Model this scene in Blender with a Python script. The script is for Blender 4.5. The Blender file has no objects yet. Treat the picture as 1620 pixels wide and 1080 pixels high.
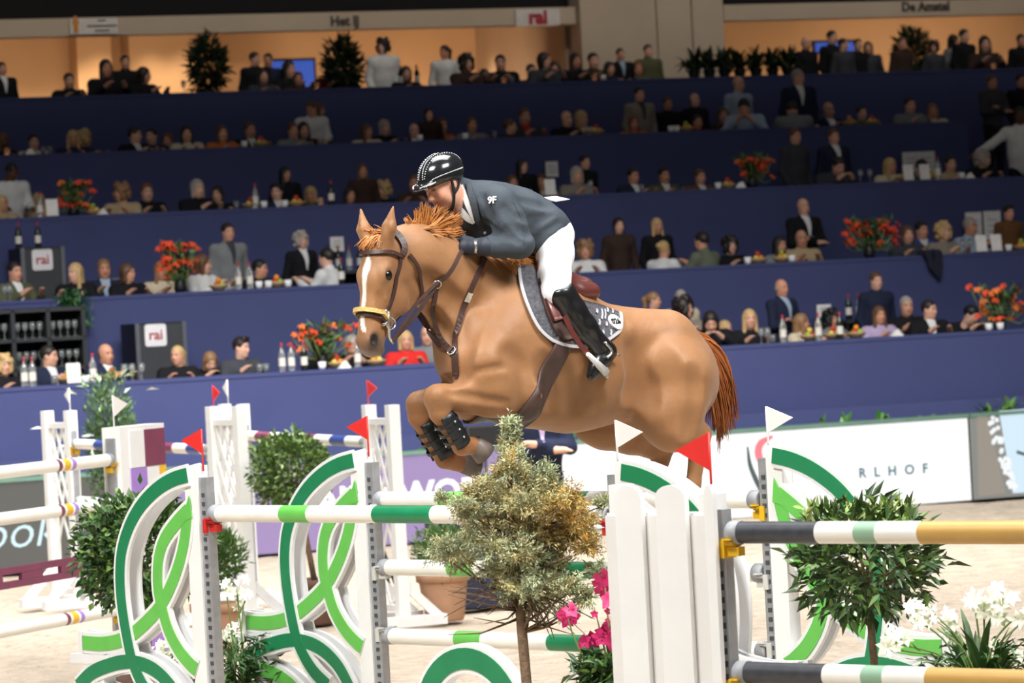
import bpy, math, random
import numpy as np
from mathutils import Vector, Matrix
from mathutils.bvhtree import BVHTree

R = math.radians
SC = bpy.context.scene
COL = SC.collection
random.seed(7)
RNG = np.random.default_rng(7)

# ------------------------------------------------------------------ camera
FPX = 5900.0
CAM = Vector((0, 0, 2.4))
ROLL, PITCH = R(3.05), math.atan(50 / FPX)
FW = Vector((0, math.cos(PITCH), -math.sin(PITCH)))
_r, _u = Vector((1, 0, 0)), Vector((0, math.sin(PITCH), math.cos(PITCH)))
RT = _r * math.cos(ROLL) - _u * math.sin(ROLL)
UP = _u * math.cos(ROLL) + _r * math.sin(ROLL)
cam_d = bpy.data.cameras.new('camera')
cam_d.sensor_width = 36
cam_d.lens = FPX / 1620 * 36
cam_d.clip_start, cam_d.clip_end = .5, 300
cam_d.dof.use_dof = True
cam_d.dof.focus_distance = 17.7
cam_d.dof.aperture_fstop = 5.0
cam = bpy.data.objects.new('camera', cam_d)
COL.objects.link(cam)
cam.matrix_world = Matrix(((RT.x, UP.x, -FW.x, CAM.x), (RT.y, UP.y, -FW.y, CAM.y), (RT.z, UP.z, -FW.z, CAM.z), (0, 0, 0, 1)))
SC.camera = cam

# ------------------------------------------------------------------ world, lights, exposure
W = bpy.data.worlds.new('hall_air')
SC.world = W
W.use_nodes = True
W.node_tree.nodes['Background'].inputs[0].default_value = (1, .96, .94, 1)
W.node_tree.nodes['Background'].inputs[1].default_value = .085
SC.view_settings.view_transform = 'Standard'
SC.view_settings.look = 'None'
SC.view_settings.gamma = 1
SC.view_settings.exposure = 0.0


def area(name, loc, target, size, power, color=(1, .995, .985), spread=180):
    d = bpy.data.lights.new(name, 'AREA')
    d.shape = 'RECTANGLE'
    d.size, d.size_y = size
    d.energy = power
    d.color = color
    d.spread = R(spread)
    o = bpy.data.objects.new(name, d)
    COL.objects.link(o)
    o.location = loc
    o.rotation_euler = (Vector(target) - Vector(loc)).to_track_quat('-Z', 'Y').to_euler()
    return o


# rig of arena lamps hung above the sand
area('arena_lamp_bank', (-6, 10.5, 12), (-1.5, 18, 0), (5, 3), 780, spread=100)
area('arena_lamp_bank', (6, 11, 12), (1.5, 18.5, 0), (5, 3), 780, spread=100)
area('arena_lamp_bank', (0, 20, 13), (0, 20, 0), (9, 6), 900, spread=125)
area('arena_lamp_bank', (-1, 31, 12), (-1, 32, 0), (16, 5), 1700, spread=118)
area('arena_lamp_bank', (1, 27, 12.5), (-1, 37.5, 0), (18, 3), 850, spread=66)  # extra bank, added to brighten the lower tiers of the stands


# ------------------------------------------------------------------ picture -> place
def ray(px, py):
    return (FW + RT * ((px - 810) / FPX) - UP * ((py - 540) / FPX))


def at_depth(px, py, d):
    return CAM + ray(px, py) * d


def at_z(px, py, z):
    r = ray(px, py)
    return CAM + r * ((z - CAM.z) / r.z)


def on_plane(px, py, p0, n):
    r = ray(px, py)
    return CAM + r * ((p0 - CAM).dot(n) / r.dot(n))


# stand frame: u along the stands, v back into them
SYAW = R(21)
SE = Vector((math.cos(SYAW), math.sin(SYAW), 0))
SN = Vector((-math.sin(SYAW), math.cos(SYAW), 0))
SO = Vector((0, 39.7, 0))


def S(u, v, z):
    p = SO + SE * u + SN * v
    return Vector((p.x, p.y, z))


def on_v(px, py, v):
    p = on_plane(px, py, SO + SN * v, SN)
    return (p - SO).dot(SE), p.z


# ------------------------------------------------------------------ materials
def lin(c):
    return tuple(((x / 255) / 12.92 if x / 255 <= .04045 else ((x / 255 + .055) / 1.055) ** 2.4) for x in c)


MATS = {}


def mat(name, rgb, rough=.6, metal=0, noise=.10, scale=9, bump=0, bscale=60, emit=0, spec=.5, coat=0, trans=0, attr=None, objcol=False, sheen=0):
    if name in MATS:
        return MATS[name]
    m = bpy.data.materials.new(name)
    m.use_nodes = True
    nt = m.node_tree
    N, L = nt.nodes, nt.links
    b = N['Principled BSDF']
    b.inputs['Roughness'].default_value = rough
    b.inputs['Metallic'].default_value = metal
    b.inputs['Specular IOR Level'].default_value = spec
    b.inputs['Coat Weight'].default_value = coat
    b.inputs['Sheen Weight'].default_value = sheen
    if trans:
        b.inputs['Transmission Weight'].default_value = trans
    c = lin(rgb)
    tc = N.new('ShaderNodeTexCoord')
    no = N.new('ShaderNodeTexNoise')
    no.inputs['Scale'].default_value = scale
    no.inputs['Detail'].default_value = 5
    L.new(tc.outputs['Object'], no.inputs['Vector'])
    mp = N.new('ShaderNodeMapRange')
    mp.inputs['From Min'].default_value = .25
    mp.inputs['From Max'].default_value = .75
    mp.inputs['To Min'].default_value = 1 - noise
    mp.inputs['To Max'].default_value = 1 + noise
    L.new(no.outputs['Fac'], mp.inputs['Value'])
    mul = N.new('ShaderNodeVectorMath')
    mul.operation = 'SCALE'
    L.new(mp.outputs['Result'], mul.inputs['Scale'])
    if attr or objcol:
        src = None
        if attr:
            a = N.new('ShaderNodeAttribute')
            a.attribute_name = attr
            src = a.outputs['Color']
        if objcol:
            oi = N.new('ShaderNodeObjectInfo')
            if src is None:
                src = oi.outputs['Color']
            else:
                mm = N.new('ShaderNodeVectorMath')
                mm.operation = 'MULTIPLY'
                L.new(src, mm.inputs[0])
                L.new(oi.outputs['Color'], mm.inputs[1])
                src = mm.outputs[0]
        L.new(src, mul.inputs[0])
    else:
        mul.inputs[0].default_value = tuple(x * .1 for x in c) if emit else c
    L.new(mul.outputs[0], b.inputs['Base Color'])
    if bump:
        n2 = N.new('ShaderNodeTexNoise')
        n2.inputs['Scale'].default_value = bscale
        n2.inputs['Detail'].default_value = 4
        L.new(tc.outputs['Object'], n2.inputs['Vector'])
        bp = N.new('ShaderNodeBump')
        bp.inputs['Strength'].default_value = bump
        bp.inputs['Distance'].default_value = .02
        L.new(n2.outputs['Fac'], bp.inputs['Height'])
        L.new(bp.outputs['Normal'], b.inputs['Normal'])
    if emit:
        b.inputs['Emission Color'].default_value = (*c, 1)
        b.inputs['Emission Strength'].default_value = emit
    MATS[name] = m
    return m


# ------------------------------------------------------------------ objects
def tag(o, label=None, cat=None, group=None, kind=None):
    if label:
        o['label'] = label
    if cat:
        o['category'] = cat
    if group:
        o['group'] = group
    if kind:
        o['kind'] = kind
    return o


def put(name, data, parent=None, m=None):
    o = bpy.data.objects.new(name, data)
    COL.objects.link(o)
    if parent is not None:
        o.parent = parent
    if m is not None and data is not None:
        ms = m if isinstance(m, (list, tuple)) else [m]
        if len(data.materials) == 0:
            for x in ms:
                data.materials.append(x)
    return o


def empty(name, loc=(0, 0, 0), rz=0, label=None, cat=None, group=None):
    o = bpy.data.objects.new(name, None)
    COL.objects.link(o)
    o.empty_display_size = .1
    o.location = loc
    o.rotation_euler.z = rz
    return tag(o, label, cat, group)


def copy_tree(o, parent=None):
    c = o.copy()
    COL.objects.link(c)
    if parent is not None:
        c.parent = parent
    for ch in list(o.children):
        copy_tree(ch, c)
    return c


def mesh_np(name, V, Fq, smooth=True):
    me = bpy.data.meshes.new(name)
    V = np.asarray(V, dtype=np.float32)
    Fq = np.asarray(Fq, dtype=np.int32)
    k = Fq.shape[1]
    me.vertices.add(len(V))
    me.vertices.foreach_set('co', V.ravel())
    me.loops.add(Fq.size)
    me.loops.foreach_set('vertex_index', Fq.ravel())
    me.polygons.add(len(Fq))
    me.polygons.foreach_set('loop_start', np.arange(0, Fq.size, k, dtype=np.int32))
    me.polygons.foreach_set('loop_total', np.full(len(Fq), k, dtype=np.int32))
    me.update(calc_edges=True)
    if smooth:
        me.polygons.foreach_set('use_smooth', np.ones(len(Fq), dtype=bool))
    return me


def set_col(me, C, name='Col'):
    a = me.color_attributes.new(name, 'FLOAT_COLOR', 'POINT')
    C = np.asarray(C, dtype=np.float32)
    if C.shape[1] == 3:
        C = np.concatenate([C, np.ones((len(C), 1), np.float32)], 1)
    a.data.foreach_set('color', C.ravel())


def frame_from(dirv):
    d = Vector(dirv).normalized()
    a = Vector((0, 0, 1)) if abs(d.z) < .95 else Vector((1, 0, 0))
    x = d.cross(a).normalized()
    return x, d.cross(x).normalized()


class MB:
    """collects faces; build() links them as one mesh object"""

    def __init__(s):
        s.v, s.f, s.mi, s.sm = [], [], [], []

    def add(s, vs, fs, mi=0, sm=False):
        b = len(s.v)
        s.v += [tuple(v) for v in vs]
        for f in fs:
            s.f.append(tuple(b + i for i in f))
            s.mi.append(mi)
            s.sm.append(sm)
        return s

    def box(s, c, size, rot=None, mi=0):
        c = Vector(c)
        h = Vector(size) / 2
        vs = []
        for z in (-1, 1):
            for x, y in ((-1, -1), (1, -1), (1, 1), (-1, 1)):
                p = Vector((x * h.x, y * h.y, z * h.z))
                if rot is not None:
                    p = rot @ p
                vs.append(c + p)
        return s.add(vs, [(3, 2, 1, 0), (4, 5, 6, 7), (0, 1, 5, 4), (1, 2, 6, 5), (2, 3, 7, 6), (3, 0, 4, 7)], mi)

    def bar(s, a, b, w, t, up=(0, 0, 1), mi=0):
        a, b = Vector(a), Vector(b)
        d = (b - a)
        z = d.normalized()
        x = Vector(up).cross(z)
        if x.length < 1e-4:
            x = Vector((1, 0, 0)).cross(z)
        x.normalize()
        y = z.cross(x)
        M = Matrix((x, y, z)).transposed()
        return s.box((a + b) / 2, (w, t, d.length), M, mi)

    def tube(s, pts, rad, n=8, caps=True, mi=0, sm=True):
        pts = [Vector(p) for p in pts]
        if not hasattr(rad, '__len__'):
            rad = [rad] * len(pts)
        vs, fs = [], []
        x = None
        for i, p in enumerate(pts):
            d = (pts[min(i + 1, len(pts) - 1)] - pts[max(i - 1, 0)])
            if d.length < 1e-9:
                d = Vector((0, 0, 1))
            d.normalize()
            if x is None:
                x, y = frame_from(d)
            else:
                x = (x - d * x.dot(d))
                if x.length < 1e-6:
                    x, y = frame_from(d)
                x.normalize()
            y = d.cross(x)
            for k in range(n):
                t = 2 * math.pi * k / n
                vs.append(p + (x * math.cos(t) + y * math.sin(t)) * rad[i])
        for i in range(len(pts) - 1):
            for k in range(n):
                k2 = (k + 1) % n
                fs.append((i * n + k, i * n + k2, (i + 1) * n + k2, (i + 1) * n + k))
        s.add(vs, fs, mi, sm)
        if caps:
            b = len(s.v) - len(vs)
            s.f.append(tuple(b + k for k in reversed(range(n))))
            s.f.append(tuple(b + (len(pts) - 1) * n + k for k in range(n)))
            s.mi += [mi, mi]
            s.sm += [False, False]
        return s

    def lathe(s, prof, n=16, o=(0, 0, 0), mi=0, sm=True):
        o = Vector(o)
        vs = [o + Vector((r * math.cos(2 * math.pi * k / n), r * math.sin(2 * math.pi * k / n), z)) for r, z in prof for k in range(n)]
        fs = [(i * n + k, i * n + (k + 1) % n, (i + 1) * n + (k + 1) % n, (i + 1) * n + k) for i in range(len(prof) - 1) for k in range(n)]
        return s.add(vs, fs, mi, sm)

    def prism(s, poly, y0, y1, mi=0):
        """poly in (x, z), extruded along y"""
        n = len(poly)
        vs = [(x, y0, z) for x, z in poly] + [(x, y1, z) for x, z in poly]
        fs = [tuple(range(n)), tuple(reversed(range(n, 2 * n)))] + [(i, i + n, (i + 1) % n + n, (i + 1) % n) for i in range(n)]
        return s.add(vs, fs, mi)

    def band(s, pts, w, y0, y1, mi=0):
        """ribbon of width w along a polyline in (x, z), extruded along y"""
        P = [Vector((p[0], p[1])) for p in pts]
        ws = w if hasattr(w, '__len__') else [w] * len(P)
        Lf, Rg = [], []
        for i, p in enumerate(P):
            d = (P[min(i + 1, len(P) - 1)] - P[max(i - 1, 0)]).normalized()
            nn = Vector((-d.y, d.x)) * ws[i] / 2
            Lf.append(p + nn)
            Rg.append(p - nn)
        n = len(P)
        vs = []
        for y in (y0, y1):
            vs += [(q.x, y, q.y) for q in Lf] + [(q.x, y, q.y) for q in Rg]
        fs = []
        for i in range(n - 1):
            fs += [(i, i + 1, n + i + 1, n + i), (2 * n + i, 3 * n + i, 3 * n + i + 1, 2 * n + i + 1),
                   (i, 2 * n + i, 2 * n + i + 1, i + 1), (n + i, n + i + 1, 3 * n + i + 1, 3 * n + i)]
        fs += [(0, n, 3 * n, 2 * n), (n - 1, 3 * n - 1, 4 * n - 1, 2 * n - 1)]
        return s.add(vs, fs, mi)

    def ico(s, c, r, n=8, m=5, mi=0):
        """small uv ball; r scalar or xyz"""
        c = Vector(c)
        rr = r if hasattr(r, '__len__') else (r, r, r)
        vs = []
        for i in range(m + 1):
            t = math.pi * i / m
            for k in range(n):
                a = 2 * math.pi * k / n
                vs.append(c + Vector((rr[0] * math.sin(t) * math.cos(a), rr[1] * math.sin(t) * math.sin(a), -rr[2] * math.cos(t))))
        fs = [(i * n + k, i * n + (k + 1) % n, (i + 1) * n + (k + 1) % n, (i + 1) * n + k) for i in range(m) for k in range(n)]
        return s.add(vs, fs, mi, True)

    def mesh(s, name):
        me = bpy.data.meshes.new(name)
        me.from_pydata([tuple(v) for v in s.v], [], s.f)
        me.polygons.foreach_set('material_index', s.mi)
        me.polygons.foreach_set('use_smooth', s.sm)
        me.update()
        return me

    def build(s, name, m, parent=None):
        return put(name, s.mesh(name), parent, m)


def smooth_line(pts, n=40):
    """Catmull-Rom through points of any dimension"""
    P = [np.array(p, float) for p in pts]
    P = [2 * P[0] - P[1]] + P + [2 * P[-1] - P[-2]]
    out = []
    m = len(P) - 3
    for q in range(n + 1):
        x = q / n * m
        i = min(int(x), m - 1)
        t = x - i
        a, b, c, d = P[i:i + 4]
        out.append(.5 * ((2 * b) + (c - a) * t + (2 * a - 5 * b + 4 * c - d) * t * t + (-a + 3 * b - 3 * c + d) * t ** 3))
    return out


def text_mesh(body, size, extrude=.002, align='CENTER', bold=0, shear=0, spacing=1):
    c = bpy.data.curves.new('lettering', 'FONT')
    c.body = body
    c.size = size
    c.extrude = extrude
    c.offset = bold
    c.shear = shear
    c.space_character = spacing
    c.align_x = align
    c.align_y = 'CENTER'
    c.resolution_u = 3
    o = bpy.data.objects.new('lettering', c)
    COL.objects.link(o)
    me = bpy.data.meshes.new_from_object(o)
    bpy.data.objects.remove(o)
    # stand the text up: x right, z up, front to -y
    for v in me.vertices:
        v.co = (v.co.x, -v.co.z, v.co.y)
    return me


# ------------------------------------------------------------------ smooth-union surfaces
class Field:
    def __init__(s, lo, hi, h):
        s.lo = np.array(lo, float)
        s.h = h
        s.n = np.ceil((np.array(hi, float) - s.lo) / h).astype(int) + 1
        s.v = np.full(s.n, 1.0, np.float32)
        s.ax = [(s.lo[i] + h * np.arange(s.n[i])).astype(np.float32) for i in range(3)]

    def _win(s, lo, hi, m):
        i0 = np.clip(np.floor((np.array(lo) - m - s.lo) / s.h).astype(int), 0, s.n)
        i1 = np.clip(np.ceil((np.array(hi) + m - s.lo) / s.h).astype(int) + 1, 0, s.n)
        sl = tuple(slice(a, b) for a, b in zip(i0, i1))
        return sl, np.meshgrid(*[s.ax[i][sl[i]] for i in range(3)], indexing='ij')

    def _op(s, sl, d, k, op):
        o = s.v[sl]
        d = d.astype(np.float32)
        if op == 'sub':
            h = np.clip(.5 - .5 * (o + d) / k, 0, 1)
            s.v[sl] = o * (1 - h) - d * h + k * h * (1 - h)
        else:
            h = np.clip(.5 + .5 * (o - d) / k, 0, 1)
            s.v[sl] = o * (1 - h) + d * h - k * h * (1 - h)

    def cone(s, a, b, ra, rb, k=.03, ax=None, sq=1, op='add'):
        a, b = np.array(a, float), np.array(b, float)
        rm = max(ra, rb) * max(1, sq)
        sl, (X, Y, Z) = s._win(np.minimum(a, b) - rm, np.maximum(a, b) + rm, k + .02)
        if X.size == 0:
            return s
        px, py, pz = X - a[0], Y - a[1], Z - a[2]
        ba = b - a
        if ax is not None:
            ax = np.array(ax, float)
            ax /= np.linalg.norm(ax)
            g = (1 / sq - 1) * (px * ax[0] + py * ax[1] + pz * ax[2])
            px, py, pz = px + g * ax[0], py + g * ax[1], pz + g * ax[2]
            ba = ba + (1 / sq - 1) * ba.dot(ax) * ax
        t = np.clip((px * ba[0] + py * ba[1] + pz * ba[2]) / max(ba.dot(ba), 1e-9), 0, 1)
        d = np.sqrt((px - t * ba[0]) ** 2 + (py - t * ba[1]) ** 2 + (pz - t * ba[2]) ** 2) - (ra + (rb - ra) * t)
        s._op(sl, d * min(1, sq), k, op)
        return s

    def ell(s, c, r, M=None, k=.03, op='add'):
        c = np.array(c, float)
        r = np.array(r if hasattr(r, '__len__') else (r, r, r), float)
        rm = r.max() if M is not None else r
        sl, (X, Y, Z) = s._win(c - rm, c + rm, k + .02)
        if X.size == 0:
            return s
        P = [X - c[0], Y - c[1], Z - c[2]]
        if M is not None:  # columns are the ellipsoid axes
            M = np.array(M, float)
            P = [P[0] * M[0, i] + P[1] * M[1, i] + P[2] * M[2, i] for i in range(3)]
        k0 = np.sqrt(sum((P[i] / r[i]) ** 2 for i in range(3)))
        k1 = np.sqrt(sum((P[i] / r[i] ** 2) ** 2 for i in range(3))) + 1e-9
        d = k0 * (k0 - 1) / k1
        d = np.where(k0 < 1e-3, -r.min(), d)
        s._op(sl, d, k, op)
        return s

    def chain(s, pts, k=.03, ax=None, sq=1):
        for (a, ra), (b, rb) in zip(pts, pts[1:]):
            s.cone(a, b, ra, rb, k, ax, sq)
        return s

    def nets(s):
        v = s.v
        v[0], v[-1] = 1, 1
        v[:, 0], v[:, -1] = 1, 1
        v[:, :, 0], v[:, :, -1] = 1, 1
        ins = v < 0
        c = np.zeros(np.array(v.shape) - 1, np.int8)
        for a in (0, 1):
            for b in (0, 1):
                for d in (0, 1):
                    c += ins[a:v.shape[0] - 1 + a, b:v.shape[1] - 1 + b, d:v.shape[2] - 1 + d]
        act = (c > 0) & (c < 8)
        ii = np.argwhere(act)
        idx = np.full(c.shape, -1, np.int64)
        idx[act] = np.arange(len(ii))
        acc = np.zeros((len(ii), 3))
        cnt = np.zeros(len(ii))
        cor = [(a, b, d) for a in (0, 1) for b in (0, 1) for d in (0, 1)]
        for p in cor:
            for ax in range(3):
                if p[ax]:
                    continue
                q = list(p)
                q[ax] = 1
                va = v[ii[:, 0] + p[0], ii[:, 1] + p[1], ii[:, 2] + p[2]]
                vb = v[ii[:, 0] + q[0], ii[:, 1] + q[1], ii[:, 2] + q[2]]
                m = (va < 0) != (vb < 0)
                t = va[m] / (va[m] - vb[m])
                pos = np.tile(np.array(p, float), (m.sum(), 1))
                pos[:, ax] = t
                acc[m] += pos
                cnt[m] += 1
        V = s.lo + s.h * (ii + acc / cnt[:, None])
        Q = []
        for ax in range(3):
            b, d = (ax + 1) % 3, (ax + 2) % 3
            s0 = [slice(1, -1)] * 3
            s1 = [slice(1, -1)] * 3
            s0[ax], s1[ax] = slice(0, -1), slice(1, None)
            A, B = ins[tuple(s0)], ins[tuple(s1)]
            for flip in (False, True):
                e = np.argwhere((A & ~B) if not flip else (~A & B))
                if len(e) == 0:
                    continue
                off = np.ones(3, int)
                off[ax] = 0
                e = e + off

                def cell(db, dd):
                    w = e.copy()
                    w[:, b] += db
                    w[:, d] += dd
                    return idx[w[:, 0], w[:, 1], w[:, 2]]
                q = np.stack([cell(-1, -1), cell(0, -1), cell(0, 0), cell(-1, 0)], 1)
                Q.append(q[:, ::-1] if flip else q)
        return V, np.concatenate(Q)

    def mesh(s, name, relax=2):
        V, Q = s.nets()
        E = np.concatenate([Q[:, [0, 1]], Q[:, [1, 2]], Q[:, [2, 3]], Q[:, [3, 0]]])
        for _ in range(relax):
            acc = np.zeros_like(V)
            n = np.zeros(len(V))
            np.add.at(acc, E[:, 0], V[E[:, 1]])
            np.add.at(n, E[:, 0], 1)
            V = V * .5 + (acc / np.maximum(n, 1)[:, None]) * .5
        s.V, s.Q = V, Q
        return mesh_np(name, V, Q)
# ================================================================== THE SETTING
M_BLUE = mat('blue_wall_cloth', (70, 76, 118), .8, noise=.05, scale=2, spec=.2)
M_DARK = mat('dark_hall_paint', (24, 24, 26), .8, spec=.2)
M_FLOORT = mat('stand_carpet', (34, 36, 56), .95, spec=.1)
M_CREAM = mat('cream_panel_paint', (190, 172, 150), .7, noise=.06, scale=1.5)
M_WARM = mat('hall_wall_plaster', (206, 174, 136), .8, noise=.08, scale=.8)
M_WHITE = mat('white_paint', (238, 238, 236), .38, noise=.03, scale=5)
M_WHITE2 = mat('white_lacquer', (232, 232, 232), .45, noise=.03)
M_BLACK = mat('black_plastic', (22, 22, 24), .45)
M_GREYM = mat('zinc_metal', (176, 178, 182), .4, metal=.5, noise=.12, scale=20)


def struct(name, mb, m):
    return tag(mb.build(name, m), kind='structure')


# sand: real undulation and hoof marks as fine relief
ms = mat('arena_sand', (198, 182, 163), .95, noise=.16, scale=5, bump=1.0, bscale=9, spec=.1)
nt = ms.node_tree
bmp = [n for n in nt.nodes if n.type == 'BUMP'][0]
bmp.inputs['Distance'].default_value = .16
nn = [n for n in nt.nodes if n.type == 'TEX_NOISE' and n.inputs['Scale'].default_value == 9][0]
nn.inputs['Detail'].default_value = 9
gx, gy = np.meshgrid(np.linspace(-14, 16, 151), np.linspace(4, 48, 221), indexing='ij')
gz = .012 * np.sin(gx * 3.1 + 1.3 * np.sin(gy * 1.7)) + .010 * np.sin(gy * 4.3 + gx * 1.1) - .022 + RNG.normal(0, .004, gx.shape)
I = np.arange(gx.size).reshape(gx.shape)
Q = np.stack([I[:-1, :-1], I[1:, :-1], I[1:, 1:], I[:-1, 1:]], -1).reshape(-1, 4)
o = put('floor', mesh_np('floor', np.stack([gx, gy, gz], -1).reshape(-1, 3), Q), None, ms)
tag(o, kind='structure')

U0, U1 = -12.0, 24.0
ROT_S = Matrix.Rotation(SYAW, 3, 'Z')


def sbox(mb, u0, u1, v0, v1, z0, z1, mi=0):
    return mb.box(S((u0 + u1) / 2, (v0 + v1) / 2, (z0 + z1) / 2), (u1 - u0, v1 - v0, z1 - z0), ROT_S, mi)


TIER = []
for i, y in enumerate((567, 436, 312, 217, 131)):
    v = 1.3 + 3.2 * i
    TIER.append((v, on_v(810, y, v)[1]))
SIDE = ('front', 'second', 'third', 'fourth', 'gallery')
FLZ = [z - .86 for v, z in TIER]
for i, (v, z) in enumerate(TIER):
    u1 = U1
    if i == 3:
        u1 = on_v(1530, 195, v)[0]
    z0 = FLZ[i - 1] - .1 if i else 0
    struct('wall_' + SIDE[i], sbox(MB(), U0, u1, v, v + .08, z0, z - .04), M_BLUE)
    struct('trim_%d' % (i + 1), sbox(MB(), U0, u1, v - .01, v + .48, z - .04, z), M_BLUE)
    v1 = TIER[i + 1][0] + .04 if i < 4 else v + 7.5
    struct('floor_' + SIDE[i], sbox(MB(), U0, U1, v + .08, v1, FLZ[i] - .1, FLZ[i]), M_FLOORT)
# low blue barrier between boards and stand
zb = on_v(1400, 640, .75)[1]
struct('wall_barrier', sbox(MB(), U0, U1, .55, 1.28, .0, zb), M_BLUE)

# hall behind the gallery
VF = 16.9
zf0, zf1 = on_v(450, 49, VF)[1], on_v(450, 21, VF)[1]
zr0, zr1 = on_v(1400, 27, VF)[1], on_v(1400, 2, VF)[1]
ua, ub = on_v(912, 40, VF)[0], on_v(1146, 40, VF)[0]
ZC = 13
zfl = FLZ[4]
struct('trim_6', sbox(MB(), U0 - 6, ua, VF, VF + .25, zf0, zf1), M_CREAM)
struct('trim_7', sbox(MB(), ub, U1 + 6, VF, VF + .25, zr0, zr1), M_CREAM)
struct('wall_upper_left', sbox(MB(), U0 - 6, ua, VF + .3, VF + .5, zf1 - .02, ZC), M_DARK)
struct('wall_upper_right', sbox(MB(), ub, U1 + 6, VF + .3, VF + .5, zr1 - .02, ZC), M_DARK)
# cream panels: separate boards with narrow joints
pw = empty('wall_panelling')
tag(pw, kind='structure')
edges = [ua, on_v(946, 60, VF)[0], on_v(1040, 60, VF)[0], on_v(1096, 60, VF)[0], ub]
for k in range(4):
    sbox(MB(), edges[k] + .012, edges[k + 1] - .012, VF - (.15 if k == 0 else .0), VF + .3, zfl, ZC).build('panel', M_CREAM, pw)
VB = 21.4
struct('wall_hall', sbox(MB(), U0 - 6, U1 + 6, VB, VB + .2, zfl, zf0 + .6), M_WARM)
struct('ceiling', sbox(MB(), U0 - 6, U1 + 6, VF + .52, VB + .2, max(zf0, zr0) + .45, max(zf0, zr0) + .6), M_WARM)
struct('wall_divider', sbox(MB(), ua, ub, VF + .5, VB, zfl, zf0 + .5), M_CREAM)
# pilasters that catch the down-lights
for k, px in enumerate((150, 232, 285, 880)):
    u = on_v(px, 100, VB - .5)[0]
    struct('trim_%d' % (8 + k), sbox(MB(), u - .28, u + .28, VB - .5, VB, zfl, zf0 + .45), M_WARM)


def spot(px, py, v, power, dz=2.1, size=.25, color=(1, .72, .46), dv=-.45, blend=.8, angle=95):
    u, z = on_v(px, py, v)
    d = bpy.data.lights.new('hall_downlight', 'SPOT')
    d.energy, d.color = power, color
    d.spot_size, d.spot_blend = R(angle), blend
    d.shadow_soft_size = size
    o = bpy.data.objects.new('hall_downlight', d)
    COL.objects.link(o)
    o.location = S(u, v + dv, max(zf0, zr0) + .40)
    o.rotation_euler = (S(u, v + dv * .45, zfl) - o.location).to_track_quat('-Z', 'Y').to_euler()


for px, pw_ in ((30, 80), (95, 60), (158, 55), (238, 45), (287, 45), (640, 90), (720, 90), (800, 90), (860, 60), (1180, 45), (1260, 40), (1400, 45), (1490, 60), (1570, 120), (1620, 120)):
    spot(px, 90, VB - .5, pw_ * 1.9)


area('added_fascia_fill', S(4, 10.5, 11), S(4, VF, 6.9), (26, .4), 100, (1, .94, .86), spread=60)  # unseen fill strip, added to brighten the fascia and the gallery guests
for px0, px1, pw2 in ((-40, 330, 62), (560, 900, 80), (1150, 1400, 16), (1420, 1700, 80)):
    ca, cb = on_v(px0, 150, VF + 1.4)[0], on_v(px1, 150, VF + 1.4)[0]
    o = area('bar_light_strip', S((ca + cb) / 2, VF + 1.4, zfl + .25), S((ca + cb) / 2, VB, zfl + .7), (cb - ca, .2), pw2, (1, .70, .46))


# ------------------------------------------------------------------ boards round the arena
def sframe(name, u, v, z, label, cat, group=None):
    """an Empty in the stand frame: local x along the stand, -y to the arena"""
    return empty(name, S(u, v, z), SYAW, label, cat, group)


M_RAIL = mat('green_board_edge', (96, 128, 112), .6)
LED_H = .93


def led(px0, px1, label, m_screen, name='display_board'):
    u0, u1 = on_v(px0, 760, 0)[0], on_v(px1, 760, 0)[0]
    t = sframe(name, (u0 + u1) / 2, 0, 0, label, 'board')
    w = u1 - u0
    MB().box((0, .07, LED_H / 2), (w, .12, LED_H)).build('cabinet', M_BLACK, t)
    MB().box((0, .002, LED_H / 2), (w - .012, .012, LED_H - .015)).build('screen', m_screen, t)
    MB().box((0, .06, LED_H + .02), (w, .2, .04)).build('top_rail', M_RAIL, t)
    return t, u0, u1


def letters(t, body, px, py, size, m, v=0, align='CENTER', name='lettering', y=-.008, **kw):
    u, z = on_v(px, py, v)
    me = text_mesh(body, size, align=align, **kw)
    o = put(name, me, t, m)
    p = t.matrix_basis.inverted() @ S(u, v, z)
    o.location = (p.x, y, p.z)
    return o


M_L_WHITE = mat('lit_white_screen', (255, 255, 255), .4, emit=1.0, noise=0)
M_L_PURPLE = mat('lit_purple_screen', (160, 138, 184), .4, emit=1.0, noise=0)
M_L_GREY = mat('lit_dark_grey_screen', (98, 97, 93), .4, emit=1.0, noise=.15, scale=40)
M_L_PIC = mat('lit_picture_screen', (134, 134, 130), .4, emit=1.0, noise=.05, scale=2)
M_L_BLUE = mat('lit_pale_blue_print', (206, 228, 242), .4, emit=1.0, noise=0)
M_L_INK = mat('screen_teal_ink', (70, 118, 130), .4, emit=.8, noise=0)
M_L_RED = mat('screen_red_ink', (244, 130, 140), .4, emit=1.0, noise=0)
M_L_BLACK = mat('screen_black_ink', (84, 98, 100), .4, emit=.9, noise=0)
M_L_GREEN = mat('screen_green_ink', (160, 214, 184), .4, emit=1.0, noise=0)
M_L_LET = mat('lit_white_letters', (255, 255, 255), .4, emit=1.2, noise=0)
M_L_CYAN = mat('lit_cyan_letters', (214, 244, 250), .4, emit=1.0, noise=0)

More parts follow.
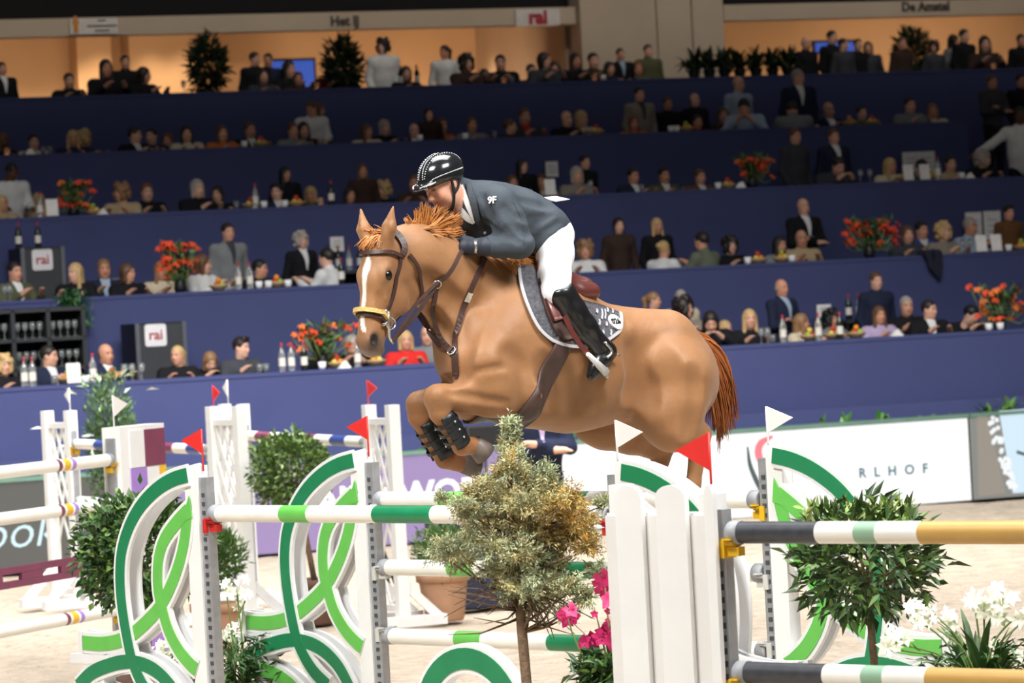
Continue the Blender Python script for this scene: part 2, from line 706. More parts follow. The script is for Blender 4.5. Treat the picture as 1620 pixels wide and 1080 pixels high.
t, u0, u1 = led(-260, 255, 'dark grey lit board with white handwriting ending in ook, at far left', M_L_GREY)
letters(t, 'ook', 88, 838, .50, M_L_CYAN, align='RIGHT', bold=-.004, shear=.25)
t, u0, u1 = led(258, 872, 'purple lit board with white capitals reading AND WORLD behind the jump', M_L_PURPLE)
letters(t, 'AND WORLD', 664, 783, .37, M_L_LET, bold=.012)
t, u0, u1 = led(875, 1536, 'white lit board with red and black ribbon emblem and letters RLHOF', M_L_WHITE)
letters(t, 'RLHOF', 1413, 745, .15, M_L_INK, spacing=2.3, bold=.004)
for pts, m, w in ((((1182, 706), (1186, 735), (1196, 760), (1203, 775), (1201, 792)), M_L_BLACK, (.02, .05, .06, .06, .07)),
                  (((1222, 690), (1204, 700), (1199, 716), (1206, 735), (1216, 752), (1224, 770)), M_L_RED, (.03, .08, .09, .08, .06, .03)),
                  (((1228, 700), (1222, 716), (1228, 740), (1238, 760)), M_L_GREEN, (.03, .06, .05, .03))):
    mb = MB()
    q = []
    for px, py in pts:
        u, z = on_v(px, py, 0)
        q.append((u - (u0 + u1) / 2, z))
    ln = smooth_line(q, 20)
    ws = np.interp(np.linspace(0, 1, 21), np.linspace(0, 1, len(w)), w)
    mb.band(ln, list(ws), -.006, -.012).build('emblem_ribbon', m, t)
t, u0, u1 = led(1538, 2100, 'grey lit board with jewelled strip and pale blue picture, at far right', M_L_PIC)
um = (u0 + u1) / 2


def pic(poly, m, y, name):
    MB().prism([(on_v(a, b, 0)[0] - um, on_v(a, b, 0)[1]) for a, b in poly], y, y - .004).build(name, m, t)


M_L_BRN = mat('lit_taupe_print', (150, 142, 132), .4, emit=1.0, noise=0)
pic([(1548, 785), (1590, 780), (1560, 652), (1545, 654)], M_L_BRN, -.007, 'print_strip')
pic([(1602, 780), (1680, 775), (1680, 642), (1580, 650)], M_L_BLUE, -.007, 'print_panel')
M_L_DOT = mat('lit_white_jewels', (236, 240, 240), .4, emit=1.0, noise=.3, scale=60)
mb = MB()
for k in range(46):
    f = RNG.random()
    a = 1566 + f * 36 + RNG.uniform(-8, 8)
    b = 656 + f * 122
    u, z = on_v(a, b, 0)
    mb.ico((u - um, -.014, z), (.028, .008, .028), 6, 4)
tag(mb.build('jewel_print', M_L_DOT, t), kind='stuff')
pic([(1608, 712), (1640, 722), (1640, 727), (1607, 717)], M_L_BLACK, -.012, 'print_stroke')


# ------------------------------------------------------------------ signs on the fascia
M_RED_INK = mat('red_sign_ink', (170, 40, 50), .5)
M_DKINK = mat('dark_sign_ink', (70, 62, 58), .5)
M_SIGN = mat('white_sign_board', (214, 206, 200), .5)


def fsign(name, px0, px1, py0, py1, label):
    a = on_v(px0, py1, VF - .03)
    b = on_v(px1, py0, VF - .03)
    t = sframe(name, (a[0] + b[0]) / 2, VF - .03, (a[1] + b[1]) / 2, label, 'sign')
    MB().box((0, 0, 0), (b[0] - a[0], .05, abs(b[1] - a[1]))).build('sign_board', M_SIGN, t)
    return t


t = fsign('fascia_sign', 816, 884, 14, 42, 'white fascia sign with red lettering rai above the hall')
letters(t, 'rai', 850, 28, .30, M_RED_INK, VF - .03, y=-.03, bold=.016)
t = fsign('fascia_sign', 111, 185, 28, 55, 'pale fascia sign with orange figure emblem and small print, far left')
a = on_v(119, 42, VF - .03)
p = t.matrix_basis.inverted() @ S(a[0], VF - .03, a[1])
mb = MB()
mb.box((p.x, -.03, p.z - .04), (.07, .01, .12)).box((p.x, -.03, p.z + .06), (.1, .01, .08)).ico((p.x, -.03, p.z + .12), (.035, .008, .035))
mb.build('emblem', mat('orange_emblem', (200, 130, 50), .5), t)
for k, (w, dz) in enumerate(((.12, .08), (.45, 0), (.22, -.07))):
    MB().box((p.x + .40, -.03, p.z + dz), (w, .01, .022)).build('print_line', M_DKINK, t)
for body, px, py, lab in (('Het IJ', 545, 34, 'dark letters Het IJ on the cream fascia over the bar'),
                          ('De Amstel', 1464, 11, 'dark letters De Amstel on the cream fascia at right')):
    u, z = on_v(px, py, VF)
    t = sframe('fascia_lettering', u, VF - .012, z, lab, 'lettering')
    o = put('letters', text_mesh(body, .20, bold=.010), t, M_DKINK)
# blue screens in the hall
M_BLUESCR = mat('lit_blue_screen', (70, 110, 220), .4, emit=.55, noise=.5, scale=14)
for px0, px1, py0, py1, lab in ((429, 496, 95, 142, 'glowing blue screen behind standing guests near the tall plant'),
                                (1291, 1352, 66, 82, 'glowing blue screen behind guests at right of gallery')):
    a, b = on_v(px0, py1, VB - 1.2), on_v(px1, py0, VB - 1.2)
    t = sframe('wall_screen', (a[0] + b[0]) / 2, VB - 1.2, zfl, lab, 'screen')
    zc = (a[1] + b[1]) / 2 - zfl
    MB().box((0, .05, zc), (b[0] - a[0] + .08, .06, b[1] - a[1] + .08)).build('casing', M_BLACK, t)
    MB().box((0, .015, zc), (b[0] - a[0], .02, b[1] - a[1])).build('panel', M_BLUESCR, t)
    MB().box((0, .07, zc / 2), (.08, .05, zc)).build('stand', M_BLACK, t)


# ------------------------------------------------------------------ cabinets with the rai plate, shelf unit
M_CAB = mat('dark_cabinet', (52, 54, 58), .5)
M_CABS = mat('cabinet_edge_metal', (120, 124, 130), .35, metal=.6)
M_PLATE = mat('white_plate', (236, 232, 234), .45)


def rai_cabinet(px0, px1, pytop, tier, dv, label, plate):
    v = TIER[tier][0] + dv
    a, b = on_v(px0, pytop, v), on_v(px1, pytop, v)
    z0 = FLZ[tier]
    t = sframe('cabinet', (a[0] + b[0]) / 2, v, z0, label, 'cabinet')
    w, h = b[0] - a[0], (a[1] + b[1]) / 2 - z0
    MB().box((0, .3, h / 2), (w, .6, h)).build('body', M_BLACK, t)
    MB().box((0, -.012, h / 2), (w - .1, .03, h - .04)).build('door', M_CAB, t)
    for sx in (-1, 1):
        MB().box((sx * (w / 2 - .025), -.015, h / 2), (.045, .04, h)).build('edge_strip', M_CABS, t)
    pu, pz = on_v(plate[0], plate[1], v)
    pu -= (a[0] + b[0]) / 2
    pz -= z0
    mb = MB()
    s = .125
    poly = [(pu + (s - .03) * sx + .03 * math.cos(an), pz + (s - .03) * sz + .03 * math.sin(an)) for (sx, sz, a0) in ((1, 1, 0), (-1, 1, 90), (-1, -1, 180), (1, -1, 270)) for an in [R(a0 + q) for q in (0, 30, 60, 90)]]
    mb.prism(poly[::-1], -.035, -.028)
    mb.build('plate', M_PLATE, t)
    o = put('lettering', text_mesh('rai', .16, bold=.003), t, M_RED_INK)
    o.location = (pu, -.038, pz)
    return t, h


cabA, hA = rai_cabinet(31, 101, 391, 1, 2.3, 'dark cabinet with white rai plate in the second row, bottles on top', (66, 411))
cabB, hB = rai_cabinet(212, 293, 510, 0, 2.3, 'dark cabinet with white rai plate standing behind the front row', (245, 530))
v = TIER[0][0] + 2.5
a, b = on_v(-40, 487, v), on_v(134, 487, v)
SHU = sframe('shelf_unit', (a[0] + b[0]) / 2, v, FLZ[0], 'black open shelf unit filled with glasses, front row far left', 'shelf')
SW, SHH = b[0] - a[0], (a[1] + b[1]) / 2 - FLZ[0]
M_SHELF = mat('black_shelf_board', (44, 46, 50), .6)
MB().box((0, .4, SHH / 2), (SW, .02, SHH)).build('back_board', mat('shelf_back', (16, 16, 20), .8), SHU)
SHELF_Z = []
for k in range(4):
    zz = SHH - .03 - k * .33
    SHELF_Z.append(zz)
    MB().box((0, .2, zz), (SW, .4, .04)).build('shelf_board', M_SHELF, SHU)
SHELF_X = [-SW / 2 + .02 + (SW - .04) * k / 3 for k in range(4)]
for k in range(4):
    MB().box((SHELF_X[k], .2, SHH / 2), (.045, .4, SHH)).build('upright', M_SHELF, SHU)
# ================================================================== THE JUMPS
M_DG = mat('dark_green_paint', (30, 128, 82), .35, noise=.07, scale=12)
M_LG = mat('light_green_paint', (104, 190, 84), .38, noise=.06, scale=12)
M_POLEW = mat('pole_white_paint', (240, 238, 230), .35, noise=.04, scale=6)
M_POLEK = mat('pole_charcoal_paint', (58, 60, 66), .42, noise=.25, scale=25)
M_POLEG = mat('pole_gold_paint', (196, 156, 84), .4, noise=.06)
M_POLES = mat('pole_sage_paint', (142, 178, 150), .4, noise=.06)
M_MAROON = mat('maroon_paint', (122, 58, 84), .4, noise=.08)
M_LILAC = mat('lilac_paint', (164, 128, 206), .4, noise=.08)
M_YEL = mat('yellow_paint', (232, 184, 48), .4, noise=.08)
M_NAVY = mat('navy_paint', (56, 74, 140), .4, noise=.08)
M_CAP = mat('grey_rubber_cap', (150, 152, 156), .5)
M_CUPR = mat('red_cup_plastic', (206, 44, 40), .4)
M_CUPY = mat('yellow_cup_plastic', (226, 180, 30), .4)
M_CUPW = mat('pale_cup_plastic', (206, 206, 200), .4)
M_FLAGR = mat('red_flag_plastic', (226, 48, 44), .45, noise=.04)
M_FLAGW = mat('white_flag_plastic', (236, 232, 226), .45, noise=.04)
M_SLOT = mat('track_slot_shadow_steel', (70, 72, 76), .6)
M_WOODW = mat('off_white_board', (230, 228, 224), .6, noise=.04, scale=4)  # slightly greyer white for the picket backing board


def pole(p0, p1, bands, label, group=None, r=.043, cap=.055, capm=None):
    """bands: list of (t_end, material); the pole is one mesh, its rubber ends are parts"""
    p0, p1 = Vector(p0), Vector(p1)
    d = p1 - p0
    o = empty('jump_pole', p0, 0, label, 'pole', group)
    o.rotation_euler = d.to_track_quat('X', 'Z').to_euler()
    Ln = d.length
    ms = []
    mb = MB()
    t0 = 0
    for t1, m in bands:
        if m not in ms:
            ms.append(m)
        mb.tube([(t0 * Ln, 0, 0), (t1 * Ln, 0, 0)], r, 24, caps=False, mi=ms.index(m))
        t0 = t1
    mb.build('shaft', ms, o)
    for x in (0, Ln):
        sx = -1 if x == 0 else 1
        c = MB()
        c.tube([(x - sx * cap, 0, 0), (x - sx * .004, 0, 0), (x + sx * .006, 0, 0)], [r + .0025, r + .0025, r - .006], 24)
        c.build('end_cap', capm or M_CAP, o)
    return o


def zrot(e):
    return math.atan2(e.y, e.x)


# ---- oxer geometry from its poles
ZA = 1.45
Al, Ar = at_z(338, 812, ZA), at_z(966, 815, ZA)
eA = (Al - Ar)
eA.z = 0
eA.normalize()
ZB = 1.437
Bl, Br = at_z(600, 790, ZB), at_z(1204, 790, ZB)
eB = (Bl - Br)
eB.z = 0
eB.normalize()
P_AL = Vector((Al.x, Al.y, 0)) + eA * .045
P_BL = Vector((Bl.x, Bl.y, 0)) + eB * .045
P_AR = Vector((Ar.x, Ar.y, 0)) - eA * .045
P_BR = Vector((Br.x, Br.y, 0)) - eB * .045


def pl(px, py, P0, e):
    nrm = Vector((-e.y, e.x, 0))
    p = on_plane(px, py, P0, nrm)
    return ((p - P0).dot(e), p.z)


c4 = lambda L: [pl(120 + x / 3, 720 + y / 3, P_AL, eA) for x, y in L]
c2 = lambda L: [pl(300 + x / 2.16, 580 + y / 2.16, P_BL, eB) for x, y in L]
ARC_D = c4([(566, 90), (500, 110), (430, 151), (362, 216), (312, 290), (277, 370), (254, 460), (247, 560), (251, 660), (263, 760), (282, 870), (302, 960), (335, 1045), (385, 1130), (450, 1200)])
ARC_L1 = c4([(566, 258), (510, 318), (458, 390), (430, 470), (422, 560), (427, 650), (445, 730), (475, 830), (522, 920), (575, 985), (606, 1012)])
ARC_L2 = c4([(562, 258), (556, 340), (543, 430), (517, 530), (480, 625), (432, 715), (370, 785), (300, 845), (230, 878), (150, 890), (65, 884)])
RING = c2([(200, 1012), (245, 970), (300, 945), (375, 930), (455, 950), (520, 1005), (562, 1075), (590, 1150)])
RING2 = c2([(205, 1030), (265, 1030), (325, 1052), (375, 1090), (425, 1150)])
Z_TOP = pl(310, 736, P_AL, eA)[1]
S_OUT = ARC_L2[-1][0]


def arc_standard():
    t = empty('jump_standard')
    MB().box((.082, 0, Z_TOP / 2), (.10, .075, Z_TOP)).build('post', M_WHITE, t)
    MB().box((0, 0, (Z_TOP - .06) / 2), (.06, .05, Z_TOP - .06)).build('track', M_GREYM, t)
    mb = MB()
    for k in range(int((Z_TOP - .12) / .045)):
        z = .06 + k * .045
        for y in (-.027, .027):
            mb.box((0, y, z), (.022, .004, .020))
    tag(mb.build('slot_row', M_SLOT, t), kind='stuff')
    for side in (1, -1):
        y0, y1 = side * .018, side * .044
        for nm, pts, m, dy in (('light_green_arc', ARC_L2, M_LG, 0), ('light_green_arc', ARC_L1, M_LG, .0012), ('dark_green_arc', ARC_D, M_DG, .0062),
                               ('dark_green_ring', RING, M_DG, .0028), ('light_green_ring', RING2, M_LG, .0006)):
            ln = smooth_line(pts, 44)
            y1b = y1 + side * dy
            mb = MB()
            mb.band(ln, .112, y0 + side * (dy * 2.2 + .0004), y1b)
            b = mb.build('arc_border', M_WHITE2, t)
            MB().band(ln, .074, y1b, y1b + side * .004).build(nm, m, b)
        # pointed top of the leaf
        a, bq = ARC_L1[0], ARC_L1[2]
        tip = [(a[0] - .016, a[1] + .075), (a[0] - .032, a[1] - .04), (a[0] + .062, a[1] - .06)]
        MB().prism(tip if side < 0 else tip[::-1], y1 + side * .0012, y1 + side * .0058).build('leaf_tip', M_LG, t)
        # tail board and its block
        MB().box((S_OUT + .02, (y0 + y1) / 2, ARC_L2[-1][1]), (.03, .03, .12)).build('tail_end', M_WHITE2, t)
    zt = ARC_L2[-1][1] - .055
    MB().box((S_OUT - .10, 0, zt / 2), (.12, .08, zt)).build('outer_post', M_WHITE, t)
    MB().box((S_OUT - .05, 0, zt - .03), (.32, .10, .05)).build('shelf', M_WHITE2, t)
    for x in (.06, S_OUT - .1):
        MB().box((x, 0, .03), (.12, .62, .06)).build('foot', M_WHITE2, t)
    MB().box((S_OUT / 2, 0, .09), (S_OUT - .05, .05, .08)).build('base_rail', M_WHITE2, t)
    return t


def flag(t, x, z, m, length=.165, h=.125, out=1, stick=.06, y=0):
    s = MB().tube([(x, y, z - .03), (x - .002 * out, y, z + stick + h)], .005, 8).build('flag_stick', m, t)
    zt = z + stick + h
    MB().prism([(x, zt), (x + out * length, zt - h * .45), (x, zt - h)][::-out], y - .003, y + .003).build('pennant', m, t)


def cup(t, z, m, r=.043, side=-1, x=0):
    """bracket and half-round trough under the pole end; side -1: towards the pole"""
    mb = MB()
    pts = []
    for k in range(9):
        a = R(200 + k * 17.5)
        pts.append((math.cos(a) * (r + .008), math.sin(a) * (r + .008)))
    for k in range(8):
        (y0, z0), (y1, z1) = pts[k], pts[k + 1]
        mb.bar((x + side * .07, (y0 + y1) / 2, z + (z0 + z1) / 2 - .0), (x + side * .03, (y0 + y1) / 2, z + (z0 + z1) / 2), .022, .008)
    mb.box((x + side * .05, 0, z - r - .03), (.07, .04, .035)).box((x + side * .012, 0, z - r - .02), (.03, .075, .07))
    return mb.build('cup', m, t)


ST = arc_standard()
for k, (P, e, m_f, cupm, zc, lab) in enumerate((
        (P_AL, eA, M_FLAGR, M_CUPR, [ZA], 'white jump standard with green arcs and red flag, nearest at left'),
        (P_BL, eB, M_FLAGR, M_CUPW, [1.437, 1.11, .785], 'white jump standard with green arcs and red flag, behind the front pole'),
        (P_AR, -eA, M_FLAGW, M_CUPR, [ZA], 'white jump standard with green arcs and white flag, behind the picket standard'),
        (P_BR, -eB, M_FLAGW, M_CUPY, [1.437, 1.11, .785], 'white jump standard with green arcs and white flag, behind the small round tree'))):
    t = ST if k == 0 else copy_tree(ST)
    STD = STD + [(t, P, e, m_f, cupm, zc)] if k else [(t, P, e, m_f, cupm, zc)]
    t.location = P
    t.rotation_euler.z = zrot(e)
    tag(t, lab, 'jump standard', 'green arc standards of the oxer')
for i, (t, P, e, m_f, cupm, zc) in enumerate(STD):
    flag(t, .02, Z_TOP, m_f)
    for q, z in enumerate(zc):
        cup(t, z, cupm if q == 0 else M_CUPW)

Wt, Lt, Dk = M_POLEW, M_LG, M_DG
pole(Al, Ar, [(.196, Wt), (.269, Lt), (.441, Wt), (.587, Dk), (.76, Wt), (.83, Lt), (1, Wt)], 'white jump pole with green bands, front top pole of the oxer')
fr = lambda px: (px - 600) / 604 * (1 + .18 * (1 - (px - 600) / 604))
PB = []
for zq, yl, yr, lab, cc in ((1.437, 790, 790, 'white jump pole with green bands, top pole at the back of the oxer', (695, 738, 835, 924)),
                            (1.11, 897, 906, 'white jump pole with green bands, middle pole at the back of the oxer', (703, 742, 868, 930)),
                            (.785, 1005, 1024, 'white jump pole with green bands, lowest pole at the back of the oxer', (708, 748, 850, 934))):
    p0 = Vector((Bl.x, Bl.y, on_plane(600, yl, P_BL, Vector((-eB.y, eB.x, 0))).z))
    p1 = Vector((Br.x, Br.y, on_plane(1204, yr, P_BL, Vector((-eB.y, eB.x, 0))).z))
    if zq == .785:
        p1.z = p0.z
    PB.append(p0.z)
    pole(p0, p1, [(fr(cc[0]), Wt), (fr(cc[1]), Lt), (fr(cc[2]), Wt), (fr(cc[3]), Dk), (1, Wt)], lab)

# half-round filler under the front pole
fx, fz = pl(745, 1040, P_AL, eA)
t = empty('jump_filler', P_AL + eA * fx, zrot(eA), 'green and white arch filler standing under the front pole', 'jump filler')
rr = .33
arch = [(rr * math.cos(a), fz - rr + rr * math.sin(a)) for a in [math.pi * k / 24 for k in range(25)]]
arch = [(rr, .0)] + arch + [(-rr, .0)]
MB().band(arch, .14, -.03, .03).build('arch_border', M_WHITE2, t)
for sd in (1, -1):
    MB().band(arch, .10, sd * .03, sd * .035).build('green_arch', M_DG, t)
MB().box((0, 0, .02), (.8, .3, .04)).build('base', M_WHITE2, t)

# ---- near vertical: picket standard with charcoal, white and gold poles
ZP = 1.486
Pl_ = at_depth(1156, 842, 14.5)
Pr_ = at_z(1700, 842, Pl_.z)
eP = (Pl_ - Pr_)
eP.z = 0
eP.normalize()
P_P = Vector((Pl_.x, Pl_.y, 0)) + eP * .035
Pr_ = Pl_ - eP * 3.0
pk = lambda px, py: pl(px, py, P_P, eP)
t = empty('jump_standard', P_P, zrot(eP), 'white picket jump standard with red flag, nearest the camera', 'jump standard')
zpt = pk(1010, 766)[1]
sL = pk(973, 800)[0]
MB().box((.055, -.01, zpt / 2 - .02), (.07, .09, zpt - .04)).build('post', M_WHITE, t)
MB().box((sL - .03, -.01, zpt / 2 - .0), (.06, .09, zpt)).build('post', M_WHITE, t)
MB().box((0, .0, (zpt - .10) / 2), (.045, .05, zpt - .10)).build('track', M_GREYM, t)
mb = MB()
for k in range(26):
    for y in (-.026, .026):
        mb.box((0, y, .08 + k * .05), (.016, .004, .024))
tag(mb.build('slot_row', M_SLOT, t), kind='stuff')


def picket(x0, x1, zt):
    w = abs(x1 - x0)
    c = (x0 + x1) / 2
    poly = [(c - w / 2, .08), (c + w / 2, .08)] + [(c + w / 2 * math.cos(R(a)), zt - .05 + .05 * math.sin(R(a))) for a in range(0, 181, 20)]
    MB().prism(poly, .045, .07).build('picket', M_WHITE, t)


for a, b in ((1133, 1147), (1056, 1103), (992, 1033)):
    picket(pk(a, 830)[0], pk(b, 830)[0], zpt)
ztop = pk(1040, 810)[1]
MB().box((sL / 2 + .02, .0, ztop - .03), (sL, .06, .06)).build('rail', M_WHITE, t)
MB().box((sL / 2 + .02, .0, .13), (sL, .06, .07)).build('rail', M_WHITE, t)
MB().box((sL / 2 + .02, .034, ztop / 2 + .06), (sL, .016, ztop - .14)).build('backing_board', M_WOODW, t)
for x in (.05, sL - .03):
    MB().box((x, 0, .03), (.1, .6, .06)).build('foot', M_WHITE2, t)
flag(t, .05, zpt - .03, M_FLAGR, length=.17, h=.15, stick=.08)
cup(t, Pl_.z, M_CUPY)
bd = [(.145, M_POLEK), (.206, Wt), (.239, M_POLES), (.304, Wt), (.70, M_POLEG), (.76, Wt), (.79, M_POLES), (.85, Wt), (1, M_POLEK)]
pole(Pl_, Pr_, bd, 'charcoal, white and gold jump pole, upper of the two at right')
zl = on_plane(1168, 1063, P_P, Vector((-eP.y, eP.x, 0))).z
a = Vector((Pl_.x, Pl_.y, zl))
b = Vector((Pr_.x, Pr_.y, zl))
pole(a, b, bd, 'charcoal, white and gold jump pole, lower of the two at right')
cup(t, zl, M_CUPY)


# ---- white lattice standards and purple fence at the left
def clip(p, d, w, h):
    t0, t1 = -9, 9
    for q, e, lo, hi in ((p[0], d[0], 0, w), (p[1], d[1], 0, h)):
        if abs(e) < 1e-9:
            continue
        a, b = (lo - q) / e, (hi - q) / e
        t0, t1 = max(t0, min(a, b)), min(t1, max(a, b))
    return t0, t1


def lattice_standard(P, e, H, width, label, fl, zc, cupm=M_CUPW, flip=1):
    t = empty('jump_standard', P, zrot(e), label, 'jump standard', 'white lattice standards')
    MB().box((.035, 0, H / 2), (.09, .09, H)).build('post', M_WHITE, t)
    MB().box((width, 0, H / 2), (.09, .09, H)).build('post', M_WHITE, t)
    MB().box((-.018, 0, H / 2 - .05), (.02, .05, H - .25)).build('track', M_GREYM, t)
    for z in (H - .13, .85, .14):
        MB().box((width / 2 + .02, 0, z), (width, .055, .05)).build('rail', M_WHITE, t)
    w = width - .10
    for z0, hh, step in ((.88, H - .13 - .88, .26), (.17, .66, .66)):
        for sg in (1, -1):
            d = Vector((.45 * sg, .89))
            d.normalize()
            k = -hh
            while k < hh * 2:
                p = (w / 2, k)
                t0, t1 = clip(p, d, w, hh)
                if t1 - t0 > .06:
                    a = (p[0] + d.x * t0 + .085, sg * .008, z0 + p[1] + d.y * t0)
                    b = (p[0] + d.x * t1 + .085, sg * .008, z0 + p[1] + d.y * t1)
                    MB().bar(a, b, .032, .010, up=(0, 1, 0)).build('slat', M_WHITE, t)
                k += step
    for x in (.035, width):
        MB().box((x, 0, .04), (.10, .7, .08)).build('foot', M_WHITE2, t)
        MB().bar((x, .3, .06), (x, .03, .32), .07, .03, up=(1, 0, 0)).build('brace', M_WHITE2, t)
    if fl:
        flag(t, *fl)
    for z in zc:
        cup(t, z, cupm)
    return t


def seg(pxl, pyl, dl, pxr, pyr, dr):
    a, b = at_depth(pxl, pyl, dl), at_depth(pxr, pyr, dr)
    e = (a - b)
    e.z = 0
    e.normalize()
    return a, b, e


G = lambda p: Vector((p.x, p.y, 0))
x0, x1, eX = seg(120, 702, 32.6, 332, 711, 30.4)
y0, y1, eY = seg(392, 689, 31.8, 580, 699, 29.3)
hx = on_plane(100, 650, x0, Vector((0, 1, 0))).z
hy = on_plane(612, 638, y1, Vector((0, 1, 0))).z
lattice_standard(G(x0) + eX * .05, eX, hx, .52, 'white lattice jump standard with white flag, leftmost', (.03, hx, M_FLAGW, .10, .14, 1), [x0.z, x0.z - .5], M_CUPY)
lattice_standard(G(x1) - eX * .05, -eX, hx + .02, .5, 'white lattice jump standard with red flag, left of the round bush', (.06, hx, M_FLAGR, .12, .13, 1), [x1.z])
lattice_standard(G(y0) + eY * .05, eY, hy, .5, 'white lattice jump standard with white flag, right beside the round bush', (.40, hy, M_FLAGW, .12, .15, 1), [y0.z])
lattice_standard(G(y1) - eY * .05, -eY, hy, .52, 'white lattice jump standard with red flag, behind the horse forelegs', (.03, hy, M_FLAGR, .2, .13, 1), [y1.z])
Nv, Mr = M_NAVY, M_MAROON
pole(x0, x1, [(.17, Wt), (.33, Nv), (.45, Wt), (.52, Mr), (.62, Wt), (.76, Mr), (.86, Wt), (.95, Nv), (1, Wt)], 'white pole with navy and maroon bands, upper pole at far left')
d = Vector((0, 0, -.5))
pole(x0 + d, x1 + d, [(.17, Wt), (.33, Nv), (.45, Wt), (.58, Mr), (.70, Wt), (.82, Mr), (.92, Wt), (1, Nv)], 'white pole with navy and maroon bands, lower pole at far left')
pole(y0, y1, [(.10, Wt), (.22, Mr), (.5, Wt), (.61, Mr), (.74, Wt), (.86, Nv), (1, Wt)], 'white pole with maroon and navy bands above the round bush')

# block standard with coloured panels, and the pale poles running out of the frame at left
f1 = at_depth(174, 727, 25.5)
f0 = at_depth(0, 748, 24.2)
eF = (f1 - f0)
eF.z = 0
eF.normalize()
f0 = f1 - eF * 3.0
PF = G(f1) + eF * .05
hF = on_plane(176, 676, PF, Vector((0, 1, 0))).z
t = empty('jump_standard', PF, zrot(eF), 'block jump standard with maroon, lilac and white panels and white flag', 'jump standard')
BW = .62
MB().box((BW / 2 - .02, 0, hF / 2), (BW, .14, hF)).build('block', M_WHITE, t)
MB().box((-.028, 0, hF / 2 + .1), (.02, .07, hF - .35)).build('track', M_GREYM, t)
zs = [hF - .03, hF - .29, hF - .48, .9, .5, .06]
cells = [(.10, .30, 0, 1, M_WHITE2), (.30, BW - .03, 0, 1, M_MAROON), (.10, .32, 1, 2, M_LILAC), (.32, BW - .13, 1, 2, M_WHITE2), (BW - .12, BW - .03, 1, 2, M_YEL),
         (.14, .36, 2, 4, M_WHITE2), (.36, BW - .03, 2, 4, M_MAROON), (.14, BW - .03, 4, 5, M_LILAC)]
for xa, xb, i, j, m in cells:
    for sd in (1, -1):
        MB().box(((xa + xb) / 2, sd * .073, (zs[i] + zs[j]) / 2), (xb - xa, .008, zs[i] - zs[j] - .006)).build('panel', m, t)
flag(t, .03, hF, M_FLAGW, .2, .15, 1, .07)
for x in (.05, BW - .06):
    MB().box((x, 0, .03), (.1, .6, .06)).build('foot', M_WHITE2, t)
nF = Vector((-eF.y, eF.x, 0))
zq = [f1.z, on_plane(174, 797, f1, nF).z, on_plane(174, 966, f1, nF).z]
for q, z in enumerate(zq):
    cup(t, z, M_CUPY)
    a, b = Vector((f1.x, f1.y, z)), Vector((f0.x, f0.y, z))
    pole(a, b, [(.172, Wt), (.188, M_LILAC), (.197, Wt), (.222, M_YEL), (.232, Wt), (.247, Mr), (.7, Wt), (.725, Mr), (.76, M_YEL), (1, Wt)],
         'pale pole with maroon, yellow and lilac rings, %s at far left' % ('uppermost', 'middle one', 'lowest')[q])
zk = on_plane(140, 893, f1, nF).z
a, b = Vector((f1.x, f1.y, zk)) - eF * .12, Vector((f0.x, f0.y, zk))
d = (b - a)
o = empty('jump_plank', a, zrot(d), 'maroon slotted plank hanging between the pale poles at left', 'plank')
mb = MB()
Lk = d.length
hh = .135
cuts = [0, .08, .24, .60, .95, 1.3, 1.65, 2.0, 2.35, Lk]
mb.box((Lk / 2, 0, hh / 2 - .022), (Lk, .03, .045)).box((Lk / 2, 0, -hh / 2 + .022), (Lk, .03, .045))
for i in range(0, len(cuts) - 1, 2):
    pass
xs = [(0, .16), (.34, .62), (.86, 1.12), (1.36, 1.62), (1.86, 2.12), (2.36, Lk)]
for xa, xb in xs:
    mb.box(((xa + xb) / 2, 0, 0), (xb - xa, .03, .05))
mb.build('board', M_MAROON, o)
for x in (.03, Lk - .03):
    MB().box((x, 0, hh / 2 + .03), (.04, .02, .07)).build('hanger', M_GREYM, o)
# ================================================================== THE HORSE
HYAW = R(30)
HF = Vector((-math.cos(HYAW), -math.sin(HYAW), 0))   # the way it jumps
HL = Vector((-HF.y, HF.x, 0))                         # its left, towards us
HO = Vector((.21, 18.1, 0))
HM = Matrix(((HF.x, HL.x, 0, HO.x), (HF.y, HL.y, 0, HO.y), (0, 0, 1, 0), (0, 0, 0, 1)))
HMI = HM.inverted()


def hp(px, py, lat=0.0):
    """picture point on the plane lat metres left of the horse's middle, in the horse frame"""
    p = on_plane(px, py, HO + HL * lat, HL)
    q = HMI @ p
    return np.array((q.x, q.y, q.z))


YL = (0, 1, 0)
# ---- head frame: turned a little more to us, nose down
HT = R(16)
fh = np.array((math.cos(HT), math.sin(HT), 0))
lh = np.array((-math.sin(HT), math.cos(HT), 0))
TI = R(11)
ha = fh * math.sin(TI) + np.array((0, 0, -math.cos(TI)))
hn = fh * math.cos(TI) + np.array((0, 0, math.sin(TI)))
HA = hp(579, 436, .10)
HS = .95


def hd(t, n, w=0.0):
    return HA + HS * (ha * (t - .2) + hn * n + lh * w)


HMAT = np.stack([ha, hn, lh], 1)

F = Field((-1.75, -.50, .90), (1.45, .52, 3.0), .0095)
# barrel, loin, croup
F.chain([(hp(822, 548), .365), (hp(862, 560), .345), (hp(905, 573), .315), (hp(950, 577), .275), (hp(995, 578), .255), (hp(1040, 590), .255), (hp(1070, 602), .22)], .06, YL, .84)
F.cone(hp(770, 545), hp(822, 548), .25, .345, .09, YL, .82)
F.ell(hp(900, 580), (.30, .30, .29), None, .08)
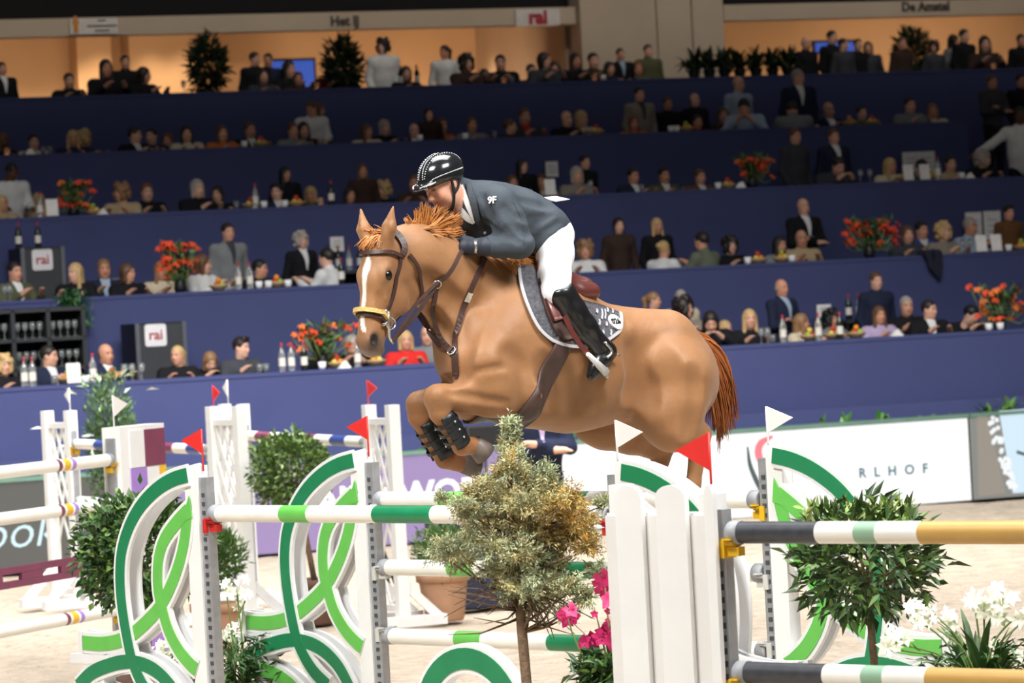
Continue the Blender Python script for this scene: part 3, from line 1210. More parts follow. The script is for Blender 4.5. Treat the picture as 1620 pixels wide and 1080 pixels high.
# chest and breast
F.ell(hp(768, 556), (.17, .235, .22), None, .08)
for s in (1, -1):
    F.ell(hp(748, 572, s * .12), (.13, .115, .15), None, .06)
    # shoulder blade and upper arm
    F.cone(hp(835, 455, s * .10), hp(768, 575, s * .19), .10, .115, .07)
    F.cone(hp(768, 575, s * .19), hp(822, 618, s * .20), .12, .12, .06)
    # haunch
    F.ell(hp(1062, 595, s * .12), (.23, .155, .25), None, .09)
    F.cone(hp(985, 520, s * .10), hp(1055, 530, s * .12), .08, .12, .08)
# withers
F.cone(hp(815, 432), hp(885, 470), .09, .10, .10, YL, .6)
# neck
F.chain([(hp(800, 508), .285), (hp(760, 478), .235), (hp(722, 448, .01), .190), (hp(690, 427, .03), .155), (hp(660, 410, .05), .135), (hp(640, 402, .06), .125)], .07, YL, .62)
F.cone(hp(730, 505, 0), hp(745, 560, 0), .11, .16, .08, YL, .9)
# ---- head
F.ell(hd(.11, -.105), np.array((.125, .088, .090)) * HS, HMAT, .03)
F.cone(hd(.06, -.075), hd(.22, -.055), .055, .055, .03, lh, 1.45)
F.cone(hd(.20, -.058), hd(.46, -.052), .056, .046, .03, lh, 1.25)
F.cone(hd(.14, -.15), hd(.27, -.15), .115, .10, .03, lh, .72)
for w in (1, -1):
    F.ell(hd(.245, -.205, w * .045), np.array((.118, .105, .042)) * HS, HMAT, .025)
    F.ell(hd(.185, -.052, w * .080), np.array((.048, .034, .030)) * HS, HMAT, .02)
    F.cone(hd(.245, -.075, w * .072), hd(.36, -.085, w * .055), .018, .012, .02)
    F.ell(hd(.515, -.040, w * .040), np.array((.042, .030, .024)) * HS, HMAT, .015)
F.cone(hd(.30, -.17), hd(.49, -.105), .075, .045, .03, lh, .8)
F.cone(hd(.33, -.10), hd(.50, -.075), .065, .055, .03, lh, .85)
F.ell(hd(.515, -.070), np.array((.075, .062, .056)) * HS, HMAT, .02)
F.ell(hd(.560, -.075), np.array((.036, .048, .044)) * HS, HMAT, .015)
F.ell(hd(.552, -.122), np.array((.032, .034, .036)) * HS, HMAT, .015)
for w in (1, -1):
    F.ell(hd(.520, -.034, w * .062), np.array((.032, .020, .020)) * HS, HMAT, .008, 'sub')
    F.ell(hd(.192, -.056, w * .110), np.array((.030, .020, .014)) * HS, HMAT, .012, 'sub')
    # ears
    e0 = hd(.030, -.062, w * .062)
    e1 = hd(-.045, -.042, w * .092)
    e2 = hd(-.150, -.034, w * .116)
    F.chain([(e0, .034), (e1, .034), (e2, .006)], .015)
    F.cone(hd(-.020, .000, w * .098), hd(-.125, -.020, w * .118), .020, .005, .008, None, 1, 'sub')
# head joins neck
F.cone(hd(.10, -.16), hp(655, 408, .05), .10, .125, .05, YL, .7)
# ---- fore legs
nk, fk = hp(693, 630, .15), hp(664, 640, -.13)
F.chain([(hp(822, 622, .20), .125), (hp(775, 622, .19), .108), (hp(738, 624, .17), .082), (hp(708, 626, .155), .062)], .04)
F.chain([(hp(716, 624, .155), .058), (nk, .066), (hp(696, 654, .15), .050)], .02)
nf, npst = hp(731, 705, .13), hp(748, 703, .125)
F.chain([(hp(696, 654, .15), .048), (hp(708, 675, .14), .037), (hp(722, 695, .13), .037), (nf, .046), (hp(744, 704, .125), .042)], .015)
F.chain([(hp(742, 704, .125), .042), (hp(752, 706, .125), .044)], .012)
F.chain([(hp(800, 622, -.19), .12), (hp(745, 632, -.18), .095), (hp(705, 632, -.15), .072), (hp(680, 634, -.135), .060)], .04)
F.chain([(hp(682, 632, -.13), .058), (fk, .064), (hp(662, 660, -.13), .050)], .02)
F.chain([(hp(662, 660, -.13), .048), (hp(678, 690, -.13), .037), (hp(694, 714, -.13), .037), (hp(704, 726, -.13), .046), (hp(722, 731, -.13), .041)], .015)
F.chain([(hp(720, 731, -.13), .041), (hp(733, 734, -.13), .043)], .012)
# ---- hind legs
F.chain([(hp(1065, 600, .16), .20), (hp(1062, 645, .18), .165), (hp(1066, 678, .19), .105), (hp(1094, 690, .19), .062), (hp(1108, 690, .19), .050)], .06)
F.ell(hp(1048, 650, .17), (.13, .10, .15), None, .06)
F.chain([(hp(1112, 683, .19), .040), (hp(1104, 712, .19), .044), (hp(1097, 765, .19), .036), (hp(1093, 815, .19), .035), (hp(1091, 838, .19), .046), (hp(1096, 868, .19), .040), (hp(1100, 880, .19), .046)], .02)
F.chain([(hp(1040, 610, -.14), .19), (hp(995, 660, -.17), .135), (hp(960, 678, -.18), .09), (hp(1000, 686, -.18), .09), (hp(1035, 700, -.18), .070), (hp(1052, 706, -.18), .050)], .06)
F.chain([(hp(1054, 700, -.18), .042), (hp(1046, 725, -.18), .043), (hp(1036, 772, -.18), .036), (hp(1030, 815, -.18), .035), (hp(1027, 836, -.18), .046), (hp(1030, 866, -.18), .040), (hp(1034, 878, -.18), .046)], .02)
F.ell(hp(955, 678, -.17), (.16, .09, .085), None, .05)
# dock
F.cone(hp(1088, 545), hp(1112, 560), .055, .03, .05)

# ---- muscle relief: grooves and swellings where the picture shows them, on both sides
V0, Q0 = F.nets()
B0 = BVHTree.FromPolygons([tuple(v) for v in V0], [tuple(int(i) for i in q) for q in Q0])
_ch = HMI @ CAM


def shot(px, py):
    h = B0.ray_cast(_ch, (HMI.to_3x3() @ ray(px, py)).normalized())
    return (None, None) if h[0] is None else (np.array(h[0]), np.array(h[1]))


def groove(pts, r=.03, depth=.012, k=.03, both=True):
    C_ = []
    for q in smooth_line(pts, 10):
        p, n = shot(q[0], q[1])
        if p is not None:
            C_.append(p + n * (r - depth))
    for a, b in zip(C_, C_[1:]):
        if np.linalg.norm(a - b) < .2:
            F.cone(a, b, r, r, k, None, 1, 'sub')
            if both:
                m_ = np.array((1, -1, 1))
                F.cone(a * m_, b * m_, r, r, k, None, 1, 'sub')


def swell(px, py, r, sink=.6, k=.05, both=True):
    p, n = shot(px, py)
    if p is None:
        return
    c = p - n * max(r) * sink
    F.ell(c, r, None, k)
    if both:
        F.ell(c * (1, -1, 1), r, None, k)


groove([(702, 602), (730, 596), (765, 586), (800, 580)], .022, .013, .02, False)
groove([(806, 560), (826, 590), (836, 620), (830, 655)], .05, .014, .05)
groove([(757, 470), (742, 510), (732, 556), (726, 592)], .05, .016, .05)
groove([(684, 492), (700, 512), (716, 540)], .03, .012, .03, False)
groove([(672, 440), (700, 462), (730, 490)], .05, .010, .05)
groove([(1000, 556), (1016, 598), (1028, 640)], .07, .016, .06)
groove([(1096, 590), (1098, 640), (1090, 682)], .05, .010, .05)
groove([(1040, 560), (1064, 600), (1074, 660)], .07, .009, .06)
groove([(712, 622), (750, 628), (800, 636)], .025, .007, .02, False)
groove([(640, 448), (652, 470), (650, 490)], .02, .005, .02, False)
groove([(598, 470), (606, 486), (612, 500)], .02, .005, .02, False)
for a_ in ((870, 610), (905, 618), (935, 616)):
    groove([(a_[0] - 6, a_[1] - 40), a_, (a_[0] + 4, a_[1] + 30)], .05, .004, .05)
swell(792, 600, (.10, .05, .09), .6, .05, False)
swell(990, 522, (.05, .04, .04), .5)
swell(1060, 560, (.10, .05, .10), .7)
swell(748, 520, (.06, .05, .12), .7, .06, False)
swell(690, 622, (.03, .03, .035), .6, .02, False)

HORSE = empty('horse', HO, 0, 'chestnut horse with white blaze leaping over the green and white oxer', 'horse')
HORSE.matrix_world = HM
me = F.mesh('horse_body', 2)
V = F.V
HORSE_BVH = BVHTree.FromPolygons([tuple(v) for v in V], [tuple(int(i) for i in q) for q in F.Q])
# coat: chestnut, white blaze, dusky muzzle
loc = (V - HA) @ HMAT / HS
T_, N_, W_ = loc[:, 0] + .2, loc[:, 1], loc[:, 2]
base = np.array(lin((150, 106, 69)))
C = np.tile(base, (len(V), 1))
dusk = np.array(lin((98, 78, 66)))
on_head = (V[:, 0] > HA[0] - .40) & (np.abs(W_) < .16) & (T_ > -.2) & (V[:, 2] > HA[2] - .5)
mz = np.clip((T_ - .47) / .07, 0, 1) * on_head
mz *= np.clip((.02 - N_) / .05, 0, 1)
C = C * (1 - .9 * mz[:, None]) + dusk * (.9 * mz[:, None])
nos = np.clip(1.8 * np.exp(-(((T_ - .516) / .034) ** 2 + ((N_ + .040) / .022) ** 2 + ((np.abs(W_) - .056) / .024) ** 2)), 0, 1) * on_head
eyc = np.clip(1.5 * np.exp(-(((T_ - .192) / .026) ** 2 + ((N_ + .058) / .020) ** 2 + ((np.abs(W_) - .09) / .03) ** 2)), 0, 1) * on_head
C = C * (1 - .75 * eyc[:, None]) + np.array(lin((70, 48, 36))) * (.75 * eyc[:, None])
C = C * (1 - nos[:, None]) + np.array((.012, .009, .008)) * nos[:, None]
wb = np.interp(T_, [.08, .13, .165, .21, .30, .42, .47, .485], [.0, .020, .026, .016, .013, .015, .014, 0])
cen = np.interp(T_, [.1, .4, .44, .485], [.0, -.005, .0, .022])
bl = np.clip((wb - np.abs(W_ - cen)) / .006 + .5, 0, 1) * (N_ > -.07) * on_head * (wb > 0)
C = C * (1 - bl[:, None]) + np.array(lin((236, 226, 214))) * bl[:, None]
lip = np.clip((T_ - .565) / .02, 0, 1) * on_head
C = C * (1 - .6 * lip[:, None]) + np.array(lin((170, 150, 135))) * (.6 * lip[:, None])
# slightly redder points: knees and lower limbs
low = np.clip((hp(700, 640)[2] - V[:, 2]) / .12, 0, 1) * (~on_head) * ((V[:, 0] > hp(770, 650)[0]))
C = C * (1 - .30 * low[:, None]) + np.array(lin((150, 84, 44))) * (.30 * low[:, None])
set_col(me, C)
m_coat = mat('chestnut_coat', (186, 126, 70), .52, noise=.12, scale=7, bump=.25, bscale=11, attr='Col', spec=.35, sheen=.1)
put('body', me, HORSE, m_coat)

# eyes
M_EYE = mat('dark_horse_eye', (20, 14, 12), .22, noise=0, spec=.5)
for w in (1, -1):
    MB().ico(hd(.192, -.060, w * .080), .030, 16, 10).build('eye', M_EYE, HORSE)

# hooves
M_HOOF = mat('grey_brown_hoof', (104, 92, 84), .5, noise=.25, scale=30)


def hoof(p0, p1, r0, r1):
    d = p1 - p0
    MB().tube([p0 - d * .1, p0, p0 + d * .5, p1, p1 + d * .02], [r0 * .8, r0, (r0 + r1) / 2, r1, r1 * .9], 16).build('hoof', M_HOOF, HORSE)


hoof(hp(750, 702, .125), hp(768, 718, .125), .047, .060)
hoof(hp(731, 733, -.13), hp(754, 738, -.13), .046, .060)
hoof(hp(1099, 876, .19), hp(1104, 902, .19), .047, .062)
hoof(hp(1033, 874, -.18), hp(1038, 900, -.18), .047, .062)


# ---- hair
def strands(groups, name, m, parent, seed=1, r0=.0065, nseg=6, tone=(190, 126, 66)):
    """groups: (count, root line, mid line, tip line, jitter) each a list of horse-frame points"""
    rg = np.random.default_rng(seed)
    mb = MB()
    cols = []
    for cnt, A, B, Cc, jit in groups:
        A, B, Cc = [np.array(smooth_line(q, 60)) for q in (A, B, Cc)]
        clump = rg.normal(0, jit * 1.3, (26, 3))
        for k in range(cnt):
            f = min(max((k + rg.uniform(-.5, .5)) / cnt, 0), 1)
            i = int(f * 60)
            i2 = min(max(i + int(rg.normal(0, 3)), 0), 60)
            a = A[i] + rg.normal(0, jit * .35, 3)
            b = B[i2] + rg.normal(0, jit * .7, 3)
            c = Cc[i2] + rg.normal(0, jit * .45, 3) + clump[min(int(f * 26), 25)]
            pts = [a * (1 - t) ** 2 + 2 * b * t * (1 - t) + c * t * t for t in np.linspace(0, 1, nseg)]
            n0 = len(mb.v)
            mb.tube(pts, [r0 * (1 - .85 * (j / (nseg - 1)) ** 1.5) * rg.uniform(.7, 1.2) for j in range(nseg)], 4, caps=False)
            sh = rg.uniform(.65, 1.25)
            cols += [sh] * (len(mb.v) - n0)
    me = mb.mesh(name)
    base = np.array(lin(tone))
    set_col(me, np.array(cols)[:, None] * base)
    return tag(put(name, me, parent, m), kind='stuff')


m_hair = mat('chestnut_hair', (190, 112, 50), .38, noise=.2, scale=30, attr='Col')
H_ = lambda L: [hp(*q) for q in L]
strands([
    (230, H_([(640, 372, .06), (664, 370, .05), (690, 380, .04), (712, 392, .03)]), H_([(650, 354, .07), (670, 344, .07), (700, 352, .07), (728, 374, .06)]), H_([(652, 350, .08), (668, 328, .08), (712, 340, .09), (728, 376, .09)]), .011),
    (210, H_([(660, 372, .06), (690, 382, .05), (715, 395, .04)]), H_([(690, 354, .09), (716, 356, .09), (732, 378, .09)]), H_([(706, 342, .10), (728, 352, .10), (730, 402, .10)]), .011),
    (130, H_([(628, 372, .06), (645, 372, .06), (672, 376, .05)]), H_([(660, 366, .09), (672, 362, .09), (700, 366, .09)]), H_([(684, 360, .11), (700, 372, .11), (722, 362, .11)]), .011),
    (210, H_([(735, 396, .02), (765, 398, .02), (800, 404, .02)]), H_([(770, 394, .08), (805, 400, .09), (838, 402, .07)]), H_([(792, 414, .15), (820, 426, .17), (852, 410, .11)]), .011),
    (110, H_([(775, 398, .03), (800, 404, .03), (815, 410, .03)]), H_([(800, 412, .08), (815, 416, .08), (830, 416, .07)]), H_([(810, 424, .12), (828, 424, .10), (846, 412, .08)]), .010),
], 'mane', m_hair, HORSE, 3)
fl_a = [hd(.005, -.085, w) for w in (-.05, 0, .05)]
fl_b = [hd(-.025, -.020, w) for w in (-.05, 0, .05)]
fl_c = [hd(.060, -.008, w) for w in (-.045, -.015, .035)]
strands([(170, fl_a, fl_b, fl_c, .010), (24, fl_a, [hd(-.05, -.05, w) for w in (-.05, 0, .05)], [hd(-.035, -.025, w) for w in (-.07, -.02, .02)], .012)], 'forelock', m_hair, HORSE, 4, .005)
m_tail = mat('dark_chestnut_tail_hair', (150, 78, 34), .38, noise=.2, scale=30, attr='Col')
strands([
    (170, H_([(1075, 524, .0), (1092, 536, 0), (1106, 556, 0)]), H_([(1160, 530, .02), (1150, 560, .0), (1126, 590, -.02)]), H_([(1158, 640, .02), (1150, 670, .0), (1130, 672, -.02)]), .018),
    (170, H_([(1080, 526, .03), (1096, 540, .03), (1108, 560, .03)]), H_([(1150, 536, .08), (1138, 570, .06), (1118, 600, .04)]), H_([(1146, 690, .05), (1138, 684, .05), (1120, 664, .05)]), .018),
    (70, H_([(1085, 532, -.03), (1100, 546, -.03)]), H_([(1150, 545, -.05), (1130, 590, -.05)]), H_([(1154, 660, -.04), (1130, 650, -.04)]), .02),
], 'tail', m_tail, HORSE, 5, .0075, 8, (150, 86, 44))


# ================================================================== TACK
M_LEATH = mat('brown_bridle_leather', (66, 44, 38), .45, noise=.15, scale=30)
M_LEATR = mat('red_brown_saddle_leather', (96, 46, 40), .36, noise=.15, scale=20, coat=.3)
M_LEATD = mat('dark_brown_leather', (70, 50, 44), .5, noise=.15, scale=20)
M_STEEL = mat('bright_steel', (214, 212, 206), .25, metal=.9, noise=.05)
M_FLEECE = mat('tan_fleece', (206, 176, 108), .9, noise=.15, scale=60, bump=.4, bscale=120)
M_PAD = mat('grey_quilted_pad', (78, 78, 84), .85, noise=.45, scale=55, bump=.5, bscale=70)
M_PADE = mat('pale_pad_binding', (176, 174, 178), .7)
CAM_H = HMI @ CAM


def hit(px, py):
    r = HMI.to_3x3() @ ray(px, py)
    h = HORSE_BVH.ray_cast(CAM_H, r.normalized())
    return h[0], h[1]


def surf_pts(pts, off=.007, dens=18, free=False, dep=None):
    """picture line laid on the horse; misses are bridged"""
    ln = smooth_line(pts, dens)
    out = []
    for q in ln:
        p, n = (None, None) if free else hit(q[0], q[1])
        out.append([q, p, n])
    idx = [i for i, o in enumerate(out) if o[1] is not None]
    res = []
    for i, (q, p, n) in enumerate(out):
        if p is None:
            if idx:
                j = min(idx, key=lambda a: abs(a - i))
                dd = (out[j][1] - CAM_H).length
            else:
                dd = dep or (Vector(hp(q[0], q[1], .15)) - CAM_H).length
            r = (HMI.to_3x3() @ ray(q[0], q[1])).normalized()
            p = CAM_H + r * dd
            n = -r
        res.append((p + n * off, n))
    return res


def strap_mesh(mb, P, w, th=.006):
    for i in range(1):
        pass
    L_, R_, n = [], [], len(P)
    vs = []
    for i, (p, nn) in enumerate(P):
        d = (P[min(i + 1, n - 1)][0] - P[max(i - 1, 0)][0]).normalized()
        sd = d.cross(nn)
        if sd.length < 1e-5:
            sd = Vector((0, 1, 0))
        sd.normalize()
        ww = w[i] if hasattr(w, '__len__') else w
        up = nn * th / 2
        vs += [p - sd * ww / 2 - up, p + sd * ww / 2 - up, p + sd * ww / 2 + up, p - sd * ww / 2 + up]
    fs = []
    for i in range(n - 1):
        a, b = i * 4, i * 4 + 4
        for k in range(4):
            k2 = (k + 1) % 4
            fs.append((a + k, a + k2, b + k2, b + k))
    fs += [(3, 2, 1, 0), tuple(4 * (n - 1) + k for k in range(4))]
    return mb.add(vs, fs, 0, False)


def strap(name, pts, w, m, parent, off=.007, th=.007, dens=18, free=False, dep=None):
    return strap_mesh(MB(), surf_pts(pts, off, dens, free, dep), w, th).build(name, m, parent)


def hthing(name, label, cat):
    o = empty(name, (0, 0, 0), 0, label, cat)
    o.matrix_world = HM
    return o


def hring(px, py, r, m, parent, name='ring', off=.014, dep=None):
    (p, n), = surf_pts([(px, py), (px + .1, py)], off, 1, dep=dep)[:1]
    x, y = frame_from(n)
    ring_pts = [p + (x * math.cos(a) + y * math.sin(a)) * r for a in [2 * math.pi * k / 14 for k in range(15)]]
    return MB().tube(ring_pts, .0035, 6, caps=False).build(name, m, parent)


# bridle: worked in the head frame so both cheeks carry it
BR = hthing('bridle', 'brown leather bridle with tan fleece noseband on the horse head', 'bridle')


def head_surface(t, n, w, off=.006):
    p = Vector(hd(t, n, w))
    q, nn, _, _ = HORSE_BVH.find_nearest(p)
    return q + nn * off, nn


def head_strap(name, pts, w, m, off=.007, th=.007, both=False, dens=20):
    for s in ((1, -1) if both else (1,)):
        ln = smooth_line(pts, dens)
        P = [head_surface(a[0], a[1], a[2] * s, off) for a in ln]
        strap_mesh(MB(), P, w, th).build(name, m, BR)


head_strap('browband', [(.085, -.13, -.13), (.075, -.07, -.115), (.08, -.01, -.07), (.085, .01, 0), (.08, -.01, .07), (.075, -.07, .115), (.085, -.13, .13)], .018, M_LEATH, .010, .010, dens=30)
head_strap('cheekpiece', [(.075, -.12, .13), (.13, -.125, .12), (.20, -.12, .11), (.29, -.115, .09), (.385, -.10, .07)], .018, M_LEATH, both=True)
head_strap('throat_latch', [(.07, -.17, .12), (.13, -.24, .11), (.22, -.30, .08), (.28, -.32, .03)], .016, M_LEATH, .010, both=True)
head_strap('headpiece', [(.08, -.13, .13), (.03, -.145, .10), (.0, -.16, .0), (.03, -.145, -.10), (.08, -.13, -.13)], .03, M_LEATH, .012, .012, dens=24)
nb = [(.395, -.10, -.08), (.375, -.03, -.06), (.370, .012, 0), (.375, -.03, .06), (.395, -.10, .085)]
head_strap('noseband', [(a + .018, b, c) for a, b, c in nb], .022, M_LEATH, .010, .010, dens=30)
head_strap('noseband_fleece', nb, .020, M_FLEECE, .018, .022, dens=30)
for s in (1, -1):
    p0, _ = head_surface(.375, -.10, s * .09, .014)
    p1, _ = head_surface(.42, -.11, s * .09, .016)
    p2, _ = head_surface(.49, -.14, s * .08, .020)
    p3 = Vector(hd(.515, -.165, s * .062))
    mb = MB()
    mb.tube([p0, p1, p2, p3], [.010, .009, .008, .007], 8)
    x = Vector(hn)
    mb.tube([p0, p0 + Vector(hd(.0, .03, 0) - hd(0, 0, 0))], .008, 8).tube([p1, p1 + Vector(hd(.015, .035, 0) - hd(0, 0, 0))], .008, 8)
    rp = [p1 + Vector(hd(.03 * math.cos(a), .03 * math.sin(a) - .02, 0) - hd(0, 0, 0)) for a in [2 * math.pi * k / 12 for k in range(13)]]
    mb.tube(rp, .005, 6, caps=False)
    mb.build('bit_shank', M_STEEL, BR)
# reins: from the bit back to the hands, both sides
hand_l = hp(738, 390, .13)
hand_r = hp(732, 388, -.11)
bit_l, bit_r = Vector(hd(.50, -.155, .07)), Vector(hd(.50, -.155, -.07))
ringp = surf_pts([(690, 447), (690.1, 447)], .02, 1)[0][0]


def rein(P, w=.018):
    P = [np.array(p) for p in P]
    ln = smooth_line(P, 24)
    Q_ = [(Vector(p), Vector((0, 1, .15)).normalized()) for p in ln]
    strap_mesh(MB(), Q_, w, .006).build('rein', M_LEATH, BR)


off = np.array((0, .02, 0))
s1 = [surf_pts([(a, b), (a + .1, b)], .012, 1)[0][0] for a, b in ((706, 435), (718, 418), (726, 402))]
rein([bit_l, bit_l * .5 + ringp * .5 + Vector((0, .01, -.01)), ringp] + s1 + [Vector(hand_l)], .020)
rein([bit_r, Vector(hp(660, 470, -.16)), Vector(hp(705, 420, -.15)), Vector(hand_r)], .020)
b2 = surf_pts([(656, 492), (656.1, 492)], .02, 1)[0][0]
rein([bit_l + Vector((.01, .015, .0)), bit_l * .45 + ringp * .55 + Vector((.01, .02, .03)), ringp + Vector((0, .012, .012))], .014)

# breastplate and running martingale
BP = hthing('breastplate', 'brown leather breastplate with steel rings across the horse chest', 'breastplate')
strap('shoulder_strap', [(766, 408), (752, 440), (740, 466), (730, 496), (723, 522), (720, 553)], .026, M_LEATH, BP, .008, .008, 26)
strap('chest_strap', [(719, 553), (720, 575), (722, 596)], .030, M_LEATH, BP, .008, .008)
strap('martingale_fork', [(690, 449), (686, 470), (684, 493), (690, 516), (702, 540), (716, 556)], .022, M_LEATH, BP, .014, .007, 24)
strap('cross_strap', [(661, 494), (672, 510), (686, 528), (700, 545), (716, 556)], .030, M_LEATH, BP, .016, .008, 24)
hring(690, 447, .020, M_STEEL, BP, 'martingale_ring', .02)
hring(716, 556, .020, M_STEEL, BP, 'breast_ring')
(p, n), = surf_pts([(740, 467), (740.1, 467)], .014, 1)[:1]
strap('buckle', [(742, 462), (737, 476)], .028, M_STEEL, BP, .014, .006, 3)


def ruled(name, top, bot, m, parent, off=.014, th=.012, nu=26, nv=10):
    """cloth or leather laid on the horse between two picture lines"""
    A, B = smooth_line(top, nu), smooth_line(bot, nu)
    g = []
    for i in range(nu + 1):
        g.append(surf_pts([tuple(A[i] * (1 - j / nv) + B[i] * (j / nv)) for j in (0, nv / 2, nv)], off, nv))
    vs = [p for c in g for p, _ in c] + [p - n * th for c in g for p, n in c]
    K, N0 = nv + 1, (nu + 1) * (nv + 1)
    fs = []
    for i in range(nu):
        for j in range(nv):
            a = i * K + j
            fs += [(a, a + 1, a + K + 1, a + K), (N0 + a, N0 + a + K, N0 + a + K + 1, N0 + a + 1)]
    rim = [i * K for i in range(nu + 1)] + [nu * K + j for j in range(1, K)] + [i * K + nv for i in range(nu - 1, -1, -1)] + [j for j in range(nv - 1, 0, -1)]
    for a, b in zip(rim, rim[1:] + rim[:1]):
        fs.append((a, N0 + a, N0 + b, b))
    mb = MB()
    mb.add(vs, fs, 0, True)
    return mb.build(name, m, parent), g


# saddle cloth
PADT = [(832, 416), (852, 436), (878, 456), (910, 474), (945, 484), (978, 497)]
PADB = [(821, 426), (830, 476), (853, 522), (888, 545), (938, 547), (974, 528)]
SP = hthing('saddle_cloth', 'grey quilted saddle cloth with pale binding and round number patch', 'saddle cloth')
ruled('quilt', PADT, PADB, M_PAD, SP, .016, .012, 36, 14)
strap('binding', [(831, 416)] + PADB + [(981, 512), (979, 498)], .015, M_PADE, SP, .018, .008, 40)
(pd, nd), = surf_pts([(969, 513), (969.1, 513)], .026, 1)[:1]
Zh = Vector((0, 0, 1))
xd = Zh.cross(nd).normalized()
yd = nd.cross(xd)
mb = MB()
ring0 = [pd + (xd * math.cos(a) + yd * math.sin(a)) * .043 for a in [2 * math.pi * k / 28 for k in range(28)]]
mb.add(ring0 + [p - nd * .008 for p in ring0], [tuple(range(28))] + [(i, i + 28, (i + 1) % 28 + 28, (i + 1) % 28) for i in range(28)])
dsk = mb.build('number_disc', mat('white_number_disc', (226, 224, 222), .6), SP)
tm = text_mesh('026', .042, .001, bold=.0012)
o = put('numerals', tm, SP, M_BLACK)
o.matrix_local = Matrix(((xd.x, -nd.x, yd.x, 0), (xd.y, -nd.y, yd.y, 0), (xd.z, -nd.z, yd.z, 0), (0, 0, 0, 1)))
o.location = pd + nd * .002
# printed motif on the rear corner of the cloth
M_PRINT = mat('pale_grey_print', (176, 174, 178), .8)
for px, py, w, l in ((948, 500, .010, .05), (953, 500, .008, .05), (944, 512, .01, .03), (955, 515, .012, .02), (962, 528, .01, .03), (950, 528, .012, .025), (940, 495, .012, .02), (957, 494, .01, .02), (965, 496, .008, .02)):
    strap_mesh(MB(), surf_pts([(px, py - l * 150), (px + 1, py), (px, py + l * 150)], .020, 4), w, .003).build('printed_mark', M_PRINT, SP)

# saddle
SD = hthing('saddle', 'red-brown leather jumping saddle under the rider, with stirrup', 'saddle')
ruled('flap', [(848, 424), (860, 440), (880, 458), (902, 470)], [(852, 470), (868, 512), (884, 536), (908, 536)], M_LEATD, SD, .030, .014, 18, 10)
ruled('knee_roll', [(846, 424), (850, 452), (860, 484), (872, 512)], [(858, 432), (863, 456), (872, 484), (882, 508)], M_LEATR, SD, .046, .022, 16, 5)
Fs = Field((-.55, -.36, 1.9), (.55, .36, 2.75), .010)
for s in (1, -1):
    Fs.chain([(hp(846, 424, 0) + np.array((0, s * .07, 0)), .045), (hp(868, 447, 0) + np.array((0, s * .12, 0)), .045), (hp(896, 463, 0) + np.array((0, s * .13, 0)), .044), (hp(914, 462, 0) + np.array((0, s * .13, .0)), .034), (hp(922, 454, 0) + np.array((0, s * .05, .01)), .026)], .04)
    Fs.chain([(hp(896, 480, 0) + np.array((0, s * .13, -.02)), .040), (hp(920, 482, 0) + np.array((0, s * .12, -.02)), .036)], .010)
Fs.cone(hp(846, 422, 0), hp(872, 446, 0), .06, .07, .04)
Fs.cone(hp(872, 448, 0), hp(906, 465, 0), .09, .10, .04)
put('seat', Fs.mesh('seat', 1), SD, M_LEATR)
ga, gb = hp(890, 534, .30), hp(846, 640, .26)
gd = np.array((gb[0] - ga[0], 0, gb[2] - ga[2]))
gd /= np.linalg.norm(gd)
gc = np.array((ga[0] + gb[0], 0, ga[2] + gb[2])) / 2 - gd * .10
gfw = np.cross((0, 1, 0), gd)
rows = []
for k in range(49):
    an = R(-112 + 224 * k / 48)
    dd = Vector(gd * math.cos(an) + np.array((0, 1, 0)) * math.sin(an))
    gw = float(np.interp(abs(an), [0, R(30), R(60), R(112)], [.17, .16, .10, .085]))
    row_ = []
    for c in range(7):
        o_ = Vector(gc) + Vector(gfw) * gw * (c / 6 - .5)
        hh = HORSE_BVH.ray_cast(o_, dd)
        row_.append((hh[0] if hh[0] is not None else o_ + dd * .3, dd))
    rows.append(row_)
vs = [p + n * .020 for r_ in rows for p, n in r_] + [p + n * .006 for r_ in rows for p, n in r_]
N0 = len(rows) * 7
fs = []
for i_ in range(len(rows) - 1):
    for c in range(6):
        a_ = i_ * 7 + c
        fs += [(a_, a_ + 1, a_ + 8, a_ + 7), (N0 + a_, N0 + a_ + 7, N0 + a_ + 8, N0 + a_ + 1)]
    for c in (0, 6):
        a_ = i_ * 7 + c
        fs.append((a_, a_ + 7, N0 + a_ + 7, N0 + a_))
MB().add(vs, fs, 0, True).build('girth', M_LEATD, SD)
# loose stirrup leather
def lat_line(pts, lat):
    return [Vector(hp(a, b, lat)) for a, b in pts]


LATF = .345
sl = lat_line([(893, 500), (905, 525), (918, 545), (930, 560)], LATF + .05)
strap_mesh(MB(), [(p, Vector((0, 1, 0))) for p in sl], .026, .006).build('stirrup_leather', M_LEATR, SD)
mb = MB()
q = lat_line([(930, 560), (945, 575), (960, 590)], LATF + .075)
mb.tube(q, [.012, .017, .021], 8)
q2 = lat_line([(929, 562), (945, 575), (958, 588)], LATF - .10)
mb.tube([q[0], q2[1], q2[2]], [.010, .012, .013], 8)
mb.bar(q[2], q2[2], .05, .014, up=(1, 0, 0))
mb.build('stirrup_iron', mat('pale_stirrup_metal', (208, 206, 204), .35, metal=.4), SD)

# tendon boots on the fore legs
M_TB = mat('black_tendon_boot', (26, 30, 34), .4, noise=.15, scale=30)


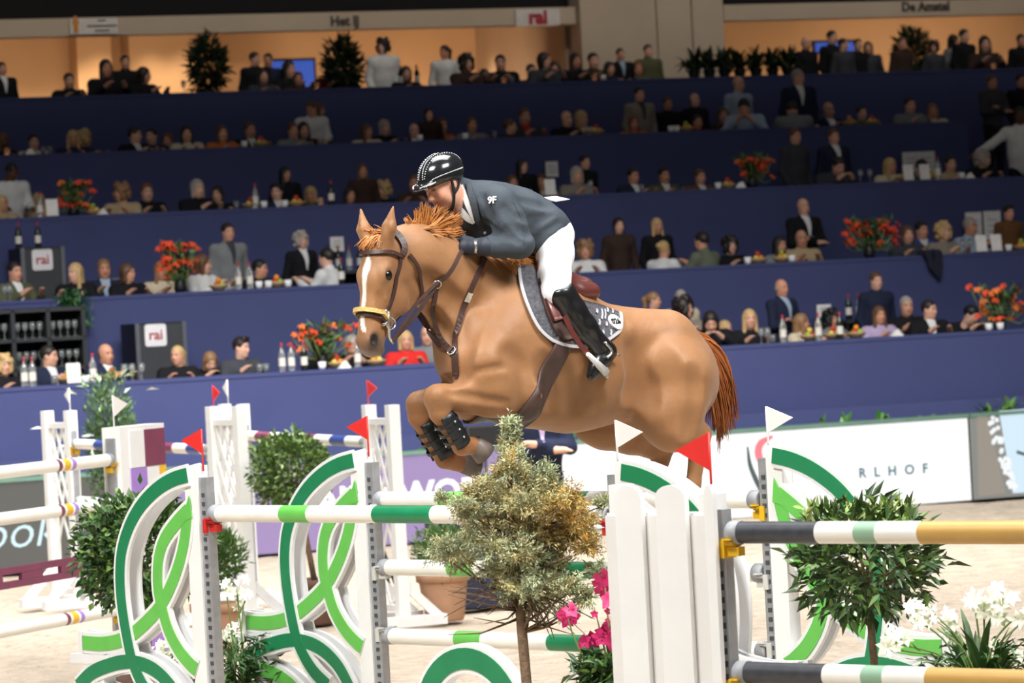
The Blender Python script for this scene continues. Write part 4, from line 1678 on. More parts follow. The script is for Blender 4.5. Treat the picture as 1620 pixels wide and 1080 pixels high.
def tendon_boot(a, b, ra, rb, back, lab):
    t = hthing('tendon_boot', lab, 'leg boot')
    a, b = Vector(a), Vector(b)
    d = (b - a).normalized()
    bk = Vector(back)
    bk = (bk - d * bk.dot(d)).normalized()
    sd = d.cross(bk)
    mb = MB()
    n, m_ = 16, 8
    vs = []
    for i in range(m_ + 1):
        f = i / m_
        c = a.lerp(b, f)
        r = ra + (rb - ra) * f + .004 * math.sin(f * math.pi)
        fl_ = 1.0 + (.25 if i in (0, m_) else 0)
        for k in range(n + 1):
            an = R(-135 + 270 * k / n)
            vs.append(c + (bk * math.cos(an) + sd * math.sin(an)) * r * (1.06 if i == m_ else 1))
    vs2 = []
    for i in range(m_ + 1):
        f = i / m_
        c = a.lerp(b, f)
        for k in range(n + 1):
            v = vs[i * (n + 1) + k]
            vs2.append(v + (c - v).normalized() * .008)
    N0 = len(vs)
    K = n + 1
    fs = []
    for i in range(m_):
        for k in range(n):
            p = i * K + k
            fs += [(p, p + 1, p + K + 1, p + K), (N0 + p, N0 + p + K, N0 + p + K + 1, N0 + p + 1)]
        fs += [(i * K, (i + 1) * K, N0 + (i + 1) * K, N0 + i * K), (i * K + n, N0 + i * K + n, N0 + (i + 1) * K + n, (i + 1) * K + n)]
    for k in range(n):
        fs += [(k, N0 + k, N0 + k + 1, k + 1), (m_ * K + k, m_ * K + k + 1, N0 + m_ * K + k + 1, N0 + m_ * K + k)]
    mb.add(vs + vs2, fs, 0, True)
    mb.build('shell', M_TB, t)
    for f in (.25, .5, .75):
        c = a.lerp(b, f)
        r = ra + (rb - ra) * f + .006
        pts = [c + (bk * math.cos(x) + sd * math.sin(x)) * r for x in [2 * math.pi * k / 16 for k in range(17)]]
        strap_mesh(MB(), [(p, (p - c).normalized()) for p in pts], .016, .003).build('strap', M_TB, t)
        pp = c + (bk * math.cos(R(70)) + sd * math.sin(R(70))) * (r + .004)
        for sg in (1, -1):
            pp = c + (bk * math.cos(R(80 * sg)) + sd * math.sin(R(80 * sg))) * (r + .004)
            MB().ico(pp, .006, 8, 5).build('stud', M_STEEL, t)
    return t


tendon_boot(hp(699, 655, .15), hp(727, 703, .13), .054, .056, hp(735, 660, .14) - hp(705, 680, .14), 'black tendon boot on the near foreleg, closest to us')
tendon_boot(hp(668, 668, -.13), hp(701, 722, -.13), .052, .056, hp(710, 680, -.13) - hp(680, 700, -.13), 'black strapped tendon boot on the far foreleg')
# ================================================================== PEOPLE
M_SKIN = mat('skin', (220, 170, 145), .5, noise=.06, scale=20, attr='Col', objcol=True, spec=.35)
M_HAIR = mat('hair', (90, 60, 40), .5, noise=.25, scale=35, objcol=True)
M_CLOTH = mat('cloth', (90, 90, 90), .85, noise=.08, scale=12, objcol=True, spec=.2)


def add_head(F, c, Rm, s=.93, k=1.0, ears=True):
    """Rm columns: right, forward, up"""
    Rm = np.array(Rm, float)
    c = np.array(c, float)
    L = lambda x, y, z: c + Rm @ (np.array((x, y, z)) * s)
    E = lambda p, r, kk=.02, op='add': F.ell(L(*p), np.array(r) * s, Rm, kk * k, op)
    E((0, -.012, .030), (.078, .098, .094))
    E((0, .022, -.035), (.062, .068, .085), .03)
    E((0, .052, -.100), (.034, .032, .028), .03)
    E((0, .070, .030), (.056, .024, .020), .02)
    for w in (1, -1):
        E((w * .040, .055, -.035), (.026, .028, .034), .025)
        E((w * .045, .0, -.075), (.022, .045, .030), .03)
    F.cone(L(0, .086, .008), L(0, .108, -.034), .009 * s, .015 * s, .010 * k)
    for w in (1, -1):
        E((w * .012, .098, -.040), (.010, .010, .008), .008)
        E((w * .032, .096, .010), (.019, .014, .011), .010, 'sub')
        E((w * .032, .078, .009), (.014, .012, .011), .006)
        if ears:
            E((w * .080, -.008, -.008), (.010, .020, .032), .010)
    E((0, .088, -.064), (.024, .011, .007), .010)
    E((0, .086, -.075), (.021, .011, .007), .010)
    F.cone(L(0, -.015, -.055), L(0, -.035, -.20), .054 * s, .060 * s, .03)


def face_cols(V, c, Rm, s=.93, brow=(.28, .2, .15)):
    Lc = ((V - np.array(c)) @ np.array(Rm)) / s
    C = np.ones((len(V), 3))

    def dab(p, r, col, a=1):
        d = np.exp(-(((Lc - np.array(p)) / np.array(r)) ** 2).sum(1))
        d = np.clip(d * 1.6, 0, 1)[:, None] * a
        C[:] = C * (1 - d) + np.array(col) * d
    for w in (1, -1):
        dab((w * .032, .088, .009), (.014, .02, .008), (.12, .09, .08))
        dab((w * .034, .095, .034), (.022, .02, .007), brow, .8)
        dab((w * .042, .07, -.03), (.025, .03, .025), (1.0, .74, .68), .5)
    dab((0, .095, -.069), (.024, .02, .009), (.72, .36, .34), .8)
    dab((0, .108, -.034), (.012, .02, .012), (1, .78, .72), .5)
    return C


IDR = np.stack([(1, 0, 0), (0, -1, 0), (0, 0, 1)], 1)  # right, forward (-y), up as columns


def yaw_m(a):
    c, s = math.cos(a), math.sin(a)
    return np.array(((c, -s, 0), (s, c, 0), (0, 0, 1)))


def pitch_m(a):  # + nods forward, for a figure facing -y
    c, s = math.cos(a), math.sin(a)
    return np.array(((1, 0, 0), (0, c, -s), (0, s, c)))


SKEL = {}
# facing -y, floor at 0; joints: hip, chest, neck, head, shoulder, elbow, wrist, knee, ankle
SKEL['seat'] = dict(hip=(0, .05, .52), chest=(0, .02, .86), neck=(0, 0, 1.0), head=(0, -.02, 1.155), arms=[((.185, .02, .95), (.25, -.10, .76), (.13, -.34, .90)), ((-.185, .02, .95), (-.25, -.10, .76), (-.13, -.34, .90))],
                    legs=[((.09, .03, .48), (.11, -.38, .47), (.11, -.34, .06), (.11, -.46, .035)), ((-.09, .03, .48), (-.11, -.38, .47), (-.11, -.34, .06), (-.11, -.46, .035))], nod=0)
SKEL['lean'] = dict(hip=(0, .08, .52), chest=(0, -.08, .82), neck=(0, -.16, .94), head=(0, -.24, 1.06), arms=[((.185, -.08, .90), (.26, -.22, .74), (.10, -.42, .89)), ((-.185, -.08, .90), (-.26, -.22, .74), (-.10, -.42, .89))],
                    legs=SKEL['seat']['legs'], nod=.45)
SKEL['stand'] = dict(hip=(0, 0, .95), chest=(0, .0, 1.32), neck=(0, 0, 1.47), head=(0, -.02, 1.625), arms=[((.19, .0, 1.41), (.25, .03, 1.14), (.22, -.10, .92)), ((-.19, .0, 1.41), (-.25, .03, 1.14), (-.22, -.10, .92))],
                     legs=[((.09, 0, .9), (.10, -.02, .49), (.10, .02, .08), (.11, -.12, .04)), ((-.09, 0, .9), (-.10, -.02, .49), (-.10, .02, .08), (-.11, -.12, .04))], nod=0)
SKEL['cross'] = dict(SKEL['stand'], arms=[((.19, .0, 1.41), (.25, -.07, 1.15), (-.08, -.22, 1.20)), ((-.19, .0, 1.41), (-.25, -.07, 1.14), (.10, -.19, 1.14))])
SKEL['serve'] = dict(SKEL['stand'], chest=(0, -.06, 1.31), neck=(0, -.10, 1.45), head=(0, -.15, 1.59), arms=[((.19, -.06, 1.39), (.25, -.10, 1.14), (.20, -.34, 1.08)), ((-.19, -.06, 1.39), (-.26, -.14, 1.16), (-.20, -.38, 1.10))], nod=.35)
SKEL['reach'] = dict(SKEL['stand'], arms=[((.19, .0, 1.41), (.26, .0, 1.14), (.22, -.16, .95)), ((-.19, .0, 1.41), (-.42, -.08, 1.26), (-.62, -.16, 1.16))])
TOPH = {'seat': 1.275, 'lean': 1.165, 'stand': 1.745, 'cross': 1.745, 'serve': 1.705, 'reach': 1.745}


def hand(F, w, d, up=(0, 0, 1), r=.0085):
    """palm, four fingers of unequal length and a thumb, lightly curled"""
    w, d = np.array(w, float), np.array(d, float)
    d /= np.linalg.norm(d)
    u = np.array(up, float)
    u -= d * u.dot(d)
    u /= np.linalg.norm(u)
    sd = np.cross(d, u)
    F.cone(w, w + d * .055, .026, .036, .015, u, .6)
    for i, ln in enumerate((.062, .075, .070, .055)):
        o = sd * (-.030 + .020 * i)
        a = w + d * .085 + o
        b = a + d * ln * .55 - u * .012
        c = b + d * ln * .30 - u * .026
        F.chain([(a - d * .02, r + .001), (b, r), (c, r - .001)], .008)
    a = w + d * .03 - sd * .034
    F.chain([(a, r + .003), (a + d * .035 - sd * .022 - u * .006, r + .001), (a + d * .062 - sd * .020 - u * .016, r)], .010)


def figure(pose, hyaw, female, h=.0155):
    """returns meshes (body, top, trousers) and the head frame"""
    K = SKEL[pose]
    Rm = yaw_m(hyaw) @ pitch_m(K['nod']) @ IDR
    hc = K['head']
    lo, hi = (-.75, -.62, -.02), (.45, .36, TOPH[pose] + .06)
    sh = .93 if female else 1.0
    wd = 1.22 if female else 1.32

    def torso(F, g, k):
        F.chain([(K['hip'], .125 + g), (tuple((np.array(K['hip']) + np.array(K['chest'])) / 2), (.112 if female else .125) + g), (K['chest'], (.128 if female else .140) + g)], k, (1, 0, 0), wd)
        sL, sR = K['arms'][0][0], K['arms'][1][0]
        F.cone(np.array(sL) * (sh, 1, 1), np.array(sR) * (sh, 1, 1), .066 + g, .066 + g, .06)
        F.cone(K['chest'], K['neck'], .10 + g, .055 + g * .6, .05)

    def arms(F, g, k, to=1.0):
        for a, e, w in K['arms']:
            a = np.array(a) * (sh, 1, 1)
            w = np.array(e) + (np.array(w) - np.array(e)) * to
            F.chain([(a, .058 + g), (e, .046 + g), (w, .034 + g)], k)

    def legs(F, g, k, feet):
        for hp_, kn, an, to in K['legs']:
            F.chain([(hp_, .088 + g), (kn, .062 + g), (an, .042 + g)], k)
            if feet:
                F.cone(an, to, .045, .038, .02)
    F = Field(lo, hi, h)
    torso(F, -.014, .05)
    arms(F, -.010, .03)
    legs(F, -.012, .03, True)
    for a, e, w in K['arms']:
        d = np.array(w) - np.array(e)
        if h > .012:
            dd = d / np.linalg.norm(d)
            F.cone(w, np.array(w) + dd * .09, .034, .028, .02)
            for q in (-1, 0, 1):
                sdv = np.cross(dd, (0, 0, 1)) * .02 * q
                F.cone(np.array(w) + dd * .08 + sdv, np.array(w) + dd * .15 + sdv - np.array((0, 0, .012)), .013, .011, .01)
            F.cone(np.array(w) + dd * .03, np.array(w) + dd * .08 + np.array((.03 * np.sign(-w[0]), 0, .012)), .015, .012, .012)
        else:
            hand(F, w, d)
    add_head(F, hc, Rm, .93 if not female else .89)
    body = F.mesh('person_body', 1)
    set_col(body, face_cols(F.V, hc, Rm))
    T = Field(lo, hi, .017)
    torso(T, .012, .05)
    arms(T, .012, .03, .90)
    if not female:
        T.cone(np.array(K['neck']) + (0, .01, -.02), np.array(K['neck']) + (0, .012, .03), .072, .066, .02)
    top = T.mesh('person_top', 1)
    P = Field(lo, (hi[0], hi[1], K['hip'][2] + .2), .022)
    legs(P, .012, .03, False)
    P.cone((-.05, K['hip'][1], K['hip'][2] - .02), (.05, K['hip'][1], K['hip'][2] - .02), .12, .12, .04)
    tro = P.mesh('person_trousers', 1)
    return body, top, tro, hc, Rm


def hair_mesh(style, h=.012):
    """hair round a head centred at the origin, facing -y"""
    F = Field((-.19, -.17, -.36), (.19, .24, .20), h)
    E = lambda p, r, k=.02, op='add': F.ell((p[0], -p[1], p[2]), r, None, k, op)
    s = .93
    if style == 'balding':
        E((0, -.022, -.005), (.086, .088, .062))
        E((0, .045, -.02), (.10, .075, .16), .01, 'sub')
        E((0, 0, .085), (.10, .14, .055), .01, 'sub')
    elif style == 'short':
        E((0, -.014, .036), (.083, .102, .094))
        E((0, .085, -.035), (.085, .060, .090), .012, 'sub')
        E((0, .0, -.13), (.12, .16, .09), .02, 'sub')
    elif style == 'quiff':
        E((0, -.012, .040), (.083, .104, .098))
        F.cone((-.03, -.062, .105), (.035, -.07, .100), .030, .030, .02)
        E((0, .088, -.035), (.085, .062, .092), .012, 'sub')
        E((0, .0, -.13), (.12, .16, .09), .02, 'sub')
    elif style == 'bob':
        E((0, -.018, .030), (.094, .108, .102))
        for w in (1, -1):
            F.cone((w * .072, .0, .02), (w * .074, .0, -.105), .034, .030, .02)
        F.cone((0, .07, .0), (0, .06, -.10), .065, .060, .03)
        E((0, .105, -.035), (.058, .075, .090), .012, 'sub')
    elif style == 'long':
        E((0, -.016, .032), (.088, .106, .100))
        for w in (1, -1):
            F.cone((w * .070, .0, .02), (w * .084, -.015, -.26), .032, .028, .02)
        F.cone((0, .065, .0), (0, .085, -.24), .070, .060, .03)
        E((0, .105, -.045), (.056, .075, .105), .012, 'sub')
    elif style == 'curly':
        rg = np.random.default_rng(3)
        E((0, -.020, .035), (.100, .110, .104))
        for k in range(46):
            a = rg.uniform(0, 2 * math.pi)
            z = rg.uniform(-.11, .13)
            rr = .105 * math.sqrt(max(.1, 1 - (z / .16) ** 2))
            F.ell((rr * math.cos(a), .02 + rr * math.sin(a), z + .01), .034, None, .012)
        E((0, .115, -.035), (.058, .085, .085), .012, 'sub')
    elif style == 'pony':
        E((0, -.014, .034), (.084, .104, .096))
        F.chain([((0, .10, .06), .030), ((0, .15, .02), .040), ((0, .14, -.10), .030), ((0, .13, -.20), .012)], .02)
        E((0, .088, -.040), (.075, .062, .100), .012, 'sub')
        E((0, .02, -.13), (.12, .14, .08), .02, 'sub')
    elif style == 'bun':
        E((0, -.014, .034), (.084, .104, .096))
        F.ell((0, .115, .055), (.05, .045, .045), None, .01)
        E((0, .088, -.040), (.072, .062, .100), .012, 'sub')
        E((0, .02, -.13), (.12, .14, .08), .02, 'sub')
    return F.mesh('hair_' + style, 1)


HAIRC = {'blonde': (196, 162, 110), 'brown': (96, 66, 44), 'dark': (38, 28, 24), 'grey': (160, 152, 144), 'red-brown': (122, 70, 40), 'light brown': (140, 104, 70), 'black': (20, 18, 20)}
CLOTHC = {'black': (24, 24, 28), 'navy': (34, 40, 62), 'white': (222, 222, 220), 'cream': (206, 192, 166), 'grey': (124, 126, 128), 'dark grey': (62, 64, 70), 'red': (204, 44, 40), 'pink': (236, 92, 100), 'olive': (84, 86, 62),
          'green-grey': (104, 110, 92), 'brown': (104, 72, 42), 'lilac': (176, 158, 190), 'light blue': (160, 176, 196), 'blue': (58, 74, 150), 'beige': (180, 158, 124), 'dark brown': (62, 46, 40), 'orange': (196, 110, 50), 'patterned grey': (140, 130, 118), 'dark red': (110, 36, 36)}
BODY, HAIRM = {}, {}
ROWN = ('front row', 'second row', 'third row', 'fourth row', 'top gallery')
HDESC = {'balding': 'balding', 'short': 'short {c} hair', 'quiff': '{c} swept hair', 'bob': '{c} bobbed hair', 'long': 'long {c} hair', 'curly': 'curly {c} hair', 'pony': '{c} ponytail', 'bun': '{c} hair tied up', 'bald': 'bald'}
LABELS = {}
PEOPLE = []
rgp = np.random.default_rng(11)
# (px, head top y, sex, hair style, hair colour, clothes, yaw in degrees [+ = towards picture right], pose or '', inner shirt or '')
CROWD = [
    [(5, 562, 'w', 'curly', 'blonde', 'black', 10, '', ''), (76, 546, 'm', 'short', 'dark', 'navy', 55, '', 'white'), (166, 543, 'm', 'balding', 'brown', 'navy', 20, '', 'white'), (279, 546, 'w', 'pony', 'blonde', 'black', -45, '', ''),
     (323, 558, 'w', 'bob', 'light brown', 'black', 0, 'lean', ''), (380, 533, 'm', 'quiff', 'dark', 'dark grey', 40, '', ''), (505, 533, 'w', 'long', 'brown', 'black', 15, '', ''), (546, 532, 'w', 'bob', 'grey', 'black', -15, 'lean', ''),
     (640, 522, 'w', 'bob', 'blonde', 'red', -10, '', ''), (674, 514, 'm', 'balding', 'grey', 'grey', -20, '', ''), (1033, 461, 'w', 'pony', 'light brown', 'blue', 55, 'stand', ''), (1076, 458, 'm', 'short', 'grey', 'cream', 0, 'stand', ''),
     (1080, 469, 'w', 'curly', 'dark', 'patterned grey', 40, 'back', ''), (1110, 494, 'w', 'long', 'dark', 'black', -20, 'lean', ''), (1146, 506, 'w', 'bob', 'blonde', 'pink', 10, '', ''), (1184, 488, 'w', 'long', 'blonde', 'black', -10, '', ''),
     (1235, 441, 'm', 'balding', 'grey', 'navy', 20, 'cross', 'light blue'), (1267, 495, 'w', 'long', 'light brown', 'cream', 70, '', ''), (1314, 490, 'm', 'curly', 'black', 'grey', 10, '', ''), (1384, 430, 'm', 'short', 'brown', 'navy', 5, 'stand', ''),
     (1389, 483, 'w', 'long', 'brown', 'lilac', 0, '', ''), (1432, 468, 'm', 'short', 'grey', 'black', -10, '', ''), (1468, 474, 'm', 'short', 'dark', 'black', 30, '', 'white'), (1521, 485, 'm', 'short', 'black', 'black', 35, 'lean', '')],
    [(22, 413, 'm', 'short', 'dark', 'olive', 20, '', 'white'), (117, 415, 'w', 'long', 'blonde', 'black', -60, '', ''), (163, 409, 'm', 'short', 'light brown', 'navy', -5, '', 'light blue'), (201, 416, 'w', 'bob', 'brown', 'black', 40, '', ''),
     (253, 413, 'w', 'long', 'light brown', 'cream', 10, '', ''), (320, 401, 'w', 'bob', 'brown', 'white', 65, '', ''), (359, 352, 'm', 'short', 'dark', 'grey', 10, 'stand', 'dark grey'), (410, 410, 'm', 'short', 'black', 'black', 50, '', ''),
     (475, 367, 'w', 'curly', 'grey', 'black', 15, 'stand', 'white'), (516, 392, 'm', 'short', 'dark', 'white', -140, '', ''), (924, 381, 'w', 'curly', 'light brown', 'white', -20, '', ''), (977, 343, 'w', 'long', 'dark', 'dark brown', 0, 'stand', ''),
     (1038, 344, 'w', 'long', 'blonde', 'black', 5, 'stand', ''), (1050, 380, 'w', 'bun', 'blonde', 'white', 120, '', ''), (1110, 366, 'm', 'short', 'dark', 'green-grey', -150, '', ''), (1154, 374, 'w', 'curly', 'dark', 'black', 0, '', ''),
     (1232, 373, 'w', 'long', 'dark', 'grey', 20, '', ''), (1266, 363, 'm', 'bald', 'brown', 'beige', -10, '', ''), (1269, 313, 'm', 'bald', 'brown', 'black', 5, 'cross', 'white'), (1434, 356, 'w', 'bob', 'brown', 'dark grey', -10, '', ''),
     (1456, 349, 'w', 'short', 'dark', 'blue', 10, '', 'white'), (1491, 352, 'w', 'curly', 'blonde', 'patterned grey', 10, '', ''), (1533, 343, 'm', 'short', 'grey', 'light blue', 20, '', ''), (1594, 324, 'm', 'quiff', 'dark', 'brown', 10, '', '')],
    [(14, 259, 'm', 'short', 'black', 'white', 40, 'serve', ''), (2, 308, 'w', 'long', 'blonde', 'beige', 40, '', ''), (60, 304, 'w', 'long', 'blonde', 'beige', 10, '', ''), (190, 290, 'w', 'curly', 'light brown', 'beige', -60, '', ''),
     (231, 289, 'm', 'short', 'red-brown', 'black', 0, '', ''), (311, 283, 'm', 'bob', 'grey', 'black', 15, '', ''), (343, 293, 'w', 'long', 'dark', 'black', -40, '', ''), (436, 290, 'm', 'short', 'dark', 'navy', -30, '', 'white'),
     (450, 263, 'w', 'long', 'black', 'black', 30, 'stand', ''), (490, 294, 'w', 'bob', 'blonde', 'olive', -30, '', ''), (552, 296, 'w', 'long', 'dark', 'black', 15, '', ''), (572, 258, 'w', 'long', 'brown', 'dark brown', 0, 'stand', ''),
     (605, 287, 'w', 'curly', 'blonde', 'black', -50, '', ''), (654, 276, 'm', 'short', 'brown', 'dark brown', -20, '', ''), (809, 276, 'w', 'long', 'brown', 'black', 0, '', ''), (825, 251, 'w', 'long', 'dark', 'black', 30, 'stand', ''),
     (856, 274, 'w', 'long', 'brown', 'cream', -40, '', ''), (911, 262, 'w', 'bob', 'grey', 'patterned grey', 0, '', ''), (924, 245, 'm', 'short', 'dark', 'black', 20, 'stand', ''), (1000, 265, 'm', 'short', 'dark', 'navy', 15, '', 'white'),
     (1049, 264, 'm', 'short', 'dark', 'olive', 5, '', 'white'), (1106, 267, 'm', 'short', 'brown', 'brown', 10, '', 'white'), (1256, 202, 'm', 'short', 'brown', 'dark grey', 20, 'stand', ''), (1317, 203, 'm', 'short', 'brown', 'navy', 5, 'stand', 'white'),
     (1313, 251, 'm', 'short', 'dark', 'dark grey', 0, 'lean', ''), (1407, 249, 'w', 'long', 'blonde', 'cream', 30, '', ''), (1446, 255, 'm', 'short', 'black', 'olive', 20, 'lean', ''), (1502, 246, 'm', 'short', 'dark', 'beige', 0, '', ''),
     (1553, 238, 'm', 'curly', 'grey', 'black', 30, '', ''), (1612, 168, 'm', 'short', 'black', 'white', -20, 'reach', '')],
    [(4, 209, 'w', 'long', 'brown', 'black', 20, '', ''), (52, 211, 'w', 'short', 'dark', 'cream', 0, '', ''), (114, 205, 'w', 'long', 'blonde', 'navy', -10, '', ''), (132, 206, 'w', 'curly', 'blonde', 'dark grey', 60, '', ''),
     (212, 200, 'm', 'short', 'dark', 'black', 55, '', 'white'), (238, 202, 'm', 'short', 'dark', 'navy', -40, '', ''), (264, 209, 'w', 'bob', 'red-brown', 'green-grey', -30, '', ''), (294, 198, 'w', 'long', 'dark', 'cream', -10, '', ''),
     (350, 197, 'w', 'long', 'brown', 'orange', 5, '', ''), (394, 192, 'm', 'short', 'brown', 'black', 10, '', 'white'), (462, 193, 'w', 'bun', 'brown', 'grey', 10, '', ''), (479, 192, 'w', 'long', 'dark', 'black', 0, '', ''),
     (487, 161, 'm', 'short', 'brown', 'white', -50, 'serve', ''), (503, 162, 'w', 'long', 'brown', 'dark brown', 70, 'stand', ''), (579, 195, 'w', 'long', 'brown', 'cream', 30, '', ''), (607, 188, 'w', 'bob', 'grey', 'black', 15, '', ''),
     (654, 195, 'm', 'balding', 'brown', 'black', -10, '', 'white'), (677, 170, 'w', 'long', 'dark', 'dark brown', 0, 'stand', ''), (697, 185, 'm', 'short', 'brown', 'orange', 15, '', ''), (745, 184, 'w', 'bun', 'brown', 'grey', 0, '', ''),
     (806, 188, 'm', 'short', 'brown', 'dark brown', 60, '', ''), (828, 170, 'm', 'short', 'brown', 'dark grey', 5, '', 'red'), (895, 175, 'm', 'balding', 'brown', 'black', 10, '', ''), (919, 174, 'w', 'bob', 'blonde', 'cream', 30, '', ''),
     (1010, 137, 'm', 'short', 'dark', 'patterned grey', 5, 'stand', 'dark grey'), (1001, 183, 'w', 'long', 'red-brown', 'orange', 0, '', ''), (1028, 184, 'w', 'short', 'dark', 'beige', 20, '', ''), (1055, 153, 'm', 'short', 'brown', 'black', 0, 'stand', ''),
     (1098, 147, 'm', 'balding', 'brown', 'black', 10, 'stand', ''), (1102, 181, 'm', 'short', 'dark', 'dark red', 0, '', ''), (1142, 169, 'w', 'long', 'brown', 'dark brown', -10, '', ''), (1165, 159, 'm', 'short', 'black', 'light blue', -25, 'lean', ''),
     (1167, 120, 'm', 'bald', 'brown', 'light blue', 20, 'stand', ''), (1261, 109, 'm', 'short', 'grey', 'navy', 30, 'stand', 'white'), (1264, 160, 'm', 'short', 'dark', 'grey', 160, 'lean', ''), (1309, 161, 'm', 'balding', 'brown', 'navy', 5, '', 'white'),
     (1362, 166, 'w', 'bun', 'dark', 'olive', 0, '', ''), (1438, 153, 'm', 'short', 'dark', 'grey', 0, '', ''), (1474, 163, 'w', 'long', 'light brown', 'cream', -20, '', ''), (1568, 118, 'm', 'short', 'brown', 'dark grey', 10, 'cross', ''),
     (1614, 116, 'm', 'short', 'dark', 'black', 0, 'stand', '')],
    [(2, 98, 'm', 'short', 'dark', 'black', 10, 'stand', 'white'), (108, 115, 'm', 'short', 'dark', 'black', 0, '', ''), (166, 93, 'w', 'long', 'dark', 'black', 5, '', ''), (197, 87, 'm', 'short', 'dark', 'black', 0, 'stand', ''),
     (227, 105, 'w', 'bob', 'dark', 'black', 60, '', ''), (402, 82, 'm', 'short', 'dark', 'black', 40, 'stand', ''), (423, 84, 'm', 'short', 'dark', 'navy', -30, 'stand', ''), (415, 108, 'w', 'long', 'dark', 'dark grey', 0, '', ''),
     (456, 95, 'w', 'long', 'dark', 'black', 20, '', ''), (471, 113, 'w', 'bun', 'brown', 'dark brown', -10, '', ''), (522, 95, 'w', 'long', 'dark', 'dark red', 0, '', ''), (544, 96, 'm', 'short', 'dark', 'black', 0, 'stand', ''),
     (604, 62, 'm', 'curly', 'black', 'white', -40, 'stand', ''), (641, 104, 'w', 'bob', 'dark', 'black', 0, '', ''), (702, 71, 'w', 'pony', 'dark', 'white', -60, 'stand', ''), (737, 87, 'm', 'curly', 'dark', 'dark brown', 10, '', ''),
     (765, 108, 'w', 'bun', 'dark', 'black', 10, '', ''), (790, 86, 'm', 'short', 'black', 'black', -20, '', ''), (839, 101, 'm', 'short', 'dark', 'dark brown', 0, '', ''), (860, 82, 'w', 'bob', 'dark', 'dark grey', 40, '', ''),
     (876, 97, 'w', 'bob', 'dark', 'red', -20, '', ''), (909, 83, 'w', 'long', 'dark', 'black', 10, '', ''), (937, 83, 'm', 'short', 'dark', 'dark brown', 0, '', ''), (963, 97, 'w', 'long', 'dark', 'navy', 15, '', ''),
     (980, 76, 'm', 'short', 'dark', 'black', 0, 'stand', 'light blue'), (1007, 96, 'w', 'bob', 'red-brown', 'olive', 0, '', ''), (1024, 70, 'm', 'short', 'dark', 'olive', 0, 'stand', ''), (1274, 58, 'm', 'balding', 'grey', 'black', 20, 'stand', ''),
     (1315, 48, 'm', 'short', 'dark', 'black', 20, 'stand', ''), (1333, 60, 'w', 'short', 'dark', 'dark grey', 50, 'stand', ''), (1356, 61, 'm', 'short', 'brown', 'black', 0, 'stand', ''), (1372, 65, 'w', 'long', 'brown', 'dark grey', -20, 'stand', ''),
     (1425, 58, 'm', 'short', 'brown', 'dark brown', 20, 'stand', ''), (1476, 65, 'w', 'curly', 'dark', 'dark grey', -30, 'stand', ''), (1508, 54, 'w', 'long', 'black', 'grey', 60, 'stand', ''), (1524, 46, 'm', 'short', 'dark', 'black', 20, 'stand', ''),
     (1556, 56, 'w', 'long', 'dark', 'dark brown', -10, '', ''), (1614, 54, 'm', 'short', 'dark', 'black', 0, 'stand', '')],
]


def get_body(pose, hq, fem):
    key = (pose, hq, fem)
    if key not in BODY:
        BODY[key] = figure(pose, R(hq), fem)
    return BODY[key]


def get_hair(style):
    if style not in HAIRM:
        HAIRM[style] = hair_mesh(style)
    return HAIRM[style]


SHIRTS = {}


def shirt_mesh(pose, hq, fem):
    """shirt front showing in the opening of a jacket, laid on the chest"""
    key = (pose, fem)
    if key not in SHIRTS:
        top = get_body(pose, hq, fem)[1]
        n = len(top.vertices)
        co = np.empty(n * 3, np.float32)
        top.vertices.foreach_get('co', co)
        co = co.reshape(-1, 3)
        bv = BVHTree.FromPolygons([tuple(v) for v in co], [tuple(p.vertices) for p in top.polygons])
        nk = SKEL[pose]['neck']
        vs = []
        for i in range(11):
            f = i / 10
            z = nk[2] + .045 - .30 * f
            hw = .052 * (1 - f) + .008
            for j in range(5):
                x = hw * (j / 2 - 1)
                h = bv.ray_cast(Vector((x, nk[1] - .30, z)), Vector((0, 1, 0)))
                y = h[0].y if h[0] is not None and h[0].y > nk[1] - .25 else nk[1] - .06 - .10 * f
                vs.append((x, y - .010, z))
        vs += [(a, b + .02, c) for a, b, c in vs]
        fs = []
        for i in range(10):
            for j in range(4):
                a = i * 5 + j
                fs += [(a, a + 5, a + 6, a + 1), (55 + a, 55 + a + 1, 55 + a + 6, 55 + a + 5)]
        SHIRTS[key] = MB().add(vs, fs, 0, True).mesh('shirt_front')
    return SHIRTS[key]


def dress(t, pose, hq, fem, style, hc_, cc, inner, skin, trouser=(30, 30, 36)):
    body, top, tro, hc, Rm = get_body(pose, hq, fem)
    lc = lambda c: (*lin(c), 1)
    o = put('body', body, t, M_SKIN)
    o.color = lc(skin)
    o = put('top', top, t, M_CLOTH)
    o.color = lc(CLOTHC[cc])
    o = put('trousers', tro, t, M_CLOTH)
    o.color = lc(trouser)
    if style not in ('bald',):
        o = put('hair', get_hair(style), t, M_HAIR)
        o.color = lc(HAIRC[hc_])
        A = Matrix([list(r) for r in (yaw_m(R(hq)) @ pitch_m(SKEL[pose]['nod']))])
        o.matrix_local = Matrix.Translation(hc) @ A.to_4x4() @ Matrix.Scale(.95 if not fem else .92, 4)
    if inner:
        o = put('shirt_front', shirt_mesh(pose, hq, fem), t, M_CLOTH)
        o.color = lc(CLOTHC[inner])


def person_label(sx, style, hcol, cc, inner, row, posew, skin=''):
    hd_ = HDESC[style].format(c=hcol)
    who = {'m': 'man', 'w': 'woman'}[sx]
    if style in ('balding', 'bald'):
        a = '%s %s' % (hd_, who)
    else:
        a = '%s with %s' % (who, hd_)
    b = '%s top' % cc if not inner else '%s jacket, %s shirt' % (cc, inner)
    return '%s in %s, %s, %s' % (a, b, posew, row)


